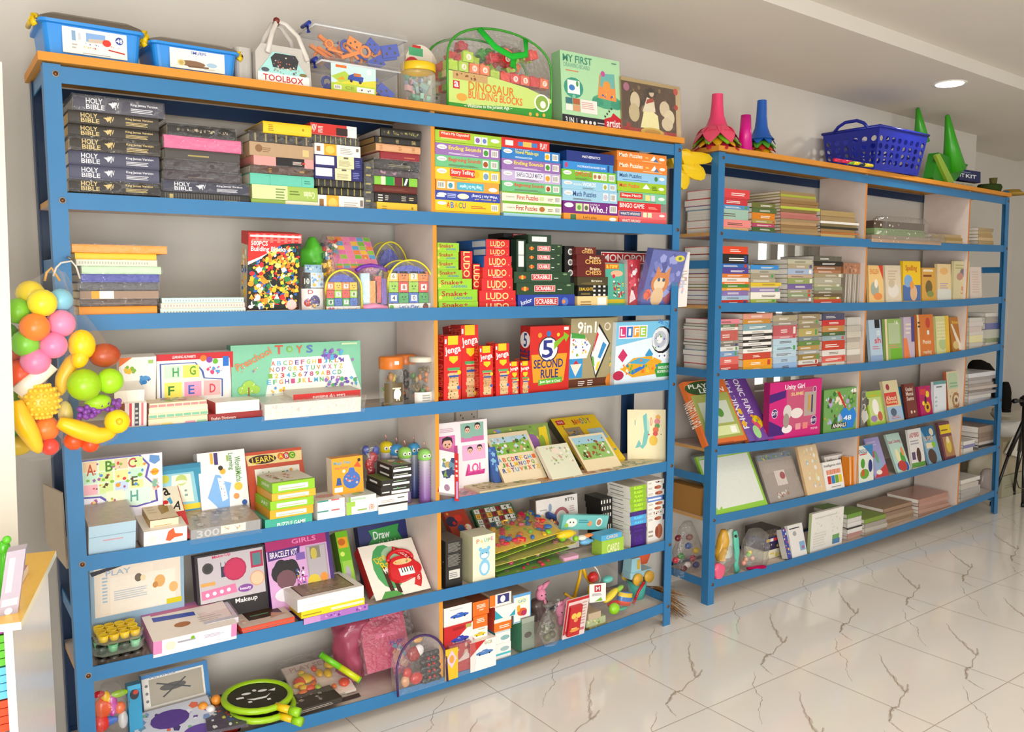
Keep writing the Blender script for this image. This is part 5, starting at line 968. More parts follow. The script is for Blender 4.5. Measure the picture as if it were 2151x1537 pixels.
for i, (xa, xb_, ya, yb, lab, c, d) in enumerate(((1008, 1137, 1020, 1012, 'flat wooden safari puzzle lying in front of the alphabet tray', 'd8c8a0', 's 50 4 .04 .06 .96 .94 .09 6c8048,a8a060,887850,b8c078,c0a070'), (1140, 1207, 1010, 998, 'flat puzzle in bright reds and yellows lying before the pale sheets', 'c0a080', 's 50 5 .04 .06 .96 .94 .12 d05040,e0c040,7c68a8,58a090,e08040'), (1210, 1295, 996, 984, 'flat red and white checked puzzle lying on the shelf', 'd8c8a8', 'g 7 6 .05 .05 .95 .95 c07858,e8dcc8,d89878'), (1300, 1392, 984, 968, 'flat pale green map puzzle lying below the cream card', 'd8d0b0', 's 60 7 .04 .06 .96 .94 .09 90a888,c8c8a0,a88870,88a8a8'))):
    z = rb(1, 4, xa)+.001; y0 = .012; X0 = XatPx(xa, y0, z+.01); X1 = XatPx(xb_, y0, z+.01); carton('wooden_puzzle', Matrix.Translation((X0, y0, z)), X1-X0-.003, .018+.004*(i == 0), .16 if i < 3 else .12, c, '', lab, 'wooden puzzle', side='e8d8b8', dt=d)
z = rb(1, 4, 975)+.001; X0 = XatPx(966, .02, z); X1 = XatPx(1006, .02, z); carton('picture_book', Matrix.Translation((X0, .02, z)), X1-X0, .012, .2, 'e0a8b8', 'r 0 0 1 1 d85878', 'thin pink-edged book lying flat under the tilted red box', 'picture book', dt='s 30 4 .05 .05 .95 .95 .09 d8c0c8,b8a0a8,f0e0e0,a08890')
# ================= near unit, fifth shelf =================
stand(1, 5, 'activity_set', 'big dog-family drawing card set in a pale blue box by the post', 'activity set', (192, 1305), (388, 1283), (188, 1192), .17, .04, '98b4c8', 'r .04 .04 .96 .94 e8dccc;p 3c3c48 .02 .82 .42 .96 .44 1 .0 .9;p ece0d0 .1 .1 .64 .1 .66 .9 .1 .8;p f0e6d8 .2 .06 .9 .06 .9 .72 .2 .74;t .16 .78 .42 .88 a8b8c8 PLAY;e .5 .66 .04 .08 786c60;e .55 .64 .03 .06 e8d8b0;e .73 .52 .06 .12 e0b070;e .68 .46 .03 .06 c89050;e .88 .36 .05 .1 e8b878;l .24 .3 .6 .5 5 c0c8d0;l .12 .3 .18 .8 8 a8c0d0;r .8 .04 .97 .14 d8c828;c .9 .97 .04 d84858')
MK = 'r 0 0 1 1 2c2424;r .04 .14 .97 .97 c8c0c4;c .17 .75 .1 4c4844;c .17 .75 .07 3a3634;r .35 .55 .42 .82 3c2c50;r .36 .74 .41 .9 c8c4c8;c .55 .66 .21 b82858;c .55 .66 .18 c83060;r .78 .62 .96 .92 b83058;r .81 .66 .93 .88 58888c;c .86 .42 .14 e0a888;c .86 .42 .12 f0c8a8;r .06 .44 .26 .5 e0a858;p e880a8 .06 .2 .56 .24 .54 .4 .06 .36;c .14 .28 .035 f8e8f0;c .24 .29 .035 f8e8f0;c .34 .3 .035 f8e8f0;c .44 .31 .035 f8e8f0;e .68 .28 .11 .07 8c50a0;t .6 .24 .76 .31 f0e0f4 beauty;T 3 .24 .9 .5 .97 d84078 Make-Up;t .52 .01 .84 .12 f4f0ee Makeup'
stand(1, 5, 'makeup_set', 'black-framed toy make-up box with pink compacts behind a window', 'toy make-up box', (417, 1288), (564, 1258), (408, 1170), .15, .045, '2c2424', MK, side='483850')
BK = 'r 0 0 1 1 d8a8d4;r 0 .84 1 1 b02070;p 50287c .02 .68 .5 .72 .52 .86 .02 .84;t .05 .72 .47 .82 f0e8f4 BRACELET KIT;t .4 .9 .78 .98 e888b8 GIRLS;e .26 .46 .22 .2 241c20;e .2 .56 .1 .12 1c1618;e .36 .52 .1 .14 1c1618;e .26 .34 .15 .16 785058;e .26 .1 .2 .12 ece4ec;r .6 .1 .92 .82 a8a0a4;r .62 .12 .9 .8 b8b0b4;r .66 .6 .82 .8 8c8470;e .72 .68 .05 .1 c8b850;r .44 .62 .58 .74 8060b0;e .68 .22 .1 .12 e0c838;e .84 .26 .06 .08 e89838;s 20 4 .4 .1 .58 .5 .035 5868a8,d8a040,f0e8f4,402838;t .42 .22 .58 .34 c050a8 KIT;r .94 0 1 1 482878'
stand(1, 5, 'craft_kit', 'lilac and purple bracelet craft kit with a curly-haired girl on it', 'craft kit', (571, 1268), (706, 1245), (556, 1140), .13, .05, 'd8a8d4', BK, side='502870')
stand(1, 5, 'toy_box', 'bright green toy box standing behind the framed tray stack', 'toy box', (727, 1243), (752, 1238), (703, 1118), .14, .06, '78bc20', 'r .1 .72 .9 .9 e8a828;e .4 .82 .3 .06 c87020;r .15 .05 .95 .5 a0cc50;e .5 .3 .2 .12 b8b0b8;c .3 .62 .04 d8e870', side='587c20')
stand(1, 5, 'toy_box', 'navy drawing toy box with a green burst reading Draw with Light', 'toy box', (765, 1215), (872, 1195), (750, 1108), .22, .04, '28306c', 'p 389848 .2 .3 .14 .6 .26 .74 .2 .9 .8 .94 .76 .8 .84 .6 .7 .4 .74 .3 .5 .24;t .28 .7 .6 .86 e4e8e4 Draw;t .28 .5 .78 .66 e4e8e4 with Light', side='20284c')
pn = 'r 0 0 1 1 f0e8dc;e .4 .55 .26 .42 58a868;e .55 .75 .2 .16 a8c8a8;p 4c2c20 .3 .04 .38 .04 .34 .6 .28 .6;p 4c2c20 .42 .04 .5 .04 .46 .56 .4 .56;p 58a050 .1 0 .5 0 .4 .1 .2 .12;T 22 .2 .66 .42 .78 e8c830 Dino;T 16 .28 .54 .58 .68 e8c830 Rare;T 16 .3 .46 .56 .56 f4f0e8 MUSIC;'
arc = []
for i in range(13):
    a = math.radians(68-i*8.5); arc.append((.38+.56*math.cos(a), .38+.56*math.sin(a)))
arc2 = [(.38+(x-.38)*.78, .38+(y-.38)*.78) for x, y in arc]
pn += 'p cc2c30 '+' '.join('%.3f %.3f' % q for q in arc+arc2[::-1])+';'
for i, ch in enumerate('DINOSAUR PIANO'):
    a = 62-i*6.2; ar = math.radians(a); x, y = .38+.5*math.cos(ar), .38+.5*math.sin(ar)
    if ch != ' ': pn += 'T %.0f %.3f %.3f %.3f %.3f f4ece8 %s;' % (a-90, x-.022, y-.026, x+.022, y+.026, ch)
o, M, w, h = stand(1, 5, 'toy_box', 'white toy piano box with a red keyboard toy moulded on its front', 'toy piano box', (790, 1262), (905, 1238), (751, 1150), .04, .05, 'f0e8dc', pn, side='c02c30')
g = G(); P = []
for i in range(30):
    a = 2*math.pi*i/30; r_ = 1+.12*math.cos(3*a+.6); P.append((w*.64+w*.34*r_*math.cos(a)*.9, h*.36+h*.27*r_*math.sin(a)))
vs = [(x, 0, z) for x, z in P]+[(w*.64+(x-w*.64)*.92, -.014, h*.36+(z-h*.36)*.92) for x, z in P]; n = 30
g.add(vs, [(i, n+i, n+(i+1) % n, (i+1) % n) for i in range(n)], 'd42830', 'gloss', True); g.add(vs, [tuple(range(n, 2*n))], 'd42830', 'gloss')
hd = [(w*(.64+.22*math.cos(math.radians(a))), -.008, h*(.58+.18*math.sin(math.radians(a)))) for a in range(-10, 200, 15)]; g.tube(hd, .008, 'd42830', 'gloss', 8, ru=(0, 1, 0))
g.deco('e .5 .76 .3 .12 f0c890;s 14 4 .24 .66 .76 .86 .04 68b080,e87838,f0e050;r .3 .18 .76 .5 f4f4f0;r .38 .3 .41 .5 222;r .46 .3 .49 .5 222;r .54 .3 .57 .5 222;r .64 .3 .67 .5 222;r .7 .3 .73 .5 222', (w*.36, -.014, h*.12), (1, 0, 0), (0, 0, 1), w*.58, h*.5); g.obj('keyboard_toy').parent = o
# plastic egg trays
def tray(z, px0, px1, Y, col, cups, label, h_=.03, m='clear_plastic'):
    X0 = XatPx(px0, Y, z); X1 = XatPx(px1, Y, z); w = X1-X0; root = empty('plastic_tray', Matrix.Translation((X0, Y, z)), label, 'tray of cups')
    g = G(); P = [(0, .03), (w*.15, 0), (w*.85, 0), (w, .03), (w, .12), (w*.85, .15), (w*.15, .15), (0, .12)]
    g.prism(P, 0, .003, col, 'clear_plastic'); n = len(P); cen = (w/2, .075)
    vs = [(x, y, .002) for x, y in P]+[(cen[0]+(x-cen[0])*1.06, cen[1]+(y-cen[1])*1.06, h_) for x, y in P]
    g.add(vs, [(i, (i+1) % n, n+(i+1) % n, n+i) for i in range(n)], col, 'clear_plastic', True); g.obj('tray', parent=root)
    for i in range(4):
        for j in range(3):
            g = G(); R = .017; MM = Matrix.Translation((w*(.16+.225*i), .03+.042*j, .004)); g.lathe([(.0001, 0), (R*.8, 0), (R, h_*.8), (R*.85, h_*.8), (R*.65, .004), (.0001, .004)], cups[(i+j) % len(cups)], 'plastic', 12, MM); g.obj('cup', parent=root)
zt_ = rb(1, 5, 240)+.001
tray(zt_, 200, 312, .01, 'b8a898', ['241c18', '3a342e'], 'lowest clear tray, holding dark cups, at the corner post')
tray(zt_+.036, 200, 306, .012, 'c8d0c0', ['3c4c40', '78c090', '3c4c40', '90d0a8'], 'middle clear tray, holding green and dark cups')
tray(zt_+.072, 205, 304, .014, 'c8c0b0', ['f0d028', 'e8c420'], 'topmost clear tray, holding bright yellow cups', .026)
stand(1, 5, 'game_box', 'wide white and pink box lying flat in front of the drawing set', 'game box', (322, 1376), (497, 1335), (322, 1349), .0, .2, 'f0e8e8', 'r 0 0 .1 1 e090bc;r .93 0 1 1 e090bc;c .2 .45 .35 e8dcc8;l .28 .5 .5 .8 1 a8a8b0;c .46 .7 .14 88b838;l .6 .4 .85 .7 3 c0b8d0', side='e090bc', top='e8e0d8', dt='r 0 .85 1 1 b878a8;p 4c60b0 .1 .6 .6 .55 .6 .68 .1 .75;e .4 .35 .1 .08 b07850;l .6 .3 .9 .5 3 c8c0b8;p c87898 .1 .8 .9 .8 .9 .9 .1 .9')
stand(1, 5, 'puzzle_box', 'small pale boxed puzzle lying on the white and pink box', 'puzzle box', (431, 1323), (501, 1309), (431, 1311), .03, .13, 'ece8ec', 'r 0 0 .06 1 b8b8e8;l .15 .4 .85 .7 1 c8c0c8', side='a8b0d0', top='c8ccd8', dt='r .15 .2 .88 .9 b8a088;s 20 5 .2 .25 .85 .85 .1 c8b0a0,a890a0,d8c0b0,98a0c0', zb=onY(431, 1325, .03).z+.004, wrap=1)
for i, (c, dz) in enumerate((('e05038', 0), ('e86048', .011), ('e85a40', .022))):
    z = rb(1, 5, 520)+.001+dz; X0 = XatPx(512-i*2, .005+.004*i, z); X1 = XatPx(619, .005+.004*i, z)
    carton('magic_slate_box', Matrix.Translation((X0, .005+.004*i, z)), X1-X0, .0105, .17, c, 'r 0 .8 1 1 %s' % shade(c, .8), ['lowest orange-red slate box under two others beside framed tray stack', 'middle orange-red slate box of the pile of three', 'topmost orange-red slate box with a dark picture on its lid'][i], 'slate box', top='d8c8b8', dt='r 0 .86 1 1 58a078;r .22 .3 .88 .85 3a2c24;r .26 .34 .84 .8 4c3828;p c89878 .6 .2 .95 .3 .7 .5;l .3 .5 .7 .6 1 68a078;s 10 4 0 .1 .2 .8 .07 e8a890,f0e0d0' if i == 2 else '')
stack(1, 5, 'of the flat boxes before the piano box', -.005, .2, [
 (1261, 625, 764, 'white box with pencils framed in its lid', 'f0ece4', 'l .1 .4 .6 .5 1 d8d0c8', {'top': 'f0ece6', 'side': 'e0dcd4', 'dt': 'r .1 .12 .9 .9 5c4838;r .12 .14 .88 .88 a08c74;s 50 8 .14 .16 .86 .86 .06 b89878,8c7c60,a8a088,90806c'}),
 (1286, 633, 766, 'bright yellow activity box', 'ecd42c', 'l .02 .3 .4 .7 1 b09820;r .46 .3 .98 .65 f4ecc8', {}),
 (1300, 638, 773, 'purple and pink activity box', 'b078c0', 's 16 4 .3 .1 1 .9 .25 8848a8,d0a0d0,7838a0;r 0 0 .25 1 c898cc', {'side': '583878'}),
], 'bx', cat='activity box', name='activity_box')
# right bay of the fifth shelf
stand(1, 5, 'game_box', 'tall black box with white print beside the orange divider edge', 'game box', (936, 1222), (971, 1216), (936, 1138), .03, .12, '34302c', 'l .15 .72 .9 .95 8 98948c;l .15 .36 .9 .66 10 98948c;r .2 .04 .85 .26 d8d4cc;l .25 .08 .8 .22 3 888', side='2c2622', top='6a6058', dl='s 10 5 .1 .1 .9 .95 .03 c8c4bc,888')
stand(1, 5, 'toy_box', 'pale cream box with a blue bear picture', 'toy box', (993, 1216), (1040, 1206), (993, 1128), .02, .1, 'e8e4c8', 'r .06 .03 .95 .97 e4e8d0;t .16 .82 .3 .92 e0885c P;t .34 .81 .46 .9 e8c050 A;t .5 .83 .62 .92 60b8c0 U;t .66 .82 .78 .91 90b860 P;t .8 .84 .9 .93 d878a8 E;c .52 .54 .14 88c4e0;c .34 .67 .05 88c4e0;c .7 .67 .05 88c4e0;e .52 .5 .16 .06 e4eef0;c .44 .56 .015 444;c .6 .56 .015 444;e .52 .22 .24 .2 90c8e4;e .52 .2 .15 .13 dcecf0', side='d0cca8', top='dcd8c0')
stand(1, 5, 'game_box', 'orange-red letter game box behind the bear box', 'game box', (955, 1130), (1000, 1120), (930, 1076), .2, .03, 'b04c38', 'c .2 .6 .2 3c3c58;c .55 .7 .14 d84838;c .8 .3 .12 f0e0d0;c .5 .3 .14 3c5c8c;s 10 4 0 0 1 1 .08 e8a050,c83838', Yr=.2)
stand(1, 5, 'alphabet_board', 'checkered capital-letter board leaning on the back wall', 'letter board', (1008, 1115), (1092, 1094), (990, 1070), .2, .02, '44704c', 'g 7 4 .03 .03 .97 .97 d8d4cc,8c3438,3c5070,d8d4cc,e0a848,d8d4cc;' + ''.join('t %.2f %.2f %.2f %.2f 3a3434 %s;' % (.07+.14*i, .08+.24*j, .13+.14*i, .2+.24*j, LT[(i+j*7) % 26]) for i in range(7) for j in range(4)), side='305838')
stand(1, 5, 'gadget_box', 'white box with a pink ring picture reading BTTs', 'gadget box', (1127, 1122), (1215, 1104), (1124, 1052), .18, .045, 'ece6e0', 'r .0 0 .02 1 887c70;t .7 .82 .92 .92 4c3c3c BTTs;c .6 .38 .3 b87078;c .6 .38 .2 ece6e0;e .34 .72 .04 .12 98a8c0;l .1 .66 .28 .72 1 a8a8a8;l .8 .5 .92 .7 3 c8a8a8', side='6c6258', top='70685e')
def pack(name, label, cat, M, w, d, h, col, dcol, seed, n=26, film='film_heavy', parts='toy_piece', sc=.012, group=None):
    """flat clear blister of loose pieces on a printed backing"""
    root = empty(name, M, label, cat, group)
    g = G(); g.box(0, 0, 0, w, d, .003, col, 'card'); g.deco('s 24 %d 0 0 1 1 .08 %s' % (seed, dcol), (0, 0, .003), (1, 0, 0), (0, 1, 0), w, d); g.obj('backing_card', parent=root)
    rg = random.Random(seed); cols = dcol.split(',')
    for i in range(n):
        g = G(); x = rg.uniform(.08, .92)*w; y = rg.uniform(.08, .92)*d; s = sc*rg.uniform(.7, 1.4); c = rg.choice(cols)
        if rg.random() < .5: g.ball((0, 0, 0), s, c, 'gloss', 9, (1, rg.uniform(.6, 1.4), .6))
        else: g.rbox(-s, -s*.7, -s*.4, s, s*.7, s*.4, s*.3, c, 'gloss')
        g.obj(parts, parent=root, M=Matrix.Translation((x, y, h*.5)) @ Matrix.Rotation(rg.uniform(0, 6), 4, 'Z') @ Matrix.Rotation(rg.uniform(-.5, .5), 4, 'X'))
    for o in root.children_recursive: 
        if o.name.startswith(parts): o.matrix_parent_inverse = Matrix.Identity(4)
    g = G(); nx, ny = 10, 8; vs = []
    for i in range(nx+1):
        for j in range(ny+1):
            u, v = i/nx, j/ny; e = min(1, 5*min(u, 1-u), 5*min(v, 1-v)); vs.append((u*w, v*d, .003+h*e*(.85+.3*noise.noise(Vector((u*7+seed, v*7, 0))))))
    g.add(vs, [(i*(ny+1)+j, (i+1)*(ny+1)+j, (i+1)*(ny+1)+j+1, i*(ny+1)+j+1) for i in range(nx) for j in range(ny)], 'f4f4f4', film, True); g.obj('clear_cover', parent=root)
    return root
zc = rb(1, 5, 1120)+.007; LBL = ['lowest lime-edged toy card pack in the slumped heap', 'second toy card pack from below in the slumped heap', 'third toy card pack from below in the slumped heap', 'fourth toy card pack from below in the slumped heap', 'topmost toy card pack of the heap, showing red and orange pieces']
for i in range(5):
    X0 = XatPx(1050-i*3, .02, zc+.02*i); X1 = XatPx(1216-i*8+(10 if i == 2 else 0), .02, zc+.02*i); M = Matrix.Translation((X0, .034+.004*i, zc+.024*i)) @ Matrix.Rotation(math.radians((-4, 3, -3, 4, -2)[i]), 4, 'Z') @ Matrix.Rotation(math.radians(4 if i < 4 else 14), 4, 'X') @ Matrix.Rotation(math.radians((0, -3, -4, -5, -7)[i]), 4, 'Y')
    pack('toy_card_pack', LBL[i], 'toy pack', M, X1-X0, .22, .018, ['88b838', '90c040', 'c8c060', '98c030', 'e8c838'][i], ['d84058,88b838,d8c0a0', 'c84878,e8b0a0,98c040', 'e8a890,b87878,88b050', 'c03048,d07090,f0d8c0,88c030', 'e04030,e87838,d82858,f0c030,3c78b8,88c838'][i], 20+i, 64 if i == 4 else 12)
M, w, h, _ = frame(1, 5, (1178, 1112), (1276, 1119), (1180, 1083), .1, zb=onY(1178, 1112, .1).z)
g = G(); g.box(0, 0, 0, w, .02, h*1.05, '7cc8c4', 'gloss'); g.deco('e .2 .5 .12 .32 e8f0e8;c .17 .52 .06 444;c .24 .52 .06 444;c .8 .55 .32 e8f4f0;c .8 .55 .22 c08868;e .6 .45 .05 .2 e8a878;l .35 .5 .6 .8 2 4c98a8;c .1 .3 .16 a8d050', (0, 0, 0), (1, 0, 0), (0, 0, 1), w, h)
MR = M @ Matrix.Rotation(math.radians(10), 4, 'Y'); o = g.obj('doll_pouch', M=MR, label='turquoise pouch with a doll face lying over the rattles', cat='doll pouch')
stand(1, 5, 'game_box', 'small dark blue sports card box tilted by the turquoise pouch', 'card box', (1155, 1100), (1172, 1108), (1152, 1074), .12, .02, '30447c', 's 10 4 .1 .1 .9 .6 .12 b87030,e0a050,502818;r 0 .8 1 1 4868a8', free=True, zb=onY(1155, 1104, .12).z)
RT = [('f0d028', 1188, 1122, .028, (1.9, .8, .7)), ('88c830', 1181, 1128, .02, (.9, 1, 1)), ('90d030', 1209, 1131, .014, (1, 1, 1)), ('78b8e0', 1230, 1137, .024, (1.5, .8, .6)), ('e89050', 1235, 1124, .018, (1.6, .8, .5)), ('f4ece0', 1222, 1129, .02, (1.2, 1, .6))]
RL = ['yellow rattle toy lying across the heap end', 'lime green rattle head beside the yellow one', 'small green ball rattle under the turquoise pouch', 'pale blue rattle toy near the flash card boxes', 'orange rattle toy beneath the turquoise pouch', 'white rattle toy between the blue and yellow ones']
for (c, px, py, s, sc), lb in zip(RT, RL):
    g = G(); p = onY(px, py, .06); p.z = max(p.z, rb(1, 5, px)+s*sc[2]+.002); g.ball((0, 0, 0), s, c, 'gloss', 14, sc); g.tube([(s*.8, 0, 0), (s*2, 0, -.003)], s*.3, c, 'gloss', 8); g.obj('baby_rattle', M=Matrix.Translation(p), label=lb, cat='rattle')
z = rb(1, 5, 1200)+.001; X0 = XatPx(1186, .02, z+.02); X1 = XatPx(1218, .02, z+.02); g = G(); g.rbox(0, 0, 0, X1-X0, .05, .03, .012, 'e8b0cc', 'plastic'); g.obj('soap_bar', M=Matrix.Translation((X0, .02, z)), label='small pink soap-like packet on the shelf edge', cat='packet')
stack(1, 5, 'of two small boxes before flash cards', .0, .07, [(1126, 1263, 1306, 'small sky blue card box', '5cb0d8', 't .25 .2 .8 .8 e8d0c0 CARDS', {}), (1137, 1264, 1310, 'small lime card box', 'a8cc50', 't .25 .2 .8 .7 e8e8c0 CARDS', {})], 'bx', cat='card box', name='card_box')
FL = []
ys = [1023, 1032, 1041, 1050, 1059, 1068, 1077, 1086, 1096, 1105, 1114, 1123]
cc = ['98c038']*6+['48307c', '58a8e0', '58a8e0', '482878', '482878', '482878']
nm = ['lime green']*6+['purple', 'sky blue', 'sky blue', 'purple', 'purple', 'purple']
for i, y in enumerate(ys): FL.append((y, 1323+(i % 3), 1358-(i % 2), nm[i]+' flash card box', cc[i], 't .25 .2 .75 .8 %s FLASH' % shade(cc[i], 1.35), {'side': 'f0ece4', 'dl': 'l .1 .3 .8 .7 1 888', 'top': 'd8d4c0'}))
stack(1, 5, 'in the tall flash card pile', .02, .16, FL, 'bx', cat='flash card box', name='flash_card_box')
FL = []
for i, y in enumerate([1012, 1022, 1034, 1046, 1056, 1066, 1076, 1088, 1100]):
    c = 'f0ece4' if i != 3 else '7090d0'
    FL.append((y, 1360, 1395-(i % 2)*3, 'white animal picture card box' if i != 3 else 'blue and white card box', c, ('e .7 .5 .2 .35 c07858;e .55 .5 .1 .25 a05840;l .05 .3 .4 .7 2 b0a898' if i % 3 else 's 8 %d .3 .1 .95 .9 .2 2c2826,d8b890,5c4838;l .05 .3 .3 .7 2 b0a898' % i) if i != 3 else 'r .05 .3 .9 .7 e8ecf4', {'side': 'e8e0d8'}))
stack(1, 5, 'in the card pile at the end post', .03, .16, FL, 'bx', cat='flash card box', name='flash_card_box', jit=.012)
FL = [(onY(1, 1, 0) and y, 1262+i*2, 1286, 'black and white striped card box', '2c2a28', 'g 8 1 .0 .2 1 .8 e8e4dc,2c2a28', {}) for i, y in enumerate([1048, 1062, 1076, 1090])]
stack(1, 5, 'in the dark pile behind the flash cards', .14, .12, FL, 'bx', cat='flash card box', name='flash_card_box')
# ================= near unit, bottom shelf =================
def car(x, y, s, c): return 'e %.2f %.2f %.2f %.2f %s;p %s %.2f %.2f %.2f %.2f %.2f %.2f %.2f %.2f;c %.2f %.2f .05 222;c %.2f %.2f .05 222;p 8ca0c0 %.2f %.2f %.2f %.2f %.2f %.2f;' % (x, y, s, s*.32, c, c, x-s*.5, y, x-s*.25, y+s*.45, x+s*.3, y+s*.45, x+s*.6, y, x-s*.55, y-s*.2, x+s*.55, y-s*.2, x-s*.3, y+s*.08, x-s*.2, y+s*.36, x+s*.1, y+s*.08)
def bb(label, xa, xb, yb, yt, Y, t, c, d, side=None, top=None, name='toy_car_box', cat='toy car box', z=None, **k):
    return stand(1, 6, name, label, cat, (xa, yb), (xb, yb-(xb-xa)*.14), (xa, yt), Y, t, c, d, side=side, top=top, zb=z, **k)
zb6 = rb(1, 6, 960)+.001
def Z(px, py, Y): return onY(px, py, Y).z
# column 1
bb('white box with a blue sports car, on the red car box', 933, 991, 1318, 1279, .03, .13, 'f2eee8', car(.55, .45, .34, '3868c0')+'l .2 .8 .8 .9 1 c8c8c8', 'e8e4dc', '8a6a58', z=Z(933, 1319, .03))
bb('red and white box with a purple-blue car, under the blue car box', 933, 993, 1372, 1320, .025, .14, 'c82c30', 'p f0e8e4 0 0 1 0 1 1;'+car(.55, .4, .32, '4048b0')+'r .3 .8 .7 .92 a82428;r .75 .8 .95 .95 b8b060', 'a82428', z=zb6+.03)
bb('orange and white car box at the front of the second column', 992, 1024, 1350, 1322, .03, .13, 'f0ece4', car(.5, .5, .38, 'e8c828')+'p c83030 0 0 .3 0 0 .5;l .4 .85 .9 .95 1 b8a860', 'd8d0c8', z=Z(992, 1351, .03))
bb('white box with a silver-blue car, lowest front box', 988, 1042, 1393, 1352, .0, .12, 'f2eee8', car(.55, .35, .34, '5888c0')+'p c83030 0 .3 0 1 .6 1;t .55 .75 .85 .92 b0b070 RACER', 'b82c30')
bb('orange box on top of the second column', 993, 1027, 1295, 1266, .035, .14, 'e87828', 'l .25 .5 .9 .8 3 f8f0e0;t .4 .3 .7 .4 f8e8d0 car', 'a05830', '8c4c34', z=Z(993, 1296, .035))
bb('orange box beneath the topmost orange one', 994, 1024, 1322, 1297, .03, .14, 'e87828', 'l .25 .45 .9 .85 3 f8f0e0', 'a05830', z=Z(994, 1323, .03))
bb('yellow picture card standing in front of car boxes', 936, 962, 1410, 1366, -.005, .006, 'e8c030', 'p e0c8d8 .1 .5 .5 .95 .9 .5 .5 .05;e .5 .5 .2 .2 e8a050', name='picture_card', cat='card')
bb('red and grey wrapped toy lying below the red car box', 945, 990, 1396, 1358, .008, .03, 'b84048', 's 14 4 0 0 1 1 .15 a8a0a0,c8b0a0,8c1c2c;p d8c8c0 .3 .0 1 .1 .8 .5', name='toy_pack', cat='toy pack', wrap=2)
bb('white and orange box with a navy picture, third column', 1029, 1074, 1276, 1252, .04, .15, 'f0ece4', 'r 0 0 .25 1 e88028;r .35 .15 .9 .9 40407c;e .6 .5 .12 .3 e8e8f0', 'c0a890', 'b0a090', z=Z(1029, 1277, .04))
bb('white card box with turquoise corner, third column', 1040, 1082, 1302, 1277, .028, .14, 'f0ece8', 'p 38a8b8 0 0 .4 0 0 .8;p 38a8b8 .7 0 1 0 1 .5', 'c04838', z=Z(1040, 1303, .028))
bb('orange and white box in the third column', 1038, 1074, 1328, 1303, .03, .14, 'e87c28', 'p f0e8e0 0 .7 1 .7 1 1 0 1;l .3 .2 .9 .5 2 f8f0e0', 'c04838', z=Z(1038, 1329, .03))
bb('white and turquoise box, upper of a pair', 1040, 1072, 1354, 1329, .025, .13, 'f0eee8', 'e .65 .4 .3 .2 90b8b8;r 0 .88 1 1 c8d8d8', '38a8b8', z=Z(1040, 1355, .025))
bb('white and turquoise box, lower of a pair', 1041, 1073, 1379, 1355, .02, .13, 'f0eee8', 'e .6 .5 .3 .2 a8c0c0;r 0 0 1 .18 58c0c8', '38a8b8')
bb('white and blue building toy box with fruit-coloured picture', 1078, 1115, 1310, 1251, .03, .12, 'f0eee8', 'r 0 0 1 .03 58a0d0;r 0 0 .04 1 58a0d0;r 0 .9 1 1 68a8d8;r .95 0 1 1 58a0d0;e .5 .74 .3 .12 f0e8c0;t .3 .68 .7 .8 58a8c8 LaQ;e .5 .35 .28 .14 d86838;e .6 .3 .16 .1 b83860;e .3 .5 .1 .12 e8b040', 'a08c78', 'a89888', name='toy_box', cat='toy box', z=Z(1078, 1311, .03))
bb('grey-green wrapped box with a plain front', 1096, 1122, 1352, 1300, .02, .13, '8c9888', 'e .5 .3 .3 .12 585048;r 0 .8 1 1 a8b0a0', '58a078', '4c4c44', name='toy_box', cat='toy box', wrap=1)
# pink rabbit toys, grey bag
def rabbit(px, py, Y, s, label, zmin=None):
    p = onY(px, py, Y); 
    root = empty('toy_rabbit', Matrix.Translation(p), label, 'toy rabbit')
    g = G(); g.ball((0, 0, 0), s, 'e898b4', 'cloth', 16, (1, .9, 1.15)); g.obj('head', parent=root).parent = root
    g = G(); g.tube([(s*.3, 0, s*.8), (s*1.0, -.0, s*1.5), (s*1.9, 0, s*2.0)], [s*.32, s*.42, s*.2], 'e898b4', 'cloth', 10, ru=(0, 1, 0)); g.obj('ear', parent=root)
    g = G(); g.tube([(-s*.3, 0, s*.8), (-s*.4, 0, s*1.3), (s*.1, -.01, s*1.7)], [s*.3, s*.36, s*.2], 'e898b4', 'cloth', 10, ru=(0, 1, 0)); g.obj('ear', parent=root)
    g = G(); g.ball((s*.1, -s*.2, -s*1.5), s*.9, 'dc8ca8', 'cloth', 14, (1, .8, 1.2)); g.obj('body', parent=root)
    for e in (-.4, .4):
        g = G(); g.ball((e*s, -s*.82, s*.1), s*.13, '2c2424', 'gloss', 8); g.obj('eye', parent=root)
    return root
rabbit(1136, 1248, .1, .026, 'pink toy rabbit with raised ears sitting higher behind the grey bag')
r2 = rabbit(1178, 1283, .06, .027, 'pink toy rabbit in a film bag between grey bag and red toy')
b_ = blobbag('film_bag', 'clear film bag round the lower pink rabbit', 'bag', [(1318, 1168, 1190), (1300, 1158, 1192), (1280, 1154, 1196), (1262, 1158, 1192), (1250, 1164, 1184)], .06, .034, 'film', seed=4)
b_ = blobbag('film_bag', 'knotted grey film bag hanging over the bottom shelf edge', 'bag', [(1354, 1140, 1166), (1345, 1136, 1172), (1325, 1132, 1174), (1305, 1134, 1168), (1292, 1140, 1162), (1278, 1146, 1154), (1268, 1140, 1164)], -.02, .028, 'film_heavy', 'b8b8a0', 7, .02)
for k_, (px, py, s) in enumerate(((1148, 1320, .02), (1160, 1332, .018), (1150, 1338, .02), (1160, 1314, .016))):
    g = G(); g.ball(onY(px, py, -.02), s, ['6c6c50', '585840', '74745c', '4c4c3c'][k_], 'plastic', 10, (1, .8, 1)); g.obj('toy_piece').parent = b_
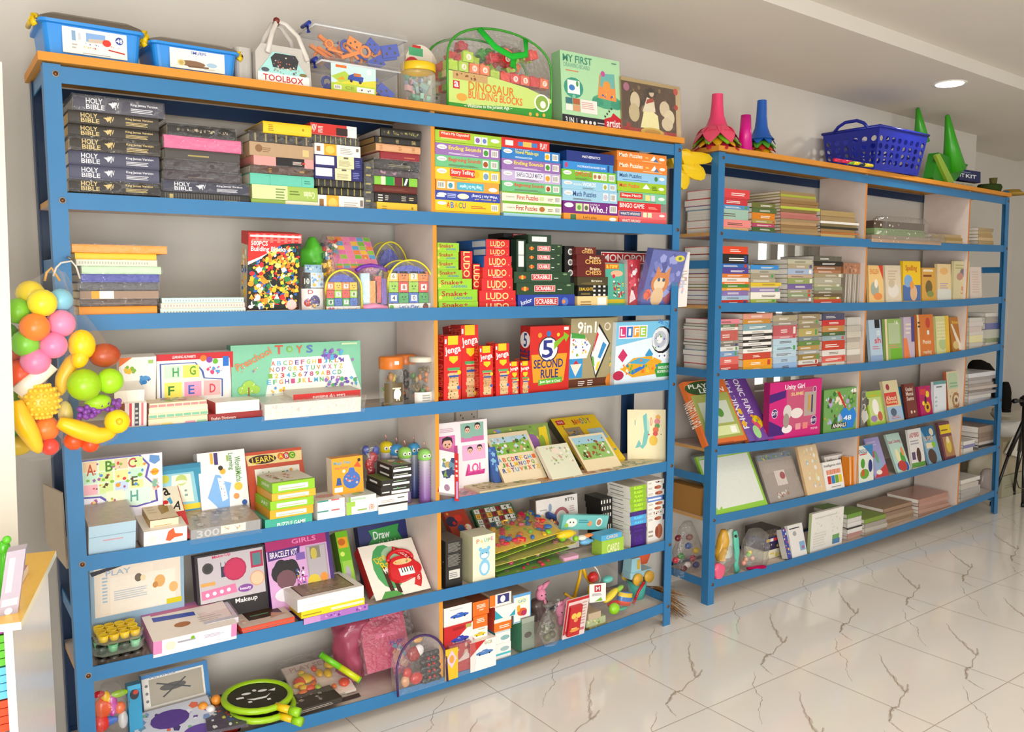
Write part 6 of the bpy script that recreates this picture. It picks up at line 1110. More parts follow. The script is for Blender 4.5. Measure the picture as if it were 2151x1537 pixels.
b2_ = blobbag('film_bag', 'dark film bag lying on boxes behind the knotted bag', 'bag', [(1300, 1118, 1150), (1285, 1114, 1150), (1268, 1116, 1150), (1258, 1122, 1146)], .1, .03, 'plastic', '5c4c48', 3, .015)
o, M, w, h = stand(1, 6, 'toy_card', 'white and red card holding a red toy camera-like player', 'carded toy', (1182, 1335), (1228, 1318), (1192, 1262), .0, .006, 'e8d8d4', 'r 0 0 .08 1 c83038;r 0 .92 1 1 c83038;l .72 .2 .95 .9 8 c8a8a0;r .06 .02 .95 .1 d07078', wrap=0)
g = G(); g.rbox(w*.1, -.02, h*.16, w*.64, 0, h*.86, .006, 'c82830', 'gloss'); g.deco('c .3 .7 .1 f0c860;c .7 .7 .1 f0c860;c .5 .55 .08 e8a060;e .5 .2 .4 .06 e8a050;l .2 .25 .8 .32 1 f0d080', (w*.1, -.02, h*.16), (1, 0, 0), (0, 0, 1), w*.54, h*.7); g.obj('red_player').parent = o
stack(1, 6, 'of leaning cards behind the net bag', .02, .12, [(1290, 1236, 1262, 'beige card pack', 'c8b498', '', {}), (1305, 1232, 1272, 'pale green picture card pack', 'b8c098', 's 8 3 0 0 1 1 .2 88a050,e8d8a0', {}), (1318, 1238, 1276, 'olive picture card pack', 'a8a070', 's 8 4 0 0 1 1 .25 6c7c38,e8d050,f0e8c0', {})], 'bx', cat='card pack', name='card_pack')
# mesh bag of beach toys
nb = blobbag('net_bag', 'clear net bag of beach toys with a white tag', 'bag', [(1318, 1272, 1310), (1300, 1262, 1326), (1270, 1250, 1330), (1235, 1245, 1318), (1205, 1240, 1292), (1190, 1246, 1276), (1180, 1252, 1262)], .09, .07, 'net', 'e8ece8', 5, .01)
def piece(c, px, py, Y, s, sc=(1, 1, 1), nm='beach_toy', par=None, lab=None, rot=0):
    g = G(); g.ball((0, 0, 0), s, c, 'gloss', 14, sc); o = g.obj(nm, M=Matrix.Translation(onY(px, py, Y)) @ Matrix.Rotation(math.radians(rot), 4, 'Y'), label=lab, cat='toy' if lab else None)
    return o
piece('d83030', 1246, 1212, .09, .03, (1, .7, .9), lab='red plastic block inside the beach toy bag')
piece('68c8c0', 1276, 1216, .09, .034, (1, .6, .5), lab='turquoise curved toy inside beach toy bag, upper one')
piece('f0d828', 1283, 1250, .06, .04, (1.3, .5, .4), rot=-30, lab='long yellow curved toy in the net bag')
piece('e8c020', 1240, 1240, .09, .024, (.6, .6, 1.3), lab='yellow peg shaped toy inside the net bag')
piece('9cd828', 1290, 1278, .04, .028, (1.1, .8, 1), lab='lime green round toy at the bottom of the net bag')
piece('98cc30', 1301, 1236, .07, .02, (1.4, .6, .6), rot=-20, lab='lime end piece beside the long yellow toy')
g = G(); p = onY(1312, 1256, .06); g.lathe([(.0001, -.03), (.04, -.03), (.044, -.01), (.044, .01), (.04, .03), (.0001, .03)], '3878c0', 'gloss', 20, cols=['c83838', 'e05838', '3878c0', 'e8c838', '3878c0'], sy=.6)
g.obj('toy_drum', M=Matrix.Translation(p) @ Matrix.Rotation(.25, 4, 'Y'), label='blue, yellow and red striped toy drum in net bag', cat='toy drum')
piece('e03830', 1288, 1268, .07, .026, (1.4, .6, .6), lab='red toy lying under the striped drum')
piece('58b090', 1308, 1278, .05, .018, (2, .5, .5), lab='green stick toy beside the lime round toy')
g = G(); a = [onY(px, py, .12) for px, py in ((1206, 1256), (1218, 1212), (1222, 1180), (1230, 1210), (1244, 1228))]; g.tube(a[:3], .008, 'ecbc18', 'plastic', 8); g.tube(a[2:], .009, 'ecbc18', 'plastic', 8); q = [onY(px, py, .12) for px, py in ((1186, 1246), (1200, 1256), (1216, 1258))]; g.tube(q, .007, 'ecbc18', 'plastic', 8)
g.obj('toy_rake', label='yellow plastic toy rake propped against the net bag', cat='toy rake')
M, w, h, _ = frame(1, 6, (1238, 1265), (1272, 1271), (1235, 1228), .0, zb=onY(1238, 1266, 0).z); g = G(); g.box(0, 0, 0, w, .002, h, 'f0ece8'); g.deco('r .3 .55 .7 .92 c02c3c;t .38 .62 .62 .84 f4e8e8 M;l .15 .35 .85 .5 3 888;p 88b848 .3 .02 .8 .05 .7 .25', (0, 0, 0), (1, 0, 0), (0, 0, 1), w, h); tg = g.obj('price_tag', M=M @ Matrix.Rotation(.12, 4, 'Y')); g = G(); tg.parent = nb
g = G(); g.tube([onY(px, py, .02) for px, py in ((1256, 1228), (1262, 1215), (1254, 1196), (1247, 1188))], .003, 'f0ece4', 'plastic', 6); g.obj('tag_string').parent = nb
# truck and bucket set in a net
Yb = .17; z0 = rb(1, 6, 1340)+.001; X = XatPx(1338, Yb, z0+.1); R = .052
root = empty('sand_bucket', Matrix.Translation((X, Yb, z0)), 'turquoise sand bucket standing under the toy truck', 'bucket')
g = G(); hB = ZatPx(1218, X, Yb)-z0; g.lathe([(.0001, 0), (R*.7, 0), (R, hB), (R*.93, hB), (R*.66, .005), (.0001, .005)], '48c0b0', 'plastic', 24); g.obj('bucket_body', parent=root)
g = G(); g.lathe([(R*1.0, hB-.006), (R*1.08, hB-.004), (R*1.08, hB+.003), (R, hB+.004)], '40b4a4', 'plastic', 24); g.obj('rim', parent=root)
g = G(); g.tube([onY(px, py, Yb-.07) for px, py in ((1330, 1268), (1342, 1240), (1354, 1222))], .007, 'c82838', 'plastic', 8); g.obj('toy_spade', label='red toy spade leaning on the turquoise bucket', cat='toy spade')
zt = z0+hB+.008; root = empty('toy_truck', Matrix.Translation((X, Yb, zt)), 'pale blue toy tipper truck with yellow wheels sitting on the bucket', 'toy truck')
g = G(); tw = .075; g.rbox(-tw, -.035, .018, tw, .035, .05, .01, 'a8d4e0', 'plastic'); P = [(-tw*.95, .05), (-tw*.85, .12), (-.01, .12), (0, .05)]
vs = [(x, -.03, z) for x, z in P]+[(x, .03, z) for x, z in P]; g.add(vs, [(0, 3, 2, 1), (4, 5, 6, 7), (0, 1, 5, 4), (1, 2, 6, 5), (2, 3, 7, 6)], 'a8d8e4', 'plastic'); g.obj('cab', parent=root)
g = G(); g.box(-.03, -.032, .062, -.012, -.03, .11, 'e0b830', 'plastic'); g.obj('door_panel', parent=root)
for sx in (-.035, .042):
    for sy in (-.042, .042):
        g = G(); MM = Matrix.Translation((sx, sy, .014)) @ Matrix.Rotation(math.pi/2, 4, 'X'); g.lathe([(.0001, .008), (.012, .009), (.014, .006), (.03, .008), (.031, -.006), (.0001, -.006)], 'ecb818', 'plastic', 20, MM); g.obj('wheel', parent=root)
g = G(); g.lathe([(.0001, 0), (.03, .0), (.052, .055), (.05, .06), (.046, .055), (.0001, .04)], 'e8642c', 'foam', 20, Matrix.Translation((.035, 0, .075)), sy=.7); g.obj('tipper_bucket', parent=root)
b_ = blobbag('net_bag', 'thin clear net round the truck and bucket set', 'bag', [(1276, 1322, 1362), (1250, 1312, 1366), (1215, 1302, 1374), (1180, 1300, 1378), (1160, 1308, 1376), (1150, 1330, 1356)], Yb, .062, 'net', 'e8ecec', 15, .006)
# broom lying on the floor behind the middle posts
root = empty('broom', Matrix.Translation((2.72, .12, .03)), 'brown straw broom on the floor between the two shelving units', 'broom')
g = G(); rg = random.Random(4)
A0 = onY(1352, 1237, .2); B0 = onY(1412, 1262, .06)
for i in range(170):
    s = A0+Vector((rg.uniform(-.01, .01), rg.uniform(-.02, .02), rg.uniform(-.025, .02))); e = B0+Vector((rg.uniform(-.01, .09), rg.uniform(-.05, .08), 0)); e.z = max(.004, B0.z+rg.uniform(-.13, .04)); m_ = (s+e)/2+Vector((0, 0, .015)); c = rg.choice(['8c6438', 'a0784c', '6c4c2c', 'b08c58'])
    g.tube([s, m_, e], [.0016, .0014, .0007], c, 'paper', 3)
q = g.obj('bristles'); q.parent = root; q.matrix_parent_inverse = root.matrix_world.inverted()
g = G(); g.tube([A0+Vector((-.02, .02, .0)), A0+Vector((-.25, .1, .02))], .012, '7c5430', 'board', 8); q = g.obj('broom_handle'); q.parent = root; q.matrix_parent_inverse = root.matrix_world.inverted()
# ---- bottom shelf, left bay
def st6(*a, **k): return stand(1, 6, *a, **k)
st6('drone_box', 'white flying-toy box in a blue frame leaning at the back', 'toy box', (304, 1500), (443, 1462), (296, 1420), .2, .04, 'e0dcd4', 'r 0 .9 1 1 3880b8;r .93 0 1 1 3880b8;r .1 .15 .9 .85 a8a090;e .45 .55 .2 .1 585450;p 444 .2 .7 .7 .4 .72 .43 .22 .73;p 444 .3 .3 .66 .7 .64 .72 .28 .33;c .06 .7 .04 777;c .06 .5 .04 777;c .06 .3 .04 777;t .12 .87 .5 .93 8098b8 FLYING', side='3880b8')
st6('toy_box', 'blue card box standing between toy bag and white flying-toy box', 'toy box', (272, 1520), (300, 1512), (267, 1442), .12, .04, '3898c0', 'e .5 .75 .35 .14 30303c;e .6 .8 .2 .06 c04838;r 0 .88 1 1 50b0d8', side='2c7ca0')
o = blobbag('toy_bag', 'clear bag of bright curly toys at the bottom corner', 'bag', [(1545, 205, 262), (1520, 200, 268), (1480, 200, 272), (1455, 203, 262), (1440, 210, 250)], .1, .06, 'film', seed=3)
for c, px, py, s, sc in (('e86020', 216, 1486, .03, (1, .6, 1.2)), ('c030a0', 236, 1480, .02, (.8, .6, 2)), ('3c70c8', 222, 1516, .02, (2, .6, .8)), ('e83020', 210, 1520, .03, (1, .8, 1)), ('f0c020', 222, 1468, .02, (.8, .6, 1.4)), ('a0c828', 250, 1456, .018, (1.6, .6, .7)), ('e87030', 252, 1486, .018, (1, .8, 1.2)), ('d8d8d8', 258, 1510, .02, (.8, .8, 1.6)), ('c82028', 208, 1458, .016, (1.2, .8, .7))):
    g = G(); g.ball(onY(px, py, .1), s, c, 'gloss', 12, sc); g.obj('toy_piece').parent = o
zb7 = rb(1, 6, 400)+.002
def flatM(px, py, Y, z, rz=0, rx=0, ry=0):
    X = XatPx(px, Y, z); return Matrix.Translation((X, Y, z)) @ Matrix.Rotation(math.radians(rz), 4, 'Z') @ Matrix.Rotation(math.radians(rx), 4, 'X') @ Matrix.Rotation(math.radians(ry), 4, 'Y')
carton('puzzle_box', flatM(300, 1537, -.0, zb7, 0, 22), .26, .02, .2, 'd8dce8', '', 'blue and purple sea picture puzzle lying in front of the flying-toy box', 'puzzle', dt='s 60 5 .02 .02 .98 .98 .07 6848a0,88a8d8,48387c,d0c8e0,70a0b8,e87858,8cc0a0,f0f0f4;e .45 .7 .25 .2 5c3898;e .75 .3 .2 .12 6848a8', wrap=1)
# table tennis bats in a round red case
root = empty('bat_set', flatM(446, 1500, .1, zb7+.02, 0, 28), 'red table tennis bat set in black case with orange and white balls', 'bat set')
g = G(); P = [(.1*math.cos(math.radians(a)), .1*math.sin(math.radians(a))) for a in range(0, 360, 15)]; g.prism(P, -.012, .0, '2c1c1c', 'cloth'); g.prism([(x*.93, y*.93) for x, y in P], 0, .004, 'a83028', 'cloth'); g.obj('case', parent=root).matrix_parent_inverse = I4
g = G(); g.box(-.02, -.17, .0, .02, -.08, .012, 'd88050', 'board'); g.prism([(x*.8, y*.8) for x, y in P], .004, .012, '9c2820', 'cloth'); q = g.obj('bat', parent=root)
for x, y, c in ((-.02, .06, 'f0a040'), (.03, .075, 'e89838'), (.0, .04, 'e8e4e4')):
    g = G(); g.ball((x, y, .026), .019, c, 'plastic', 14); q = g.obj('ball', parent=root)
carton('puzzle_box', flatM(436, 1545, .02, zb7+.03, -10, 12), .13, .012, .12, '4c4458', '', 'striped card pack lying over the red bat set', 'card pack', dt='s 40 9 .02 .02 .98 .98 .08 3c4c9c,d8d050,c84030,e8e8e8,5c3870', wrap=1)
# green racket with smiling face
def racket(cx, cy, Y, rx_, ry_, label, z):
    c = onY(cx, cy, Y); root = empty('toy_racket', Matrix.Translation(c) @ Matrix.Rotation(math.radians(5), 4, 'X') @ Matrix.Rotation(math.radians(4), 4, 'Y'), label, 'toy racket')
    R = (onY(cx+rx_, cy, Y).x-onY(cx-rx_, cy, Y).x)/2
    P = [(R*math.cos(math.radians(a)), R*.85*math.sin(math.radians(a)), 0) for a in range(0, 360, 15)]
    g = G(); g.tube(P, .012, 'a4cc20', 'plastic', 8, closed=True); q = g.obj('frame', parent=root)
    g = G(); g.prism([(x*.94, y*.94) for x, y, _ in P], -.003, .003, '33301f'); g.deco('e .35 .64 .08 .04 f4f4f0;e .62 .64 .08 .04 f4f4f0;c .5 .7 .04 f4f4f0;p f4f4f0 .3 .46 .4 .36 .6 .36 .72 .5 .62 .42 .42 .42;r .16 .5 .28 .56 f4f4f0;r .3 .3 .36 .36 f4f4f0;r .6 .26 .66 .32 f4f4f0;p f4f4f0 .7 .6 .84 .64 .8 .54', (-R*.94, -R*.8, .003), (1, 0, 0), (0, 1, 0), R*1.88, R*1.6); q = g.obj('face', parent=root)
    g = G(); g.tube([(R*.3, -R*.75, 0), (R*.62, -R*1.15, .0)], .014, 'e8c818', 'plastic', 10); g.tube([(R*.62, -R*1.15, 0), (R*.8, -R*1.4, 0)], .017, '9cd020', 'plastic', 10); q = g.obj('handle', parent=root)
    return root
racket(541, 1462, .1, 68, 24, 'upper green toy racket with a smiling black face', 0)
r = racket(549, 1482, .09, 66, 24, 'lower green toy racket just under the smiling one', 0)
for o in r.children:
    if o.name.startswith('face'): pass
# clear bag of yellow toys on a card, green tube
o, M, w, h = stand(1, 6, 'toy_card_pack', 'carded pack of yellow and orange toys leaning beside the pink bag', 'carded toy', (640, 1498), (758, 1452), (590, 1405), .06, .01, 'e8dcd0', 'r 0 .84 1 1 e0ccc0;t .12 .86 .8 .96 b89c90 PLAY SET;l .3 .1 .8 .2 2 c0b8b0;r 0 0 1 .08 4c4440')
rg = random.Random(9)
for k_ in range(16):
    g = G(); s = rg.uniform(.012, .02); x = rg.uniform(.1, .88)*w; z = rg.uniform(.16, .78)*h; c = rg.choice(['f0c828', 'f0c828', 'e8b820', 'e87828', 'e85828', 'b0c840']); g.ball((x, -.012, z), s, c, 'gloss', 12, (rg.uniform(.8, 1.6), .7, rg.uniform(.6, 1.4))); g.obj('toy_piece').parent = o
g = G(); g.tube([(w*.25+.035*math.cos(a*.6), -.012, h*.45+.03*math.sin(a*.6)) for a in range(11)], .008, 'f07828', 'gloss', 8, ru=(0, 1, 0)); g.obj('toy_ring').parent = o
wrapper(o, w, h, .012, .01, 5, 'film_heavy', 'clear_cover', Matrix.Translation((0, -.02, 0)))
carton('game_box', flatM(612, 1510, .02, zb7+.0, 0), .2, .02, .12, '443c34', 'l .1 .2 .9 .8 2 a89c90', 'dark box lying beneath the carded yellow toys', 'game box', dt='s 10 4 .1 .1 .9 .9 .1 58504c,a8a098')
g = G(); A0, B0 = onY(675, 1375, .16), onY(754, 1427, .07); g.tube([A0, (A0+B0)/2], .012, '78c828', 'plastic', 12); g.tube([(A0+B0)/2, B0], .0125, 'd0d820', 'plastic', 12); g.tube([A0+(A0-B0)*.03, A0], .0135, '58b028', 'plastic', 12); g.tube([B0, B0+(B0-A0)*.03], .0135, '78c828', 'plastic', 12)
g.obj('bubble_wand', label='long green and yellow bubble wand tube leaning by the pink bag', cat='bubble wand')
# big pink wrapped bag cube
o, M, w, h = stand(1, 6, 'school_bag', 'big pink child bag packed in shiny crinkled film', 'bag', (778, 1448), (872, 1418), (752, 1305), .08, .16, 'c03c64', 'r .3 .68 .8 .74 d85c84;r .55 .1 .95 .62 b8386c;s 12 5 .56 .12 .94 .6 .08 6c98b0,d8a080,e8d8d0;e .55 .9 .3 .06 a82c54;t .6 .54 .9 .6 4048a0 PLAY', side='a03058', top='b8406c')
wrapper(o, w, h, .16, .014, 13, 'film_heavy')
blobbag('film_bag', 'cloudy maroon wrapped bag behind the pink one', 'bag', [(1418, 716, 760), (1380, 706, 758), (1340, 700, 758), (1312, 700, 762), (1296, 712, 780)], .2, .07, 'gloss', 'a85068', 6, .03)
# arched clear pack of gloves
xa, xb_, yb, yt = 836, 940, 1444, 1338; Y = -.012; z0 = rb(1, 6, 880)+.002; X0 = XatPx(xa, Y, z0+.05); X1 = XatPx(xb_, Y, z0+.05); w = X1-X0; h = ZatPx(yt, (X0+X1)/2, Y)-z0
root = empty('glove_pack', Matrix.Translation((X0, Y, z0)) @ Matrix.Rotation(-.1, 4, 'X'), 'arched clear purple-trimmed pack of black and red toy tools', 'toy pack')
P = [(0, 0)]+[(w/2+w/2*math.cos(math.pi*(1-i/16)), h*.4+h*.6*math.sin(math.pi*(1-i/16))) for i in range(17)]+[(w, 0)]; n = len(P)
g = G(); vs = [(x, 0, z) for x, z in P]+[(x, .05, z) for x, z in P]; g.add(vs, [(i, i+1, n+i+1, n+i) for i in range(n-1)], 'f4f4f4', 'film_heavy', True); g.add(vs, [tuple(range(n)), tuple(range(2*n-1, n-1, -1))], 'f4f4f4', 'film_heavy'); g.obj('clear_pouch', parent=root)
g = G(); g.tube([(x, 0, z) for x, z in P], .005, '4c3068', 'plastic', 6, ru=(0, 1, 0)); g.obj('piping', parent=root)
for c, fx, fz, s, sc in [('c83028', .42, .2, .03, (1, .5, .8)), ('d8a078', .2, .2, .024, (.8, .5, 1)), ('c83028', .25, .34, .02, (1, .5, 1)), ('a02020', .4, .66, .03, (1, .5, 1)), ('e8e4e4', .5, .7, .03, (.8, .4, .8)), ('d8a050', .5, .9, .014, (1.6, .5, .8))]+[('241c1c', .58+.09*i, .1+.12*j, .014, (1.3, .8, .9)) for i in range(4) for j in range(5)]+[('c02828', .66+.1*i, .16+.12*j, .006, (1, 1.6, 1)) for i in range(2) for j in range(4)]:
    g = G(); g.ball((w*fx, .02 if c != 'c02828' else .009, h*fz), s, c, 'gloss', 10, sc); g.obj('tool_piece', parent=root)
# ================= things on top of the near unit =================
def zt(u, px): return rb(u, 0, px)+.001
def tub(cx0, cx1, ytop, ybot, Y, dep, lab, spec, lid='6c6258', u=1):
    z0 = zt(u, (cx0+cx1)/2); X0 = XatPx(cx0, Y, z0+.02); X1 = XatPx(cx1, Y, z0+.02); w = X1-X0; h = ZatPx(ytop, X0, Y)-z0
    root = empty('storage_tub', Matrix.Translation((X0, Y, z0)), lab, 'storage tub')
    c = '2c90dc'; g = G(); seg = 4; r_ = .02
    def rr(e, dd): 
        pts = []
        for cx, cy, a0 in ((w+e-r_, -e+r_, -90), (w+e-r_, dd+e-r_, 0), (-e+r_, dd+e-r_, 90), (-e+r_, -e+r_, 180)):
            for i in range(seg+1):
                a = math.radians(a0+90*i/seg); pts.append((cx+r_*math.cos(a), cy+r_*math.sin(a)))
        return pts
    rings = [(rr(0, dep), 0), (rr(.008, dep), h*.8), (rr(.018, dep), h*.82), (rr(.018, dep), h*.9), (rr(.014, dep), h*.9)]
    vs = []; n = len(rings[0][0])
    for pts, z in rings: vs += [(x, y, z) for x, y in pts]
    g.add(vs, [(k*n+i, k*n+(i+1) % n, (k+1)*n+(i+1) % n, (k+1)*n+i) for k in range(len(rings)-1) for i in range(n)], c, 'plastic', False); g.add(vs, [tuple(range(n-1, -1, -1))], c, 'plastic')
    g.obj('tub_body', parent=root)
    g = G(); vs = []
    for e, z in ((.016, h*.9), (.012, h*.99), (-.015, h*1.14), (-.05, h*1.22)): vs += [(x, y, z) for x, y in rr(e, dep)]
    g.add(vs, [(k*n+i, k*n+(i+1) % n, (k+1)*n+(i+1) % n, (k+1)*n+i) for k in range(3) for i in range(n)], lid, 'gloss', True); g.add(vs, [tuple(range(3*n, 4*n))], lid, 'gloss'); g.obj('smoky_lid', parent=root)
    g = G(); M2 = Matrix.Identity(4); g.box(w*.17, -.012, h*.1, w*.86, -.006, h*.76, 'f0ece2'); g.deco(spec, (w*.17, -.012, h*.1), (1, 0, 0), (0, 0, 1), w*.69, h*.66); g.obj('label_card', parent=root)
    for sx in (-1, 1):
        x = -.022 if sx < 0 else w+.022; g = G(); g.tube([(x+sx*-.006, dep*.25-.02, h*1.0), (x+sx*.004, dep*.25-.03, h*.98), (x+sx*.008, dep*.25-.03, h*.85), (x, dep*.25-.03, h*.74)], .009, 'ecc814', 'plastic', 8); g.tube([(x+sx*.008, dep*.25-.03, h*.9), (x+sx*.008, dep*.6, h*.9)], .008, 'ecc814', 'plastic', 8); g.obj('clip', parent=root)
    return root, w, h
tub(96, 292, 30, 137, .03, .2, 'larger blue storage tub with tool label and number badge', 'r .14 .5 .2 .88 88a8c8;r .24 .55 .28 .82 c8ccd0;r .36 .52 .66 .86 88acd8;p c8b8a8 .38 .5 .68 .52 .66 .68 .4 .64;e .68 .56 .07 .14 d84030;c .88 .72 .15 2c4898;t .83 .64 .93 .8 f0f4f8 48;s 14 5 .34 .36 .9 .5 .03 e0a030,d04838,5080c0,c8c8c8;s 10 3 .3 .24 .6 .34 .03 88a8d0,d8c040,c04848;l .3 .04 .8 .1 1 a8a8a8;p c03830 .7 .28 .96 .2 .96 .26 .7 .33;l .14 .2 .22 .44 2 b8b0a8')
tub(326, 492, 80, 168, .03, .2, 'smaller blue storage tub with a log picture on its label', 't .38 .78 .66 .94 4c68b8 SMURFS;e .4 .3 .24 .16 8c6c50;e .2 .3 .07 .16 d8c888;e .2 .3 .04 .1 c0a868;p 7c5c40 .3 .18 .7 .22 .7 .14 .34 .1;e .76 .34 .1 .12 a8c4d8;l .6 .08 .85 .16 2 b8b0a8', '7c7268')
# toolbox toy case
Y = .03; z0 = zt(1, 590); X0, X1 = XatPx(538, Y, z0), XatPx(655, Y, z0); w = X1-X0; h = ZatPx(92, XatPx(600, Y, z0), Y)-z0
root = empty('toolbox_case', Matrix.Translation((X0, Y, z0)), 'grey toy toolbox case with handle and TOOLBOX label', 'toolbox toy')
P = [(0, 0), (w, 0), (w*.97, h*.72), (w*.9, h*.93), (w*.1, h*.93), (-.0, h*.72)]
vs = [(x, 0, z) for x, z in P]+[(x, .12, z) for x, z in P]; n = 6; g = G(); g.add(vs, [(i, (i+1) % n, n+(i+1) % n, n+i) for i in range(n)][:], 'c4bfb8', 'plastic'); g.add(vs, [tuple(range(n)), tuple(range(2*n-1, n-1, -1))], 'c4bfb8', 'plastic')
for f_ in range(1): pass
g.rbox(-.06, .02, 0, .0, .11, h*.8, .02, 'bcb8b2', 'plastic'); g.obj('case_body', parent=root)
g = G(); g.add([(w*.04, -.002, 0), (w*.94, -.002, 0), (w*.96, -.002, h*.1), (w*.94, -.002, h*.26), (w*.62, -.002, h*.76), (w*.3, -.002, h*.76), (w*.04, -.002, h*.26), (w*.02, -.002, h*.1)], [tuple(range(8))], 'a8dcd8')
g.deco('r .03 .02 .95 .26 f4f0ea;t .12 .07 .84 .22 c82c34 TOOLBOX;p 3c3c40 .3 .4 .26 .62 .34 .74 .7 .74 .76 .62 .72 .4;s 26 7 .28 .3 .74 .72 .03 b8a088,c86848,58585c,e8d8c0,88888c;s 14 4 .3 .24 .8 .44 .03 6c6868,a09890,c8b8a8;e .16 .32 .07 .05 585c68;e .84 .3 .07 .04 88784c;c .93 .8 .02 e8e4e0;c .93 .72 .02 e8e4e0;c .93 .64 .02 e8e4e0', (0, -.003, 0), (1, 0, 0), (0, 0, 1), w, h)
g.obj('front_label', parent=root)
hh = ZatPx(42, XatPx(600, Y, z0), Y)-z0
for y_ in (-.008, .11):
    g = G(); g.tube([(w*.2, y_, h*.72), (w*.33, .05+(y_-.05)*.6, hh*.8), (w*.44, .05+(y_-.05)*.4, hh), (w*.6, .05+(y_-.05)*.4, hh*.98), (w*.8, .05+(y_-.05)*.6, hh*.8), (w*.92, y_, h*.66)][0:6], .009, 'd4cec6', 'plastic', 8, flat=.6, ru=(0, 1, 0)); g.obj('handle_strap', parent=root)
g = G(); g.tube([(w*.42, .02, hh), (w*.5, .05, hh+.006), (w*.5, .09, hh)], .011, '7c2c20', 'plastic', 8); g.obj('handle_grip', parent=root)
# clear crates with blue and orange construction pieces
def crate(x0, x1, yb, yt, Y, z0, lab, lidc, seed, label_spec=None, bl=True):
    X0 = XatPx(x0, Y, z0+.03); X1 = XatPx(x1, Y, z0+.03); w = X1-X0; h = ZatPx(yt, X0, Y)-z0; dp = .17
    root = empty('clear_crate', Matrix.Translation((X0, Y, z0)), lab, 'clear storage box')
    g = G(); g.rbox(0, 0, 0, w, dp, h*.88, .015, 'eceef0', 'clear_plastic'); g.obj('crate_body', parent=root)
    g = G(); g.rbox(-.01, -.01, h*.88, w+.01, dp+.01, h, .02, 'e0e0de', 'clear_plastic'); g.obj('lid', parent=root)
    rg = random.Random(seed)
    for i in range(34):
        c = rg.choice(['2c4cb8', '2c4cb8', 'f08c20', 'f08c20', '3458c0']); s = rg.uniform(.012, .022); x = rg.uniform(.12, .88)*w; y = rg.uniform(.02, .1); z = rg.uniform(.12, .62)*h
        g = G(); k = rg.choice((0, 1, 2))
        if k == 0: g.box(-s*1.6, -.004, -s, s*1.6, .004, s, c, 'plastic'); g.deco('c .25 .3 .12 3a3430;c .5 .7 .12 3a3430;c .75 .3 .12 3a3430', (-s*1.6, -.004, -s), (1, 0, 0), (0, 0, 1), s*3.2, s*2)
        elif k == 1: g.tube([(s*math.cos(a), 0, s*math.sin(a)) for a in [q*.7 for q in range(9)]], s*.3, c, 'plastic', 6, closed=True, ru=(0, 1, 0))
        else: g.box(-s*2, -s*.3, -s*.3, s*2, s*.3, s*.3, c, 'plastic')
        q = g.obj('building_piece', parent=root); q.matrix_local = Matrix.Translation((x, y, z)) @ Matrix.Rotation(rg.uniform(-.7, .7), 4, 'Y')
    if label_spec:
        g = G(); g.box(w*.1, -.004, h*.04, w*.68, -.002, h*.86, 'e0e8a8'); g.deco(label_spec, (w*.1, -.004, h*.04), (1, 0, 0), (0, 0, 1), w*.58, h*.82); g.obj('label_card', parent=root)
    for zz in (h*.875,):
        g = G(); g.tube([(-.004, -.004, zz), (w+.004, -.004, zz), (w+.004, dp, zz), (-.004, dp, zz)], .004, 'd8dadc', 'plastic', 6, closed=True); g.obj('rim', parent=root)
        g = G(); g.tube([(-.014, .02, h*.96), (-.024, .02, h*.86), (-.018, .02, h*.66)], .007, '3048b0', 'plastic', 6); g.tube([(-.014, .02, h*.96), (-.014, .09, h*.96)], .007, '3048b0', 'plastic', 6); g.obj('clip', parent=root)
    return root, X0, w, h
zc = zt(1, 760); r1, cx0, cw, ch = crate(678, 838, 215, 118, .02, zc, 'lower clear crate of blue and orange pieces with digger label', 'b', 3, 'r 0 .25 1 1 c8e0e0;p d8d048 0 .2 .3 .5 .6 .4 1 .55 1 .2;p b0c850 0 .5 .3 .75 .5 .5 .2 .3;r 0 0 1 .28 b8cc48;r .1 .85 .34 .95 e87838;p 4058a8 .36 .45 .7 .42 .72 .6 .5 .7 .38 .6;c .44 .42 .06 3c3c58;c .64 .4 .06 3c3c58;p e0a030 .12 .4 .3 .42 .26 .55;r .5 .6 .66 .72 c87848;c .84 .82 .1 f0f4f0;b .06 .05 .22 .2;t .3 .08 .5 .2 90a050 CE;r .56 .03 .96 .22 f0f0e8;s 6 4 .58 .04 .94 .2 .04 383838')
r2, _, _, _ = crate(664, 852, 118, 42, .03, zc+ch+.002, 'upper clear crate of blue and orange pieces with a blue clip', 'b', 5)
# white arched pack behind the yellow-lidded jar
Y = .14; z0 = zt(1, 880); X0, X1 = XatPx(852, Y, z0+.1), XatPx(925, Y, z0+.1); w = X1-X0; h = ZatPx(88, X0, Y)-z0; P = [(0, 0)]+[(w*.45+w*.55*math.cos(math.pi*(1-i/14)), h*.5+h*.5*math.sin(math.pi*(1-i/14))) for i in range(3, 15)]+[(w, 0)]
g = G(); n = len(P); vs = [(x, 0, z) for x, z in P]+[(x, .06, z) for x, z in P]; g.add(vs, [(i, (i+1) % n, n+(i+1) % n, n+i) for i in range(n)], 'e4dccc', 'gloss', False); g.add(vs, [tuple(range(n)), tuple(range(2*n-1, n-1, -1))], 'e4dccc', 'gloss')
g.deco('r .1 .82 .5 .94 58b080;r .2 .94 .44 .98 c83c38;e .2 .66 .22 .14 c83c3c;e .2 .66 .12 .08 e8dcc8;r .5 .56 .8 .76 e8d8a0;r .5 .6 .8 .66 58b090;l .82 .1 .94 .4 3 4c4844;s 8 3 .1 .3 .9 .6 .05 d89c90,98c0b0', (0, 0, 0), (1, 0, 0), (0, 0, 1), w, h)
g.obj('toy_pack', M=Matrix.Translation((X0, Y, z0)), label='cream rounded toy pack with red and green print behind the jar', cat='toy pack')
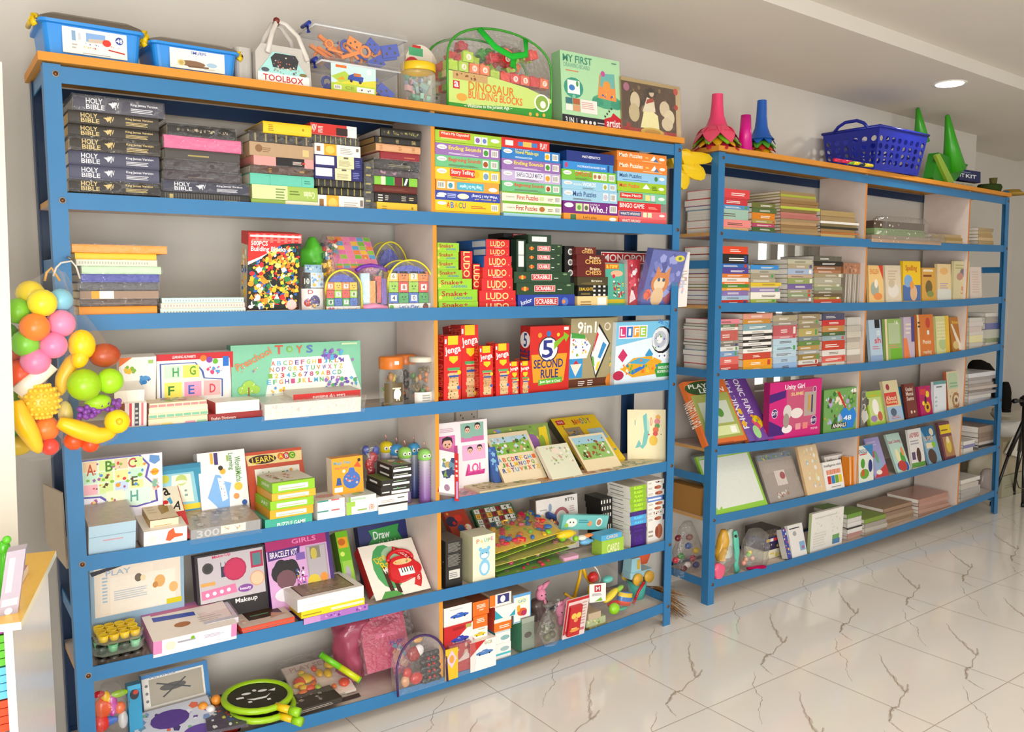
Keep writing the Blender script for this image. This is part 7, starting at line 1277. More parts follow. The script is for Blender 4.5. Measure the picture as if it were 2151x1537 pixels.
jar(1, 0, 'block_jar', 'round clear jar of pastel pieces with a bright yellow lid', 'toy jar', 878, 222, 135, 33, .06, 'eac420', .2, ['b0c8c0', 'e0b8b8', 'b8bcd0', 'c8d8c8', '88b8a0'], 7, inner='box', zb=zt(1, 878), n=34)
# dinosaur building blocks backpack
Y = .02; z0 = zt(1, 1040); X0, X1 = XatPx(940, Y, z0+.1), XatPx(1158, Y, z0+.1); w = X1-X0; h = ZatPx(64, (X0+X1)/2, Y)-z0; dp = .17
root = empty('block_backpack', Matrix.Translation((X0, Y, z0)), 'huge arched clear backpack of red, orange and lime blocks', 'block backpack')
P = [(0, 0), (0, h*.55)]+[(w*.5-w*.5*math.cos(math.pi*i/18), h*.55+h*.45*math.sin(math.pi*i/18)**.75) for i in range(1, 18)]+[(w, h*.55), (w, 0)]; n = len(P)
g = G(); vs = [(x, 0, z) for x, z in P]+[(x, dp, z) for x, z in P]; g.add(vs, [(i, i+1, n+i+1, n+i) for i in range(n-1)], 'f4f8f4', 'film_heavy', True); g.add(vs, [tuple(range(n)), tuple(range(2*n-1, n-1, -1))], 'f4f8f4', 'film_heavy'); g.obj('clear_pouch', parent=root)
for y_ in (0, dp):
    g = G(); g.tube([(x, y_, z) for x, z in P], .005, '3c9c2c', 'plastic', 6, ru=(0, 1, 0)); g.obj('green_piping', parent=root)
g = G(); g.tube([(w*.28, -.006, h*.96), (w*.4, -.03, h*.76), (w*.55, -.035, h*.68), (w*.7, -.03, h*.74), (w*.72, -.01, h*.94)], .013, '30b840', 'cloth', 8, flat=.25, ru=(0, 1, 0)); g.obj('carry_strap', parent=root)
g = G(); g.tube([(w*.58, -.03, h*.7), (w*.56, -.034, h*.55)], .014, '30a838', 'cloth', 8, flat=.3, ru=(0, 1, 0)); g.obj('strap_end', parent=root)
CN = [(0, .36), (.3, .42), (.6, .4), (1, .3)]
g = G(); g.add([(0.002, -.004, 0), (w, -.004, 0), (w, -.004, h*.26), (w*.75, -.004, h*.36), (w*.4, -.004, h*.42), (.002, -.004, h*.42)], [(0, 1, 2, 3, 4, 5)], 'c8dc80')
g.deco('p 3c9c38 0 0 1 0 1 .24 .8 .12 .5 .1 .2 .06 0 .06;r .04 .24 .1 .34 c83848;t .05 .26 .09 .33 f4f0f0 a;e .9 .22 .08 .12 f4f4e8;e .9 .22 .065 .1 90b050;e .91 .2 .03 .05 f0f4e0;t .18 .24 .62 .36 d88830 DINOSAUR;t .18 .14 .7 .24 e87838 BUILDING BLOCKS;T 4 .14 .03 .6 .09 f0f4e0 ~ Welcome to the Jurassic Age ~;c .78 .05 .025 e8b850;c .85 .055 .025 e8b850;c .92 .06 .025 e8b850;e .12 .14 .05 .05 e8a848;e .26 .4 .06 .02 e8a050;r .04 .36 .36 .46 c8a470;s 8 3 .05 .36 .34 .45 .02 885c34', (.002, -.004, 0), (1, 0, 0), (0, 0, 1), w-.004, h*.92)
g.obj('printed_insert', parent=root)
rg = random.Random(2); k = 0
def blk(x, y, z, s, c, let=None, rot=None):
    g = G(); g.rbox(-s/2, -s/2, 0, s/2, s/2, s*.8, s*.12, c, 'plastic'); g.lathe([(s*.28, s*.8), (s*.28, s*1.0), (.0001, s*1.02)], c, 'plastic', 12)
    if let: g.deco('c .5 .5 .32 f4e8dc;t .4 .34 .6 .66 %s %s' % (c, let), (-s/2, -s/2, 0), (1, 0, 0), (0, 0, 1), s, s*.8)
    q = g.obj('letter_block', parent=root); q.matrix_local = Matrix.Translation((x, y, z)) @ (rot or I4)
for i, (c, l) in enumerate((('b8d820', None), ('b8d820', 'J'), ('f07828', 'H'), ('f07828', '6'), ('b0d020', None), ('e83c28', None), ('e02c30', '3'), ('e86848', '5'), ('d82830', None), ('e87030', '7'))):
    blk(w*(.06+.098*i), .03, h*(.44 if i < 4 else .4), .046, c, l)
    blk(w*(.06+.098*i), .085, h*.44, .046, ['d82c30', 'f07828', 'b0d020'][i % 3])
blk(w*.2, .03, h*.56, .048, 'b8d820', 'A')
blk(w*.55, .025, h*.62, .05, 'd8202c', 'L', Matrix.Rotation(.3, 4, 'Y'))
for i in range(26):
    x = rg.uniform(.14, .9); z = rg.uniform(.56, .84)*(1-.5*(abs(x-.5)-.2 if abs(x-.5) > .2 else 0)); blk(w*x, rg.uniform(.04, .14), h*z, .042, rg.choice(['d8283c', 'e84030', 'b8d820', 'a0d028', 'c83040', '8c7c6c', 'f07828', '40a838']), None, Matrix.Rotation(rg.uniform(-1, 1), 4, 'Y'))
for i in range(10):
    blk(-.0+w*.03, .03+.028*(i % 5), h*(.1+.16*(i//5))+h*.1, .03, ['7cb838', 'd82c30', 'e8d8a0'][i % 3])
# drawing board box, fairytale puzzle
DB = 'r 0 0 .76 .15 2c2c38;t .05 .04 .24 .12 f0f0ec 3 IN 1;c .32 .08 .025 f0f0ec;c .39 .08 .025 f0f0ec;c .46 .08 .025 f0f0ec;c .53 .08 .025 f0f0ec;l .58 .04 .74 .12 2 c8c8c8;p c82c38 .7 0 1 0 1 .18 .86 .26 .82 .2 .7 .16;t .74 .06 .98 .16 f8f0f0 artist;t .04 .86 .52 .96 489078 MY FIRST;t .05 .79 .48 .85 88b8a0 DRAWING BOARD;l .08 .74 .3 .77 1 d88858;e .2 .52 .16 .14 48a088;r .1 .44 .3 .62 f0f4f0;e .17 .52 .05 .04 4c88c8;e .26 .58 .02 .04 58a050;c .2 .4 .03 88c8b0;e .76 .4 .26 .1 58a888;e .6 .38 .1 .06 4c9c80;e .92 .38 .1 .07 4c9c80;p e89858 .6 .44 .92 .42 .9 .78 .64 .76;p 78b8b0 .64 .6 .9 .6 .9 .8 .66 .78;c .76 .62 .07 e8a050;c .7 .78 .04 c860a0;s 8 4 .66 .44 .9 .52 .02 c84848,4c68b0,e0d048;r .06 .3 .17 .38 487c84;r .18 .3 .29 .38 b86848;r .06 .21 .17 .29 e8e8e0;r .18 .21 .29 .29 d8a078;r .3 .2 .58 .38 f0e8e0;l .32 .26 .56 .36 4 d8a8a0;T 45 .68 .24 .86 .27 484844 ||||;l .86 .94 .96 .97 1 58887c'
stand(1, 0, 'drawing_board_box', 'tall mint green drawing board box reading MY FIRST', 'toy box', (1182, 262), (1306, 280), (1176, 104), .03, .06, 'b4dcb0', DB, side='98cc98', top='a8d4a4', zb=zt(1, 1240))
FT = 'r 0 0 1 .16 b02824;r .06 .16 .92 .94 5c4430;s 24 3 .1 .4 .9 .92 .07 4c3828,7c6448,3c2c1c,8c7450;r .92 .1 1 1 c8b088;r 0 .94 1 1 b8a070;p f0e8b0 .3 .18 .62 .18 .6 .42 .5 .5 .36 .46;p e8dcc0 .34 .46 .56 .48 .54 .68 .42 .72;c .5 .8 .06 d8c0a0;p 382820 .42 .8 .46 .9 .56 .88 .54 .82;p b04030 .4 .6 .54 .66 .52 .72 .42 .68;e .22 .62 .08 .16 d8c8a8;e .2 .42 .09 .16 c8b890;e .72 .56 .09 .14 d8c8a8;e .8 .42 .09 .14 e0d0b0;e .76 .3 .1 .12 d8c8a8;c .08 .84 .07 b07088;c .92 .9 .06 c85040;c .92 .62 .05 b83830;e .5 .12 .2 .08 d8b858;e .5 .12 .14 .05 c89838;c .1 .18 .06 a82820;r .8 .02 .97 .1 f4f0ec;t .83 .035 .94 .085 3c3434 Frank'
stand(1, 0, 'puzzle_box', 'dark jigsaw box with a dancing pair in a wood, red border', 'puzzle box', (1308, 284), (1431, 296), (1304, 160), .02, .05, '5c4430', FT, side='a88c60', top='b8a070', zb=zt(1, 1370), wrap=1)
# ================= things on top of the far unit =================
def cone(px, yt, yb, Y, prof, cols, lab, petals, base=None, cat='plastic flower cone', z0=None):
    z0 = zt(2, max(px, 1520)) if z0 is None else z0; X = XatPx(px, Y, z0+.05); h = ZatPx(yt, X, Y)-z0
    root = empty('flower_cone', Matrix.Translation((X, Y, z0)), lab, cat)
    g = G(); g.lathe([(r, z*h) for r, z in prof], cols, 'plastic', 20); g.obj('horn', parent=root)
    for k, (R, zz, pc, L, n) in enumerate(petals):
        for i in range(n):
            a = 2*math.pi*(i+.5*(k % 2))/n; g = G(); vs = []; m_ = 6
            for t in range(m_+1):
                f = t/m_; rr = R*(.45+.55*f); zz_ = zz*h-L*f**1.3; wd = L*.55*math.sin(math.pi*min(.97, .25+f*.72))
                for s in (-1, 0, 1): vs.append((rr*math.cos(a)-s*wd*math.sin(a), rr*math.sin(a)+s*wd*math.cos(a), zz_-.006*abs(s)))
            fs = [(t*3+s, t*3+s+1, t*3+s+4, t*3+s+3) for t in range(m_) for s in (0, 1)]
            nv = len(vs); vs += [(x, y, z-.003) for x, y, z in vs]; fs += [tuple(nv+q for q in f[::-1]) for f in fs]
            g.add(vs, fs, pc, 'plastic', True); g.obj('petal', parent=root)
    return root
cone(1505, 198, 320, .15, [(.028, 1.0), (.03, .8), (.036, .6), (.055, .42), (.09, .3)], 'e84878', 'large pink flower-shaped plastic cone on the far top board corner', [(.125, .42, 'ec5878', .09, 7), (.13, .27, '84c028', .06, 8), (.125, .2, 'e8b020', .05, 8), (.12, .13, 'd83050', .045, 8)])
cone(1598, 211, 325, .13, [(.024, 1.0), (.028, .7), (.034, .5), (.05, .36), (.07, .28)], '2060b4', 'blue flower-shaped plastic cone beside the magenta tube', [(.075, .4, '2464b0', .055, 7), (.08, .26, '58a838', .04, 8), (.078, .19, 'c84030', .035, 8), (.074, .12, 'e0b020', .04, 8)])
g = G(); z0 = zt(2, 1565); X = XatPx(1566, .07, z0+.1); h = ZatPx(242, X, .07)-z0; g.lathe([(.0001, 0), (.036, 0), (.025, h), (.02, h), (.0001, h-.01)], 'd0108c', 'plastic', 20); g.obj('plastic_tube', M=Matrix.Translation((X, .07, z0)), label='plain magenta tapered tube between the two flower cones', cat='plastic tube')
# yellow petals hooked between the units
root = empty('flower_cone', Matrix.Translation(onY(1436, 345, .12)), 'yellow petalled plastic cone jammed between the two units', 'plastic flower cone')
inv = root.matrix_world.inverted(); YP = .12
c0 = onY(1432, 340, YP)
body = [(1425, 312), (1470, 316), (1473, 342), (1450, 372), (1425, 378)]
def pet(pts, dy=.0):
    vs = [inv @ onY(x, y, YP-.02+dy) for x, y in pts]; n = len(pts); c = sum(vs, Vector())/n; vs2 = [v+Vector((0, .02, 0)) for v in vs]
    g = G(); g.add([c+Vector((0, -.018, 0))]+vs, [(0, 1+i, 1+(i+1) % n) for i in range(n)], 'e8c414', 'gloss', True); g.add(vs+vs2, [(i, (i+1) % n, n+(i+1) % n, n+i) for i in range(n)], 'e8c414', 'gloss', True); g.obj('petal', parent=root)
pet([(1428, 316), (1475, 320), (1490, 324), (1497, 332), (1494, 340), (1482, 344), (1470, 345), (1440, 352)])
pet([(1432, 345), (1468, 345), (1478, 353), (1483, 366), (1480, 376), (1472, 379), (1458, 376), (1440, 366)], -.006)
pet([(1424, 352), (1448, 366), (1449, 384), (1443, 396), (1436, 398), (1428, 390)], -.003)
pet([(1422, 322), (1410, 330), (1416, 350), (1432, 356)], .01)
vs = [inv @ (c0+Vector((r*math.cos(a), y, r*math.sin(a)))) for y, r in ((-.03, .06), (.02, .03), (.1, .022)) for a in [q*math.pi/8 for q in range(16)]]
g = G(); g.add(vs, [(k*16+i, k*16+(i+1) % 16, (k+1)*16+(i+1) % 16, (k+1)*16+i) for k in range(2) for i in range(16)], 'e0b814', 'plastic', True); g.obj('horn', parent=root)
# blue perforated basket, rotated so that its corner faces the room
Yb = .03; z0 = zt(2, 1835); cxp = XatPx(1836, Yb, z0); hb = ZatPx(266, cxp, Yb)-z0
root = empty('laundry_basket', Matrix.Translation((cxp, Yb-.0, z0)) , 'deep blue perforated plastic basket with round holes on top board', 'basket')
def basket():
    # corner C at the front, long side going back-left, long side going right-back, flared
    th = math.radians(33)
    ax = Vector((math.cos(th*0+math.radians(-2)), math.sin(math.radians(8)), 0)).normalized()
    return ax
L1, L2, fl = .42, .30, .045; BC_ = '1c2c9c'
Rz = Matrix.Rotation(math.radians(0), 4, 'Z')
def side(A, B, An, Bn, nx, nz, name='basket_side', handle=False):
    """perforated wall from bottom edge A-B to top edge An-Bn"""
    g = G(); rr = .36
    def P(u, v): 
        a = A.lerp(B, u); b = An.lerp(Bn, u); return a.lerp(b, v)
    v0, v1 = .12, .82; seg = 12
    nrm = ((B-A).cross(An-A)).normalized()*.004
    for i in range(nx):
        for j in range(nz):
            u0, u1 = (i+.0)/nx, (i+1)/nx; w0, w1 = v0+(v1-v0)*j/nz, v0+(v1-v0)*(j+1)/nz
            sq = []; ho = []
            for q in range(seg):
                a = 2*math.pi*q/seg+math.pi/4; cx, cy = math.cos(a), math.sin(a); m = max(abs(cx), abs(cy)); sx, sy = cx/m*.5, cy/m*.5
                sq.append(P(u0+(u1-u0)*(.5+sx), w0+(w1-w0)*(.5+sy))); ho.append(P(u0+(u1-u0)*(.5+cx*.30), w0+(w1-w0)*(.5+cy*.38)))
            vs = sq+ho+[p-nrm for p in sq]+[p-nrm for p in ho]
            fs = [(q, (q+1) % seg, seg+(q+1) % seg, seg+q) for q in range(seg)]+[(2*seg+(q+1) % seg, 2*seg+q, 3*seg+q, 3*seg+(q+1) % seg) for q in range(seg)]+[(seg+q, seg+(q+1) % seg, 3*seg+(q+1) % seg, 3*seg+q) for q in range(seg)]
            g.add(vs, fs, BC_, 'plastic')
    for va, vb in ((0, v0), (v1, 1)):
        vs = [P(0, va), P(1, va), P(1, vb), P(0, vb)]; vs += [p-nrm for p in vs]; g.add(vs, [(0, 1, 2, 3), (7, 6, 5, 4)], BC_, 'plastic')
    o = g.obj(name, parent=root); return o
a0 = Vector((0, 0, .0)); e1 = Vector((math.cos(math.radians(14)), math.sin(math.radians(14)), 0)); e2 = Vector((-math.sin(math.radians(14)), math.cos(math.radians(14)), 0))
# sizes measured on the photo: left-going side and right-going side
LR = .50; LB = .30
e1 = Vector((1, .03, 0)).normalized(); e2 = Vector((-.03, 1, 0)).normalized()
bA = a0; bB = a0+e1*LR; bC = bB+e2*LB; bD = a0+e2*LB
up = Vector((0, 0, hb)); f = .035
tA = bA+up-e1*f*.4-e2*f; tB = bB+up+e1*f-e2*f; tC = bC+up+e1*f+e2*f; tD = bD+up-e1*f*.4+e2*f
side(bA, bB, tA, tB, 8, 4); side(bB, bC, tB, tC, 6, 4); side(bC, bD, tC, tD, 8, 4); side(bD, bA, tD, tA, 6, 4)
g = G(); g.add([bA, bB, bC, bD], [(3, 2, 1, 0)], BC_, 'plastic'); g.obj('basket_floor', parent=root)
g = G(); g.tube([tA, tB, tC, tD], .011, BC_, 'plastic', 8, closed=True, flat=.8); g.obj('rim', parent=root)
for (p, q) in ((tD, tA), (tB, tC)):
    d = (q-p); g = G(); g.tube([p+d*.2, p+d*.28+Vector((0, 0, .03)), p+d*.4+Vector((0, 0, .05)), p+d*.6+Vector((0, 0, .05)), p+d*.72+Vector((0, 0, .03)), p+d*.8], .01, BC_, 'plastic', 8); g.obj('handle', parent=root)
# pens/markers in front of the basket
for i, (xa, xb_, c, c2, lab) in enumerate(((1752, 1788, 'd82058', 'd82058', 'pink marker tube lying under the basket edge'), (1782, 1806, '8ccc28', 'e8d828', 'green and yellow marker lying at the basket foot'), (1803, 1832, '203c50', 'e8d028', 'dark green and yellow marker at basket corner'))):
    z = zt(2, xa)+.011; g = G(); A0 = onY(xa, 352, .0); A0.z = z; B0 = onY(xb_, 354, .005); B0.z = z; A0 = Vector((XatPx(xa, .012, z), .012, z)); B0 = Vector((XatPx(xb_, .012, z), .012, z))
    g.tube([A0, A0.lerp(B0, .4)], .010, c, 'plastic', 10); g.tube([A0.lerp(B0, .4), B0], .010, c2, 'plastic', 10); g.obj('marker', label=lab, cat='marker')
# green cone toys behind the basket
def gcone(pts, Y, r0, r1, lab, seg=16):
    A0, B0 = onY(*pts[0], Y), onY(*pts[1], Y); g = G(); g.tube([A0, A0.lerp(B0, .5), B0, B0+(B0-A0)*.02], [r0, (r0+r1)/2, r1, r1*.4], '3c9c24', 'plastic', seg)
    return g.obj('plastic_cone', label=lab, cat='plastic cone')
gcone(((1936, 300), (1928, 228)), .22, .05, .012, 'dark green plastic cone tip rising behind the basket')
root = empty('plastic_cone', Matrix.Translation(onY(2000, 380, .14)), 'bright green plastic traffic cone toy tipped beside the basket', 'plastic cone'); inv = root.matrix_world.inverted()
g = G(); zq = zt(2, 1990); A0 = inv @ onY(2004, 358, .14); B0 = inv @ onY(1990, 243, .14); g.tube([A0, A0.lerp(B0, .5), B0, B0+(B0-A0)*.02], [.075, .042, .014, .006], '3ca020', 'plastic', 18, ru=(0, 1, 0)); g.obj('cone_body', parent=root)
g = G(); q = [inv @ onY(x, y, .12) for x, y in ((1960, 372), (1972, 320), (2034, 346), (2000, 389), (1965, 388))]; q2 = [v+Vector((0, .07, 0)) for v in q]; n = 5; g.add(q+q2, [tuple(range(n)), tuple(range(2*n-1, n-1, -1))]+[(i, (i+1) % n, n+(i+1) % n, n+i) for i in range(n)], '2c8420', 'plastic'); g.obj('square_foot', parent=root)
g = G(); q = [inv @ onY(x, y, .1) for x, y in ((1966, 326), (1974, 322), (2004, 380), (1994, 388))]; q2 = [v+Vector((0, .02, 0)) for v in q]; g.add(q+q2, [(0, 1, 2, 3), (0, 4, 5, 1), (1, 5, 6, 2), (2, 6, 7, 3), (3, 7, 4, 0)], '90b040', 'plastic'); g.obj('foot_rim', parent=root)
stand(2, 0, 'first_aid_box', 'navy first aid kit box lying on the white kit box', 'kit box', (2015, 378), (2060, 380), (2015, 354), .12, .14, '1c2c60', 't .3 .3 .8 .62 e8ecf0 KIT;t .04 .3 .24 .62 e8ecf0 IT;l .1 .74 .6 .86 1 98a8c0', side='182448', zb=onY(2015, 380, .12).z)
stand(2, 0, 'first_aid_box', 'white kit box with grey lettering beneath the navy one', 'kit box', (2004, 396), (2048, 402), (2004, 380), .11, .15, 'b8b8a8', 'r 0 0 1 .2 98b870;l .1 .4 .9 .8 1 787c78;t .04 .35 .9 .8 8c9088 AND KIT', zb=zt(2, 2020))
g = G(); z0 = zt(2, 2075); X = XatPx(2078, .12, z0+.02); g.lathe([(.0001, 0), (.07, 0), (.078, .03), (.07, .05), (.0001, .045)], '3c4c24', 'cloth', 16, sx=1.2); g.lathe([(.02, .04), (.026, .1), (.018, .1), (.0001, .09)], '70683c', 'cloth', 12, Matrix.Translation((.05, 0, 0))); g.obj('fabric_roll', M=Matrix.Translation((X, .12, z0)), label='dark green fabric roll with an olive stub near the board end', cat='fabric roll')
g = G(); zc_ = onY(2125, 408, .2).z; X = XatPx(2128, .1, zc_)-.02; g.lathe([(.0001, .02), (.05, .03), (.07, .01), (.12, .0), (.12, -.004), (.0001, -.004)], 'b8984c', 'cloth', 20); g.obj('straw_hat', M=Matrix.Translation((X, .1, zt(2, 2105)+.006)), label='flat woven straw hat over the far end of the top board', cat='straw hat')
# ================= far unit =================
def cname(c):
    c = c.lstrip('#'); c = ''.join(q*2 for q in c) if len(c) == 3 else c
    r, g_, b = [int(c[i:i+2], 16) for i in (0, 2, 4)]; best = None
    for n, v in {'red': (200, 50, 45), 'orange': (230, 130, 50), 'yellow': (230, 200, 60), 'lime': (150, 190, 60), 'green': (70, 130, 70), 'teal': (80, 160, 160), 'blue': (60, 100, 180), 'navy': (30, 35, 80), 'pale blue': (160, 195, 220), 'purple': (120, 80, 160), 'pink': (225, 130, 150), 'brown': (120, 80, 50), 'tan': (180, 150, 110), 'cream': (230, 220, 190), 'grey': (140, 140, 140), 'white': (240, 238, 234), 'black': (35, 32, 30)}.items():
        d = (r-v[0])**2+(g_-v[1])**2+(b-v[2])**2
        if best is None or d < best[0]: best = (d, n)
    return best[1]
def pile(u, r, where, x0, x1, ytop, cols, Y=.08, depth=.25, seed=0, wrap=0, pg='f2ede4', spread=5, kind='book', mag=False, x0t=None, txt=True):
    """pile of books, colours listed top to bottom (optionally colour:weight)"""
    rg = random.Random(seed); cs = []
    for c in cols.split(','):
        a = c.split(':'); cs.append((a[0], float(a[1]) if len(a) > 1 else 1))
    X0 = XatPx(x0, Y, 1.3); z0 = board(u, r, X0)+.001; zt_ = onY(x0, ytop, Y).z; tot = sum(w for _, w in cs); z = z0; n = len(cs)
    for i, (c, w) in enumerate(reversed(cs)):
        k = n-1-i; h = (zt_-z0)*w/tot; dy = rg.uniform(0, .018 if mag else .006); a, b = XatPx(x0, Y+dy, z), XatPx(x1-rg.uniform(0, spread), Y+dy, z)
        place = 'topmost' if k == 0 else ('lowest' if k == n-1 else ORD[k-1]+' from top'); lab = '%s %s, %s of %s' % (cname(c), kind, place, where)
        dec = ''
        if txt and h > .008:
            q = rg.random(); tc = 'f4f0e8' if sum(hx(c)[:3]) < 1.2 else '5c4c40'
            dec = 'l %.2f .3 %.2f .7 %d %s' % (.1+.3*rg.random(), .6+.3*rg.random(), 1 if h < .014 else 2, tc)
            if q < .35: dec += ';r .84 .15 .94 .85 %s' % rg.choice(['f0ece4', '3c4c8c', 'c84838', '58a060'])
        M = Matrix.Translation((a, Y+dy, z+.0002)) @ Matrix.Rotation(math.radians(rg.uniform(-1, 1)), 4, 'Z')
        book('book', M, b-a, h-.0004, depth-rg.uniform(0, .02), c, dec, lab, 'book', None, pg, 'gloss' if wrap else 'card', 0, None, 1 if (wrap and h > .014 and rg.random() < wrap) else 0)
        z += h
# --- top shelf
pile(2, 1, 'book pile beside the left post of the far unit', 1513, 1576, 394, 'd84c50:1.3,c84048:1,5c98c8:.6,a8c8b8:1.5,e8908c:1.1,d8b080:.8', seed=1, wrap=.5)
pile(2, 1, 'green and orange book pile on its top shelf', 1580, 1632, 424, '70743c:1.1,5c7040:1,d88824:1.5,b0a038:.7,b84870:.8,4c6c38:.9,48643c:.8', seed=2, wrap=.4)
pile(2, 1, 'tall magazine pile in the first bay', 1640, 1722, 399, 'a08860,b0b848:.8,a88c60,98784c,a88458,c0cc50:.9,887048,c88478,b8746c,a8906c,b89870,a08058,a88c60,b0946c,987850', seed=3, mag=True, pg='e8dccc', spread=8, txt=False)
pile(2, 1, 'low pile against the first far divider', 1724, 1806, 440, 'b09868:1.8,a89068:1.8,ece8e0:.8,8c7c54,383428:.8,a08050,c0783c:.7,c8b078,b89c60', seed=4, mag=True, wrap=.2, spread=10, txt=False)
def bagpile(r, px0, px1, yt, yb, Y, col, lab, seed, inner=None):
    o = blobbag('film_bag', lab, 'bag', [(yb, px0+4, px1-4), ((yt+yb*2)/3, px0, px1), ((yt*2+yb)/3, px0+2, px1-1), (yt, px0+10, px1-10)], Y, .07, 'film_heavy', 'e8e4dc', seed, .016)
    z = rb(2, r, (px0+px1)/2)+.002; X0 = XatPx(px0+5, Y-.04, z); X1 = XatPx(px1-8, Y-.04, z); zt2 = onY(px0+10, yt, Y-.04).z-.012; n = len(col)
    for i, c in enumerate(col):
        h = (zt2-z)/n; g = G(); g.box(X0+.004*(i % 2), Y-.04+.003*i, z+h*i, X1, Y+.045, z+h*(i+1)-.001, c, 'gloss'); g.deco('s 12 %d 0 .1 1 .9 .2 %s,f0e8d8' % (seed+i, shade(c, .8)), (X0+.004*(i % 2), Y-.04+.003*i, z+h*i), (1, 0, 0), (0, 0, 1), X1-X0-.01, h); g.obj('contents').parent = o
    return o
bagpile(1, 1831, 1950, 458, 488, .12, ['c8804c', '88a070', '58483c'], 'clear crinkled bag of green and orange packs in the middle bay', 3)
bagpile(1, 1826, 1985, 488, 508, .1, ['b89c84', '9c8c7c'], 'long shiny bag under the green and orange pack bag', 5)
pile(2, 1, 'flat pile left of the second far divider', 1958, 2030, 490, 'b8a078,a89058,c8b088:.8,a08050', seed=6, mag=True, Y=.1, txt=False)
pile(2, 1, 'card-like pile in the last bay', 2056, 2088, 477, 'b8a480,c0a878,b89c70,d0b890,c8b080,d8c8a0', seed=7, mag=True, Y=.11, txt=False)
# --- second shelf
pile(2, 2, 'school book pile beside the left post', 1513, 1574, 516, 'e0502c:1.6,2c2824:2,3c70b8:.9,5c4c98:1.2,d88038:.8,e8e0d8:.9,e0782c:.5,4c8c3c:.7,e0a038:.6,8c78b0:1.1,a8c0d8:.9,c83828:1.1', seed=8, spread=3)
pile(2, 2, 'second school book pile', 1577, 1640, 556, '4090d0:.9,b8b4a4:.8,a89c88:1,b0a890:.8,e0c038:.7,d8cc90:.3,9888b8:.9,ece8dc:1.4,a8b858:.7,a8a088:.6', seed=9, spread=14)
pile(2, 2, 'third school book pile', 1655, 1708, 544, 'c8c4a8:1,b8a888:1,a8b8d0:1.2,c8b098:.8,98a858:1.2,7c68a0:1.2,b0a88c:.8,90a078:.9,a08c80:1,8c6858:.8', seed=10, wrap=.4)
pile(2, 2, 'dark-topped pile of the second shelf', 1710, 1770, 537, '504c38:1,2c2a24:.9,986848:.8,b88058:.6,a89870:.8,b0ac98:1.2,b8b488:.6,98a080:.7,887c60:.6,6c5840:.6,a89848:.5,c84c38:1.2', seed=11, wrap=.3)
stack(2, 2, 'bundled against the first far divider', .1, .2, [(552, 1772, 1811, 'orange-brown wrapped packet', 'b87848', 's 12 3 0 0 1 1 .2 d8a078,8c5838', {'w': 1}), (575, 1775, 1808, 'silvery crumpled packet', 'a89c8c', ''.join('p %s %.2f 0 %.2f 0 %.2f 1 %.2f 1;' % (['e8e4dc', '685c50', 'd8d0c0'][i % 3], .1*i, .1*i+.04, .1*i+.06, .1*i+.03) for i in range(9)), {'w': 1})], 'bx', cat='packet', name='wrapped_packet')
def cov(r, x0, x1, yb0, yb1, xt, yt, c, d, lab, t=.018, Y=.09, side=None, wrap=0):
    return stand(2, r, 'book', lab, 'book', (x0, yb0), (x1, yb1), (xt, yt), Y, t, c, d, side=side, pages='e4dcc8', wrap=wrap)
cov(2, 1826, 1857, 634, 633, 1823, 557, 'ecc888', 'p d84830 .7 1 1 1 1 .6;t .12 .76 .7 .9 d88840 ENGLISH;e .4 .35 .28 .2 a8b0a0;e .6 .15 .3 .1 e89858;e .5 .5 .12 .12 f0e8d8', 'cream and orange English book facing out beside the first divider')
cov(2, 1861, 1894, 633, 632, 1858, 557, 'ecdcc0', 'l .2 .6 .8 .9 4 d8c0a0;e .5 .3 .35 .2 f4ece0;e .4 .5 .2 .12 d8c8a8', 'cream wrapped book second along on the facing-out row', wrap=1)
cov(2, 1897, 1934, 632, 631, 1896, 548, 'f0c828', 'r 0 0 1 .4 5878b0;e .3 .5 .24 .16 88b0d8;e .6 .2 .2 .2 e0b890;t .15 .72 .8 .9 c86838 Spelling;e .5 .4 .12 .1 e8a050', 'yellow and blue book with a spelling title facing out')
cov(2, 1937, 1966, 631, 631, 1936, 562, 'd8a850', 'l .1 .72 .8 .86 1 8c4c28;e .5 .4 .25 .22 78683c;e .6 .2 .25 .1 8c9858;r .1 .88 .8 .95 f0e0c0', 'golden brown book, short one of the facing-out row')
cov(2, 1969, 1998, 630, 629, 1968, 554, 'e8d0a0', 'e .5 .8 .3 .1 e8b878;l .2 .2 .8 .5 5 b8a8b8;r 0 0 1 .3 dcdcd4', 'pale sand book fifth along with printed lines')
cov(2, 2001, 2034, 629, 628, 2004, 548, 'e4d8a8', 'e .6 .7 .2 .12 6c6078;e .4 .6 .2 .1 c89078;t .5 .14 .75 .34 d88050 5;l .1 .8 .8 .95 2 b8b070', 'cream book with numeral five in front of second divider', wrap=1)
cov(2, 2038, 2063, 628, 626, 2036, 560, 'ecdcd0', 'l .2 .2 .8 .9 9 e0c8b8', 'plain pale book standing past the second divider', wrap=1)
carton('book', Matrix.Translation((XatPx(1990, .25, 1.75), .25, rb(2, 2, 1990)+.001)), .2, .235, .03, '8c4830', '', 'dark red book back peeking above the facing-out row', 'book')
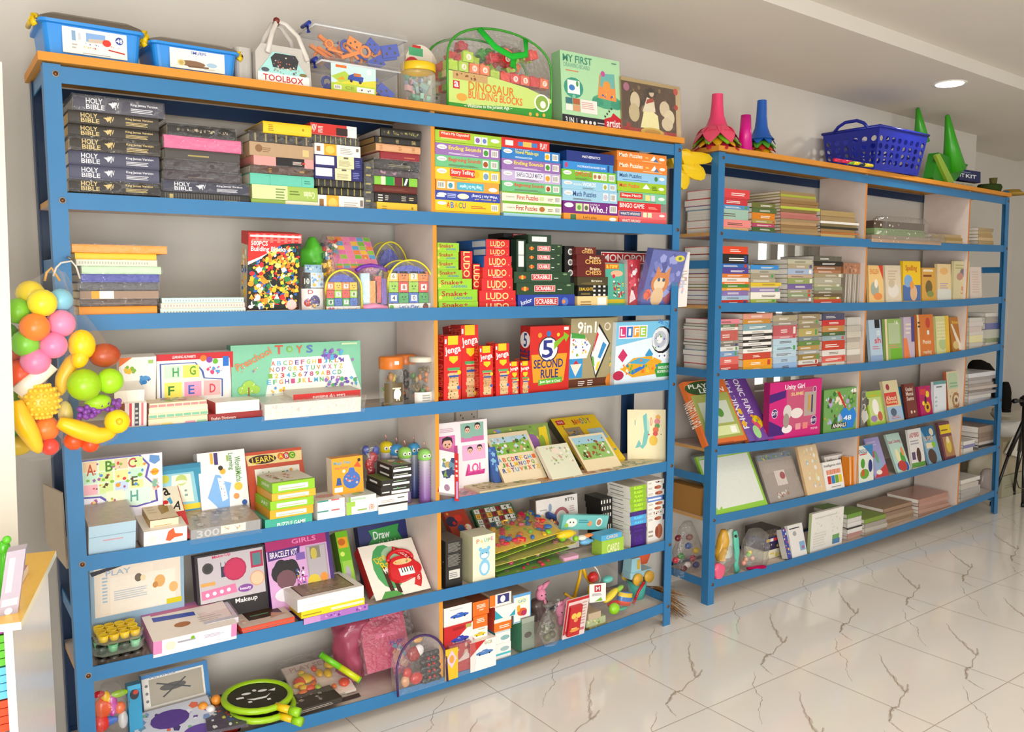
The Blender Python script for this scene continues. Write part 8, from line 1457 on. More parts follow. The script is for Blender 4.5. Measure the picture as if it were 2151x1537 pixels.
# --- third shelf
pile(2, 3, 'red-wrapped book pile beside the left post', 1508, 1554, 671, 'e08c98:1,5c7c48:.6,e8e0d8:.6,c8584c:2,9c9488:.6,7c7874:.6,e8e4dc:.9,7c9cc0:1.1,d87068:1.6,c84c44:1.4', seed=12, wrap=.4)
pile(2, 3, 'pile topped by a yellow-brown book', 1561, 1622, 659, 'd89c88:1,c89040:.9,88a8b0:1.2,ece8e0:.6,3c3834:.5,ece8e4:.6,38342f:.5,ece8e4:.6,3c3834:.5,e8e8e0:.8,c8503c:1.2,e8a028:1.4,e0a830:.8', seed=13, spread=3)
pile(2, 3, 'pale blue-based book pile', 1624, 1674, 663, 'b0a488:1.2,a0988c:.8,c84c58:2,d08088:.6,b8d0dc:1.3,b8d4e0:1.2,bcd0dc:1.2,b0c8dc:1.2,98b8dc:1.4', seed=14, spread=2, wrap=.2)
pile(2, 3, 'olive and grey book pile', 1677, 1723, 660, '9c8c70:1,a89c7c:.8,988864:.7,b8a868:1.4,7c8c94:.8,6c8c4c:.8,b89858:.8,a8acac:.7,9c8448:1,e0dcd4:.8,b04838:.8', seed=15, wrap=.3)
pile(2, 3, 'navy-topped pile before the first far divider', 1727, 1776, 659, '1c2460:1.1,c83838:1,c8882c:1,506c40:.7,98b0b8:.8,c8442c:1.6,e0dcd4:1,d8685c:1.1,e0d8c8:.9', seed=16, wrap=.4)
pile(2, 3, 'silvery pile touching the first far divider', 1779, 1812, 667, 'd8d4cc:1.4,c8c0b4:1,d8d0c0:1,b8b0a4:.8,d0c8b8:1.2,e0dcd0:1,c0b0a0:1,d8b8b0:.8', seed=17, wrap=.6, mag=True, txt=False)
cov(3, 1830, 1856, 761, 757, 1823, 672, 'b8ccdc', 'r .5 .8 .9 1 20242c;t .6 .62 .9 .74 f0f4f4 UDD;t .4 .44 .9 .58 d84858 sh;l .2 .3 .8 .4 2 c88890;r 0 0 1 .16 98b0d0', 'pale blue English book at the start of the third-shelf display', .02)
cov(3, 1862, 1896, 758, 754, 1858, 670, '98b868', 'r .2 .4 .9 .9 b8c8a0;r .3 0 1 .28 78b838;r 0 0 .12 1 ecd8b0;l .2 .3 .8 .4 2 c8a078;t .6 .86 .8 .96 f0f0e0 16', 'green and cream book second in the third-shelf display', .02)
cov(3, 1899, 1922, 754, 751, 1897, 666, 'c8b8c8', 'r .7 .4 1 1 58508c;p e88858 0 0 .6 0 .3 .5 0 .5;l .2 .6 .7 .9 3 e8d8c8', 'lilac grey book third in the third-shelf display', .025)
cov(3, 1930, 1964, 750, 747, 1925, 661, 'd8803c', 'e .66 .8 .14 .13 c84c3c;r .58 .52 .72 .62 e8e8e0;t .3 .3 .8 .4 f4e4c8 Phonics;t .3 .04 .8 .16 f0d8b8 reading;r 0 0 .12 1 ecd0a0;l .04 .7 .2 .88 2 483828', 'tall orange phonics book with a red tree in the third-shelf display', .022)
cov(3, 1968, 1996, 747, 742, 1964, 664, 'd8d89c', 'e .5 .3 .3 .16 b8c890;l .1 .4 .9 .9 6 e8e0b8;r .7 0 1 1 e8c048', 'pale yellow book right of the orange phonics book', .02)
cov(3, 2001, 2030, 740, 736, 1992, 666, 'b87c34', 't .2 .8 .9 .9 e8c050 Mathematics;t .7 .54 .82 .68 f0e0e0 6;p e8dcc8 .1 .8 .2 .8 .8 .05 .5 .05;e .3 .2 .2 .12 d8c080', 'brown mathematics book numbered six against the second divider', .02)
pile(2, 3, 'shiny wrapped pile in the end bay, taller half', 2036, 2066, 668, 'e0dcd4:.8,d8d0cc:1,e0d0c8:1,e8e0d8:.8,e8e0b0:1.5,d8d0c4:.8,d0ccc4:.8', seed=18, wrap=.7, mag=True, txt=False)
pile(2, 3, 'shiny wrapped pile in the end bay, farther half', 2070, 2100, 658, 'ece8e0:.6,b0a8a0:1,6068a8:1,c8c8b8:1.4,a8b080:.7,e0dcd4:.8', seed=19, wrap=.7, mag=True, txt=False)
# --- fourth shelf
stand(2, 4, 'activity_box', 'large orange and green play-and-learn box leaning behind the left post', 'activity box', (1486, 940), (1571, 929), (1434, 802), .075, .035, 'd87438', 'e .4 .88 .42 .11 385c30;t .08 .88 .76 .95 f0f0e8 PLAY \'N;t .3 .8 .9 .87 f0f0e8 LEARN;r .06 .1 .96 .78 a8b060;r .16 .32 .86 .66 c8d0c0;r .3 .14 .9 .28 d8e0a8;c .6 .48 .07 58903c;r .7 .16 .84 .26 f4f4e8;l .2 .02 .8 .06 1 a85028', side='e87c38', dl='T 90 -1.5 .4 2.5 .6 f8e8d8 PLAY N LEARN')
stand(2, 4, 'activity_box', 'narrow-looking purple phonics box pressed behind the play-and-learn box', 'activity box', (1575, 929), (1592, 927), (1515, 803), .085, .03, '7c5ca8', 'T 90 -2 .6 3 .75 f0ecf4 PHONIC FUN!;c .4 .3 .05 e8b838;c .6 .5 .05 e8c038', side='d07840')
stand(2, 4, 'activity_box', 'purple phonics box in front, title running down its edge', 'activity box', (1593, 928), (1628, 921), (1530, 796), .07, .035, '7c50a4', 'T 270 -.6 .72 1.3 .84 f4f0f8 PHONIC FUN!;e .5 .3 .25 .1 e8d020;s 12 5 .1 .06 .9 .45 .05 e8a030,d85878,58a878;e .2 .15 .2 .1 a8d898', side='8c64b4')
UG = 'p 50207c 0 .62 .3 .7 .3 .84 0 .78;p 50207c 0 .0 .3 0 .25 .14 0 .3;r .32 .1 .9 .86 c85c80;r .66 .3 .9 .76 b8a8a0;t .28 .82 .66 .94 f8f0f4 Unity Girl;t .4 .72 .64 .78 f0d890 SLIME;e .34 .42 .08 .14 d8d0cc;e .52 .38 .12 .1 e8e0dc;e .34 .1 .1 .08 f0e8e8;e .32 .26 .06 .14 a89890;c .1 .42 .09 e8e0f0;c .1 .42 .08 48246c;t .05 .39 .15 .46 f4f0f8 DIY;c .86 .8 .06 e0d8e8;c .86 .8 .05 a04878;c .86 .2 .09 e0d8e8;c .86 .2 .08 48246c;t .81 .17 .91 .23 f4f0f8 DIY;r .5 .06 .6 .18 e8a0a8;r .64 .06 .74 .18 e88c88;r .74 .4 .78 .7 d0a050;r .8 .36 .83 .7 504860;t .8 .02 .94 .06 f4e8ec TOYS'
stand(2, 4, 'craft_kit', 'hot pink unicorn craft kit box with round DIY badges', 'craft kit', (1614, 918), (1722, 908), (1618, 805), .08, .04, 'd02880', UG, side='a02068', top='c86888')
AN = 'r 0 0 1 1 78a860;s 60 6 0 .1 1 1 .08 58903c,3c7c38,88b850,a8c8e0,e8a050,f0e0c8,6c4830,b8a8d0;p 2888d8 .44 .1 .6 .2 .5 .4 .64 .56 .76 .42 .9 .5 1 .3 .9 .0 .6 0;t .6 .2 .84 .32 f0f4f8 48;t .8 .86 .98 .97 f4f4f0 48;r .24 .04 .7 .16 2c3428;t .27 .05 .68 .15 f4f0e8 ANIMALS;p c83830 .4 .9 .64 .5 .68 .52 .46 .94'
stand(2, 4, 'puzzle_box', 'jungle animals jigsaw box with blue puzzle piece, before the first divider', 'puzzle box', (1729, 907), (1798, 898), (1731, 820), .08, .04, '78a860', AN, side='487838')
stack(2, 4, 'standing just past the first far divider', .1, .06, [(822, 1809, 1817, 'grey rolled film packet', '8c8880', 's 10 3 0 0 1 1 .15 d8d4cc,5c5850', {'w': 1})], 'bx', cat='packet', name='wrapped_packet')
cov(4, 1828, 1861, 891, 887, 1817, 823, 'a8c850', 'r .1 .05 .9 .8 c8d890;e .5 .5 .2 .25 f4f0e8;e .3 .15 .2 .1 a888b8;l .2 .84 .8 .92 1 d8b838;e .7 .2 .15 .15 c86850', 'green child picture book first of the fourth-shelf display', .02)
cov(4, 1868, 1899, 884, 880, 1852, 801, 'dcd0a8', 'r .0 .38 .8 .7 d84c44;t .06 .5 .76 .62 f0e0c0 About;t .06 .4 .76 .5 f0e0a0 Knowing;c .3 .84 .08 a84050;r 0 0 1 .34 a8c0d8;e .4 .2 .2 .1 5c6c80;l .2 .04 .8 .12 2 c87868', 'cream and red reading book second on the fourth-shelf display', .02)
cov(4, 1901, 1907, 881, 880, 1890, 812, '3c90c0', '', 'blue book edge squeezed behind the brown book', .02, .12)
cov(4, 1908, 1929, 877, 873, 1898, 807, '7c3c34', 't .1 .78 .8 .9 e8d8c8 Graded;t .1 .64 .8 .76 e8d8c8 Mental;t .1 .5 .8 .62 e8d8c8 Sums;c .4 .15 .05 e8c8b0;c .7 .15 .04 e8c8b0', 'dark brown mental sums book in the fourth-shelf display', .02)
cov(4, 1935, 1960, 872, 869, 1928, 812, 'b82068', 'e .6 .25 .24 .2 e0b020;c .7 .7 .12 e8d030;r .1 .7 .6 .9 d84848;c .3 .4 .08 f0d840;c .6 .25 .08 4c2c20;e .5 .5 .08 .14 3c2430', 'magenta book with yellow flowers in the fourth-shelf display', .02)
cov(4, 1962, 1988, 868, 864, 1961, 802, 'e0e4e8', 'l .2 .8 .8 .9 1 7c8890;r .0 .9 1 1 68a0a0;l .1 .2 .3 .6 3 b8c0c8', 'plain white and grey book in the fourth-shelf display', .02)
cov(4, 1993, 2024, 864, 858, 1987, 781, 'd8c8a8', 'r .1 .56 .9 .96 b8c8a8;l .2 .6 .8 .76 2 88b090;c .55 .26 .2 a07850;c .55 .26 .13 d8c8a8;c .55 .26 .06 6c5040;s 16 3 .1 .04 .9 .5 .03 c89878,b08860;e .9 .08 .08 .06 e8b040', 'tall beige colouring book with round pattern against second divider', .022, side='c06848')
pile(2, 4, 'untidy shiny pile on the end bay fourth shelf', 2034, 2094, 786, 'd8d8dc:1,a8a09c:.8,c0b8b8:.8,a89c94:.7,c8bcb4:.7,8c8078:.6,b8b0b0:.7,d0ccc8:.8,c8c8d0:.8,e0dcdc:.9', seed=20, wrap=.4, mag=True, spread=14, txt=False)
blobbag('black_bag', 'black bag slumped behind the shiny pile in the end bay', 'bag', [(850, 2040, 2098), (820, 2036, 2096), (790, 2034, 2092), (765, 2036, 2076), (756, 2044, 2060)], .3, .06, 'cloth', '1c1816', 2, .015)
# --- fifth shelf
stand(2, 5, 'whiteboard', 'white drawing board with lime green rim leaning by the left post', 'drawing board', (1502, 1079), (1611, 1057), (1461, 960), .08, .014, '98d028', 'r .04 .05 .96 .93 e8ece4;r .04 .95 .96 .99 b8c8b8;s 8 4 .0 .0 .2 .12 .03 78c828,a0d840;c .3 .97 .01 4c8c7c', side='88bc28', wrap=1)
o, M, w, h = stand(2, 5, 'map_pack', 'clear pack with small cards between white board and wooden puzzle', 'craft pack', (1618, 1055), (1689, 1040), (1588, 958), .1, .012, 'b0a49c', 'r 0 .88 1 1 7c90a0;s 26 5 0 .86 1 1 .03 e0c840,6c9c58,5868a0;r .1 .6 1 .8 b8aca4;r .35 .3 .65 .62 e8dcd4;e .56 .5 .08 .08 b04048;s 16 6 .2 .02 .7 .2 .04 a87850,e8e4dc,c86840', wrap=2)
stand(2, 5, 'folder', 'blue and grey folders leaning behind the lime-rimmed board', 'folder', (1494, 1050), (1520, 1045), (1458, 955), .2, .03, '8090b8', 'r 0 0 .8 1 c8ccd0', side='a8b0b8')
stand(2, 5, 'wooden_puzzle', 'pale wooden strip puzzle in film leaning before the far divider', 'wooden puzzle', (1696, 1037), (1735, 1028), (1674, 939), .075, .016, 'e8cca0', 's 26 4 .2 .05 .9 .96 .06 e8e0a8,d8c8b8,c8d0b8,f4f0e8,b8c8c8', side='d8b078', wrap=1)
stand(2, 5, 'counting_box', 'large white counting-stick box behind its smaller twin', 'learning box', (1744, 1026), (1782, 1018), (1730, 957), .12, .02, 'ece8e4', 't .12 .72 .96 .88 4c4848 Intelligence stick;r .6 .1 .9 .6 e8a850;l .5 .3 .9 .6 3 c84838;r 0 .95 1 1 a89c98', side='c8c4c0')
stand(2, 5, 'counting_box', 'small white counting-stick box in front, coloured bars on it', 'learning box', (1735, 1028), (1774, 1018), (1727, 972), .075, .018, 'ece8e4', 't .06 .78 .98 .9 4c4848 Intelligence stick;g 8 1 .14 .5 .9 .7 d88868,e89878;r .16 .16 .34 .46 c83c30;r .36 .16 .54 .46 3888c0;r .56 .16 .74 .46 78a838;r .76 .16 .92 .46 e8c830;l .3 .02 .9 .1 1 a8a098', side='d0ccc8')
stand(2, 5, 'book', 'pair of orange books standing at the first far divider', 'book', (1784, 1018), (1800, 1015), (1783, 960), .08, .05, 'e8902c', 'r .4 0 .5 1 b86c20;r .1 0 .18 1 f4e8d8', pages='f0e8dc')
cov(5, 1804, 1835, 1013, 1007, 1802, 938, 'e0e4d8', 'p 3c88b8 .3 1 1 1 1 .6 .6 .86;t .04 .78 .7 .9 4c6ca0 ENGLISH;r .1 .74 .6 .77 c84848;e .3 .5 .14 .14 58a038;e .4 .2 .3 .14 70a840;e .3 .24 .12 .1 c86830;e .8 .4 .14 .18 2c3c80', 'English activity book with green pears beside first divider', .015, .07)
cov(5, 1838, 1868, 1004, 997, 1814, 922, 'a8a0d0', 'l .1 .8 .8 .94 2 c8b8e0;r .1 .5 .5 .66 d84c44;e .5 .3 .3 .2 98b0d0;p c84848 0 0 1 0 1 .3 .3 .12;e .5 .5 .12 .16 78a890;e .4 .12 .2 .06 f0e8e0', 'lilac picture book second in the fifth-shelf display', .015, .09)
cov(5, 1886, 1914, 992, 984, 1859, 913, 'c0dcd0', 't .04 .72 .9 .84 c04870 Super Colouring;e .4 .4 .14 .2 f0e8b8;e .7 .3 .16 .2 58a848;c .3 .14 .1 3c58b0;c .75 .12 .12 2c68b8;e .5 .14 .3 .14 c84840;e .8 .5 .1 .12 e8a058', 'pale super colouring book third in the fifth-shelf display', .015, .09)
cov(5, 1917, 1945, 983, 977, 1905, 903, 'e4e0dc', 't .1 .78 .8 .9 b84048 LADYBIRD;l .1 .6 .8 .74 2 a8a8b0;e .6 .3 .16 .2 5c3c34;r .1 .2 .35 .4 6c5078;r 0 0 1 .12 68a048', 'white reader with a standing child, fourth in fifth-shelf display', .015, .09)
cov(5, 1952, 1980, 976, 967, 1931, 898, '88b0c8', 'p 2878a8 0 1 1 1 1 .75 .3 .6;c .75 .84 .1 e8dcc0;t .1 .62 .8 .74 e8c8a0 SUPER;e .4 .2 .3 .2 5c4438;r .15 .42 .6 .56 e8dcc0;e .7 .5 .14 .08 90c838', 'blue-topped book with a group photo, fifth in the display', .015, .09)
cov(5, 1985, 2012, 965, 957, 1969, 888, '7c4c58', 'p e8cc28 .05 .68 .1 .76 .05 .92 .9 .92 .84 .8 .9 .68;l .15 .76 .8 .84 1 8c5c30;r .14 .06 .86 .6 b08858;e .5 .35 .2 .2 d8c050;e .5 .5 .12 .1 e8d8b0', 'plum book with a yellow banner, last in the fifth-shelf display', .015, .09)
pile(2, 5, 'grey paper pile in the end bay, fifth shelf', 2024, 2048, 929, 'e0dcd8:1,8c88b0:.8,dcd8d0:1,d4d0c8:1', seed=21, mag=True, txt=False)
pile(2, 5, 'brownish folder pile in the end bay', 2056, 2096, 898, 'a89484:2,988474:1.6,a08c7c:1.4,dcd4cc:1,403c3c:.6,e0dcd8:.8', seed=22, mag=True, txt=False, Y=.1)
# --- bottom shelf
blobbag('sweet_bag', 'shiny bag of small dark red toys seen through the open side', 'bag', [(1205, 1418, 1470), (1180, 1416, 1474), (1150, 1417, 1472), (1120, 1422, 1462), (1095, 1436, 1452)], .27, .05, 'film_heavy', 'd8c8c0', 3, .02)
for i, (c, px, py) in enumerate((('7c2430', 1425, 1130), ('2058a0', 1446, 1146), ('d8b828', 1462, 1156), ('388c38', 1430, 1168), ('c83848', 1420, 1176), ('a83048', 1455, 1172), ('e8dcd8', 1444, 1186), ('6c2434', 1436, 1194), ('403c88', 1462, 1198), ('8c5040', 1448, 1128))):
    g = G(); p = onY(px, py, .27); p.z = max(p.z, rb(2, 6, 1530)+.025); g.ball((0, 0, 0), .02, c, 'gloss', 10, (1.2, .8, .9)); g.obj('small_toy', M=Matrix.Translation(p), label=('%s small toy %s the shiny bag in the far unit corner' % (cname(c), ['at the back of', 'in the middle of', 'beside the blue one in', 'low in', 'at the near edge of', 'right part of', 'among pale wrappers in', 'at the foot of', 'rightmost low in', 'near the top of'][i])), cat='small toy')
blobbag('doll_pack', 'glossy pink and white wrapped toy at the bottom left', 'toy pack', [(1206, 1508, 1520), (1195, 1505, 1530), (1178, 1506, 1542), (1160, 1512, 1540), (1148, 1520, 1534)], .11, .04, 'film_heavy', 'e8d8dc', 4, .015)
blobbag('doll_pack', 'bright pink wrapped toy low beside the left post', 'toy pack', [(1213, 1502, 1516), (1205, 1500, 1522), (1192, 1500, 1522), (1183, 1503, 1512)], .075, .02, 'gloss', 'e86888', 5, .008)
blobbag('doll_pack', 'yellow and black wrapped toy standing beside left post', 'toy pack', [(1176, 1506, 1522), (1160, 1504, 1526), (1140, 1508, 1530), (1122, 1512, 1528), (1112, 1516, 1524)], .14, .03, 'gloss', 'd8a838', 6, .008)
g = G(); a = [onY(px, py, .1) for px, py in ((1549, 1200), (1546, 1185), (1548, 1160), (1546, 1135), (1544, 1115))]; g.tube(a, [.022, .016, .02, .022, .014], '68c8b0', 'plastic', 10, flat=.5, ru=(0, 1, 0)); g.ball(onY(1546, 1126, .085), .008, '2c3434', 'gloss', 8); g.obj('toy_gun', label='turquoise moulded toy standing upright in a clear pack', cat='toy')
blobbag('shark_pack', 'white shark-shaped wrapped toy left of the turquoise toy', 'toy pack', [(1170, 1514, 1536), (1150, 1518, 1540), (1130, 1520, 1542), (1116, 1526, 1540), (1110, 1532, 1538)], .13, .02, 'gloss', 'c8ccc0', 8, .008)
b_ = blobbag('clear_bag', 'big round clear bag of pastel toys beyond the turquoise toy', 'bag', [(1190, 1560, 1606), (1175, 1556, 1610), (1150, 1560, 1612), (1125, 1566, 1610), (1112, 1574, 1600)], .12, .05, 'film_heavy', 'e8e4dc', 9, .015)
for i, (c, px, py) in enumerate((('e0d050', 1575, 1160), ('d8a078', 1566, 1174), ('98c868', 1572, 1164), ('e8b8a0', 1580, 1172), ('e8a090', 1562, 1182))):
    g = G(); g.ball(onY(px, py, .11), .014, c, 'gloss', 10); g.obj('toy_piece').parent = b_
g = G(); z = rb(2, 6, 1590)+.012; a = [Vector((XatPx(px, Y, z+dz), Y, z+dz)) for px, Y, dz in ((1570, .09, .006), (1588, .08, .004), (1604, .07, .0), (1608, .068, 0))]; g.tube(a, [.012, .018, .018, .01], 'b81858', 'cloth', 8, flat=.5); g.obj('cloth_strap', label='dark magenta fabric strap hanging over the bottom shelf edge', cat='fabric strap')
stack(2, 6, 'of colourful boxes behind the leaning books', .16, .14, [(1116, 1606, 1640, 'dark multi-coloured counting box', '4c4440', 's 16 3 0 0 1 1 .16 8c6c5c,5c5450', {}), (1132, 1608, 1642, 'navy box with red and yellow squares', '2c2c68', 'g 4 1 .05 .2 .95 .8 e8c030,e8e4e0,c83830', {}), (1144, 1608, 1642, 'dark box with blue and yellow dots', '3c3450', 's 10 4 0 .1 1 .9 .2 e8c030,5868a8,e8e4e0', {}), (1160, 1604, 1650, 'white and yellow flat box', 'e8e0c8', 's 10 7 0 0 1 1 .25 e0c838,f4f0e8', {})], 'bx', cat='toy box', name='toy_box')
stand(2, 6, 'picture_card', 'narrow blue dotted card box leaning left of a colouring book', 'card box', (1654, 1169), (1663, 1167), (1641, 1112), .085, .04, '4c54a0', 's 14 4 0 0 1 1 .05 e8c838,c84848,e8e8e8', side='d8d4cc')
cov(6, 1664, 1695, 1168, 1160, 1653, 1105, 'e4e0dc', 'e .4 .7 .12 .08 a8a8a8;r .6 .1 .95 .4 88b0d0;e .8 .2 .1 .06 a878a0;l .1 .86 .9 .94 1 3c3c3c', 'white colouring book with small blue picture leaning on end', .02, .08)
stand(2, 6, 'colouring_board', 'large cream line-drawing board standing on the bottom shelf', 'drawing board', (1701, 1160), (1768, 1138), (1706, 1080), .09, .02, 'e8e4dc', 's 26 4 .1 .3 .95 .92 .04 dcd8d0,d4d0c8;l .08 .1 .5 .5 6 d8d4cc;r .68 .06 .9 .3 78a868;r .7 .05 .92 .18 5c88b8;l .1 .85 .9 .9 1 c8c4bc', side='b8c898')
pile(2, 6, 'white-edged book pile behind the cream board', 1780, 1812, 1084, '78a048:1,d8d4d0:1,e0dcd8:1,3c3834:.3,e4e0dc:1,c89890:.8,c8a898:1', seed=23, mag=True, Y=.1, spread=4, txt=False)
pile(2, 6, 'small pile with a green landscape cover', 1816, 1866, 1093, '88a048:.8,a8a098:.8,c0b8ac:.8,b8a898:.8', seed=24, mag=True, Y=.09, txt=False)
pile(2, 6, 'wide brown magazine pile on the bottom shelf', 1856, 1920, 1072, 'a88c74:1,9c8470:1,b09880:1,a08870:1,b8a088:1', seed=25, mag=True, Y=.12, txt=False, depth=.2)
pile(2, 6, 'pinkish folder pile near the second divider', 1930, 1996, 1050, 'b88c7c:1.2,c89484:1,b89080:1,c8a090:1,b88c78:1', seed=26, mag=True, Y=.1, txt=False, wrap=.3)
pile(2, 6, 'white ream pile in the end bay', 2018, 2060, 1012, 'f0ece4:1,c8c0b8:1.2,b8b4b0:1.2,b8b4ac:1.2,c8c0b8:1.4', seed=27, mag=True, Y=.08, txt=False, wrap=.5)
blobbag('grey_bag', 'grey plastic bag beside the ream pile, end bay', 'bag', [(1030, 2060, 2084), (1010, 2060, 2086), (990, 2064, 2084), (985, 2068, 2080)], .2, .04, 'gloss', 'a89c98', 12, .01)
stand(2, 5, 'carton', 'brown cardboard carton seen through the open side of far unit', 'carton', (1418, 1064), (1436, 1070), (1420, 1022), .3, .03, 'a8783c', '', zb=rb(2, 5, 1500)) if 0 else None
z = rb(2, 5, 1506)+.001; g = G(); g.box(0, 0, 0, .07, .22, .145, 'a87c44', 'paper'); g.obj('carton', M=Matrix.Translation((postx(2, 0, 1)+.015, Y2+.085, z)), label='brown cardboard carton inside the far unit, seen through its side', cat='carton')
# ================= beside and in front: net bags of balls and fruit on the corner post =================
def orb(nm, c, px, py, Y, r_px, lab, cat, sc=(1, 1, 1), rot=0, m='plastic'):
    p = onY(px, py, Y); r = r_px/FPX*((p-CAM).dot(cf)); g = G(); g.ball((0, 0, 0), r, c, m, 20, sc)
    return g.obj(nm, M=Matrix.Translation(p) @ Matrix.Rotation(math.radians(rot), 4, 'Y'), label=lab, cat=cat)
BALLS = [('f4d820', 64, 617, -.10, 28, 'yellow play ball at the top of the ball bag'), ('f4e018', 89, 636, -.16, 29, 'yellow play ball in front of the other yellow one'), ('88c8dc', 128, 630, -.12, 24, 'pale blue play ball, only blue one in the bag'),
 ('88d020', 37, 653, -.13, 27, 'bright green play ball on the outer upper side'), ('f88828', 73, 687, -.17, 30, 'orange play ball in the middle of the ball bag'), ('f490b8', 128, 679, -.14, 29, 'pink play ball right of the orange one'),
 ('7ccc20', 14, 700, -.08, 22, 'green play ball half hidden at the outer edge'), ('84cc38', 54, 721, -.15, 29, 'green play ball below the orange one'), ('f088b4', 112, 725, -.16, 28, 'pink play ball below the upper pink one'), ('f088b0', 75, 758, -.15, 30, 'lowest pink play ball in the bag'),
 ('f08060', 22, 738, -.08, 26, 'salmon play ball at the outer edge'), ('f05820', 42, 785, -.12, 30, 'red-orange play ball under the pinks'), ('7cc838', 24, 830, -.08, 20, 'green play ball above the toy banana'), ('f08838', 48, 706, -.07, 18, 'dark orange play ball deep in the bag')]
for c, px, py, Y, r, lb in BALLS: orb('play_ball', c, px, py, Y, r, lb, 'play ball')
def banana(pts, Y, w_, lab, c='f8c818'):
    P = [onY(x, y, Y) for x, y in pts]; n = len(P); k = 1/FPX*((P[0]-CAM).dot(cf)); g = G()
    Q = []; R = []
    for i in range(n-1):
        for t in range(4):
            f = (i+t/4)/(n-1); Q.append(P[i].lerp(P[i+1], t/4)); R.append(w_*k*(max(.12, math.sin(math.pi*min(1, .12+f*.8))**.6)))
    Q.append(P[-1]); R.append(w_*k*.25); g.tube(Q, R, c, 'plastic', 12, ru=(0, 1, 0)); return g.obj('toy_banana', label=lab, cat='toy banana')
banana([(34, 842), (42, 875), (62, 910), (84, 950)], -.17, 21, 'long yellow toy banana hanging low in the ball bag')
banana([(174, 738), (150, 762), (132, 795), (126, 830)], -.12, 16, 'curved toy banana upright in the fruit bag')
banana([(122, 886), (160, 900), (205, 915), (243, 908)], -.16, 20, 'toy banana lying across the bottom of fruit bag')
orb('toy_pineapple', 'f0c020', 84, 842, -.14, 38, 'yellow bumpy toy pineapple in the ball bag', 'toy fruit', (1, .9, 1))
rg = random.Random(3)
g = G(); pc = onY(84, 842, -.14); rr = 38/FPX*((pc-CAM).dot(cf))
for i in range(7):
    for j in range(9):
        a = math.radians(180+20*j+10*(i % 2)); b_ = math.radians(-60+20*i); d = Vector((math.cos(b_)*math.cos(a), math.cos(b_)*math.sin(a)*.9, math.sin(b_)))
        g.ball(d*rr, rr*.12, 'f4cc30', 'plastic', 8)
o = g.obj('pineapple_scales'); o.parent = bpy.data.objects['toy_pineapple']
orb('toy_fruit', '58b828', 26, 890, -.1, 26, 'green toy fruit low at the outer side of ball bag', 'toy fruit')
orb('toy_fruit', 'f08018', 95, 900, -.13, 28, 'orange toy fruit beneath the pineapple', 'toy fruit')
orb('toy_fruit', 'e83c20', 105, 938, -.15, 18, 'small red toy tomato at the bottom of ball bag', 'toy fruit')
orb('toy_fruit', 'e8c818', 36, 935, -.1, 22, 'yellow toy fruit at the very bottom of ball bag', 'toy fruit', (1.4, 1, 1))
g = G(); a = [onY(x, y, -.155) for x, y in ((38, 828), (60, 806), (82, 790), (108, 765))]; g.tube(a, .022, 'f4e8d4', 'plastic', 10, flat=.5, ru=(0, 1, 0)); g.obj('toy_slice', label='cream toy slice lying slantwise above the pineapple', cat='toy food')
orb('toy_mango', 'f8d010', 172, 724, -.14, 27, 'golden yellow toy mango at the top of fruit bag', 'toy fruit', (1, .9, 1.2)); orb('toy_mango', 'f8c814', 168, 752, -.15, 17, 'small yellow toy fruit tucked under the mango', 'toy fruit', (1, .9, 1.3), 20)
orb('toy_potato', 'b85028', 220, 746, -.12, 30, 'reddish brown toy potato in the fruit bag', 'toy vegetable', (1.05, .8, .85)); orb('toy_guava', 'a4d020', 177, 808, -.16, 34, 'large lime green toy guava in the fruit bag', 'toy fruit')
orb('toy_guava', 'a8e020', 231, 800, -.15, 27, 'bright lime toy apple right of the guava', 'toy fruit'); orb('toy_guava', 'a8d828', 206, 844, -.14, 22, 'small lime toy fruit beneath the lime pair', 'toy fruit', (1.2, 1, .8))
root = empty('toy_grapes', Matrix.Translation(onY(204, 868, -.15)), 'purple bunch of toy grapes in the fruit bag', 'toy grapes')
rg = random.Random(8)
for i in range(46):
    px = rg.uniform(162, 250); py = 872-(px-162)*.26+rg.uniform(-12, 10); p = onY(px, py, -.15+rg.uniform(-.012, .012))-onY(204, 868, -.15); g = G(); g.ball(p, .0085, '8440a8', 'plastic', 8); g.obj('grape', parent=root)
root = empty('toy_lemon', Matrix.Translation(onY(246, 885, -.16)), 'yellow toy lemon end with nub, right of the grapes', 'toy fruit')
g = G(); g.ball((0, 0, 0), .036, 'f4d818', 'plastic', 18); g.obj('fruit', parent=root); g = G(); g.ball((0, -.034, .004), .01, 'ecc814', 'plastic', 10); g.obj('nub', parent=root)
orb('toy_fruit', 'f06020', 155, 925, -.12, 20, 'orange-red toy fruit beneath the lying banana', 'toy fruit'); orb('toy_fruit', 'f05018', 190, 932, -.13, 18, 'red toy fruit at the bottom tip of fruit bag', 'toy fruit')
orb('toy_corn', 'f0e088', 138, 870, -.1, 18, 'pale yellow toy corn between the two bags', 'toy vegetable', (.8, .8, 1.6))
bA_ = blobbag('net_bag', 'clear mesh bag holding the play balls, hung on the post', 'net bag', [(962, 50, 110), (945, 20, 130), (880, 6, 136), (800, 6, 150), (700, -6, 164), (630, 8, 158), (600, 40, 140), (575, 90, 135), (562, 104, 122)], -.13, .085, 'net', 'f0f0ec', 2, .004)
bB_ = blobbag('net_bag', 'orange-tinted mesh bag holding toy fruit, hung on the post', 'net bag', [(942, 160, 210), (925, 130, 245), (880, 120, 270), (820, 122, 264), (760, 134, 250), (700, 144, 210), (650, 146, 172), (600, 138, 154), (570, 124, 136)], -.135, .06, 'net', 'f4c880', 3, .004)
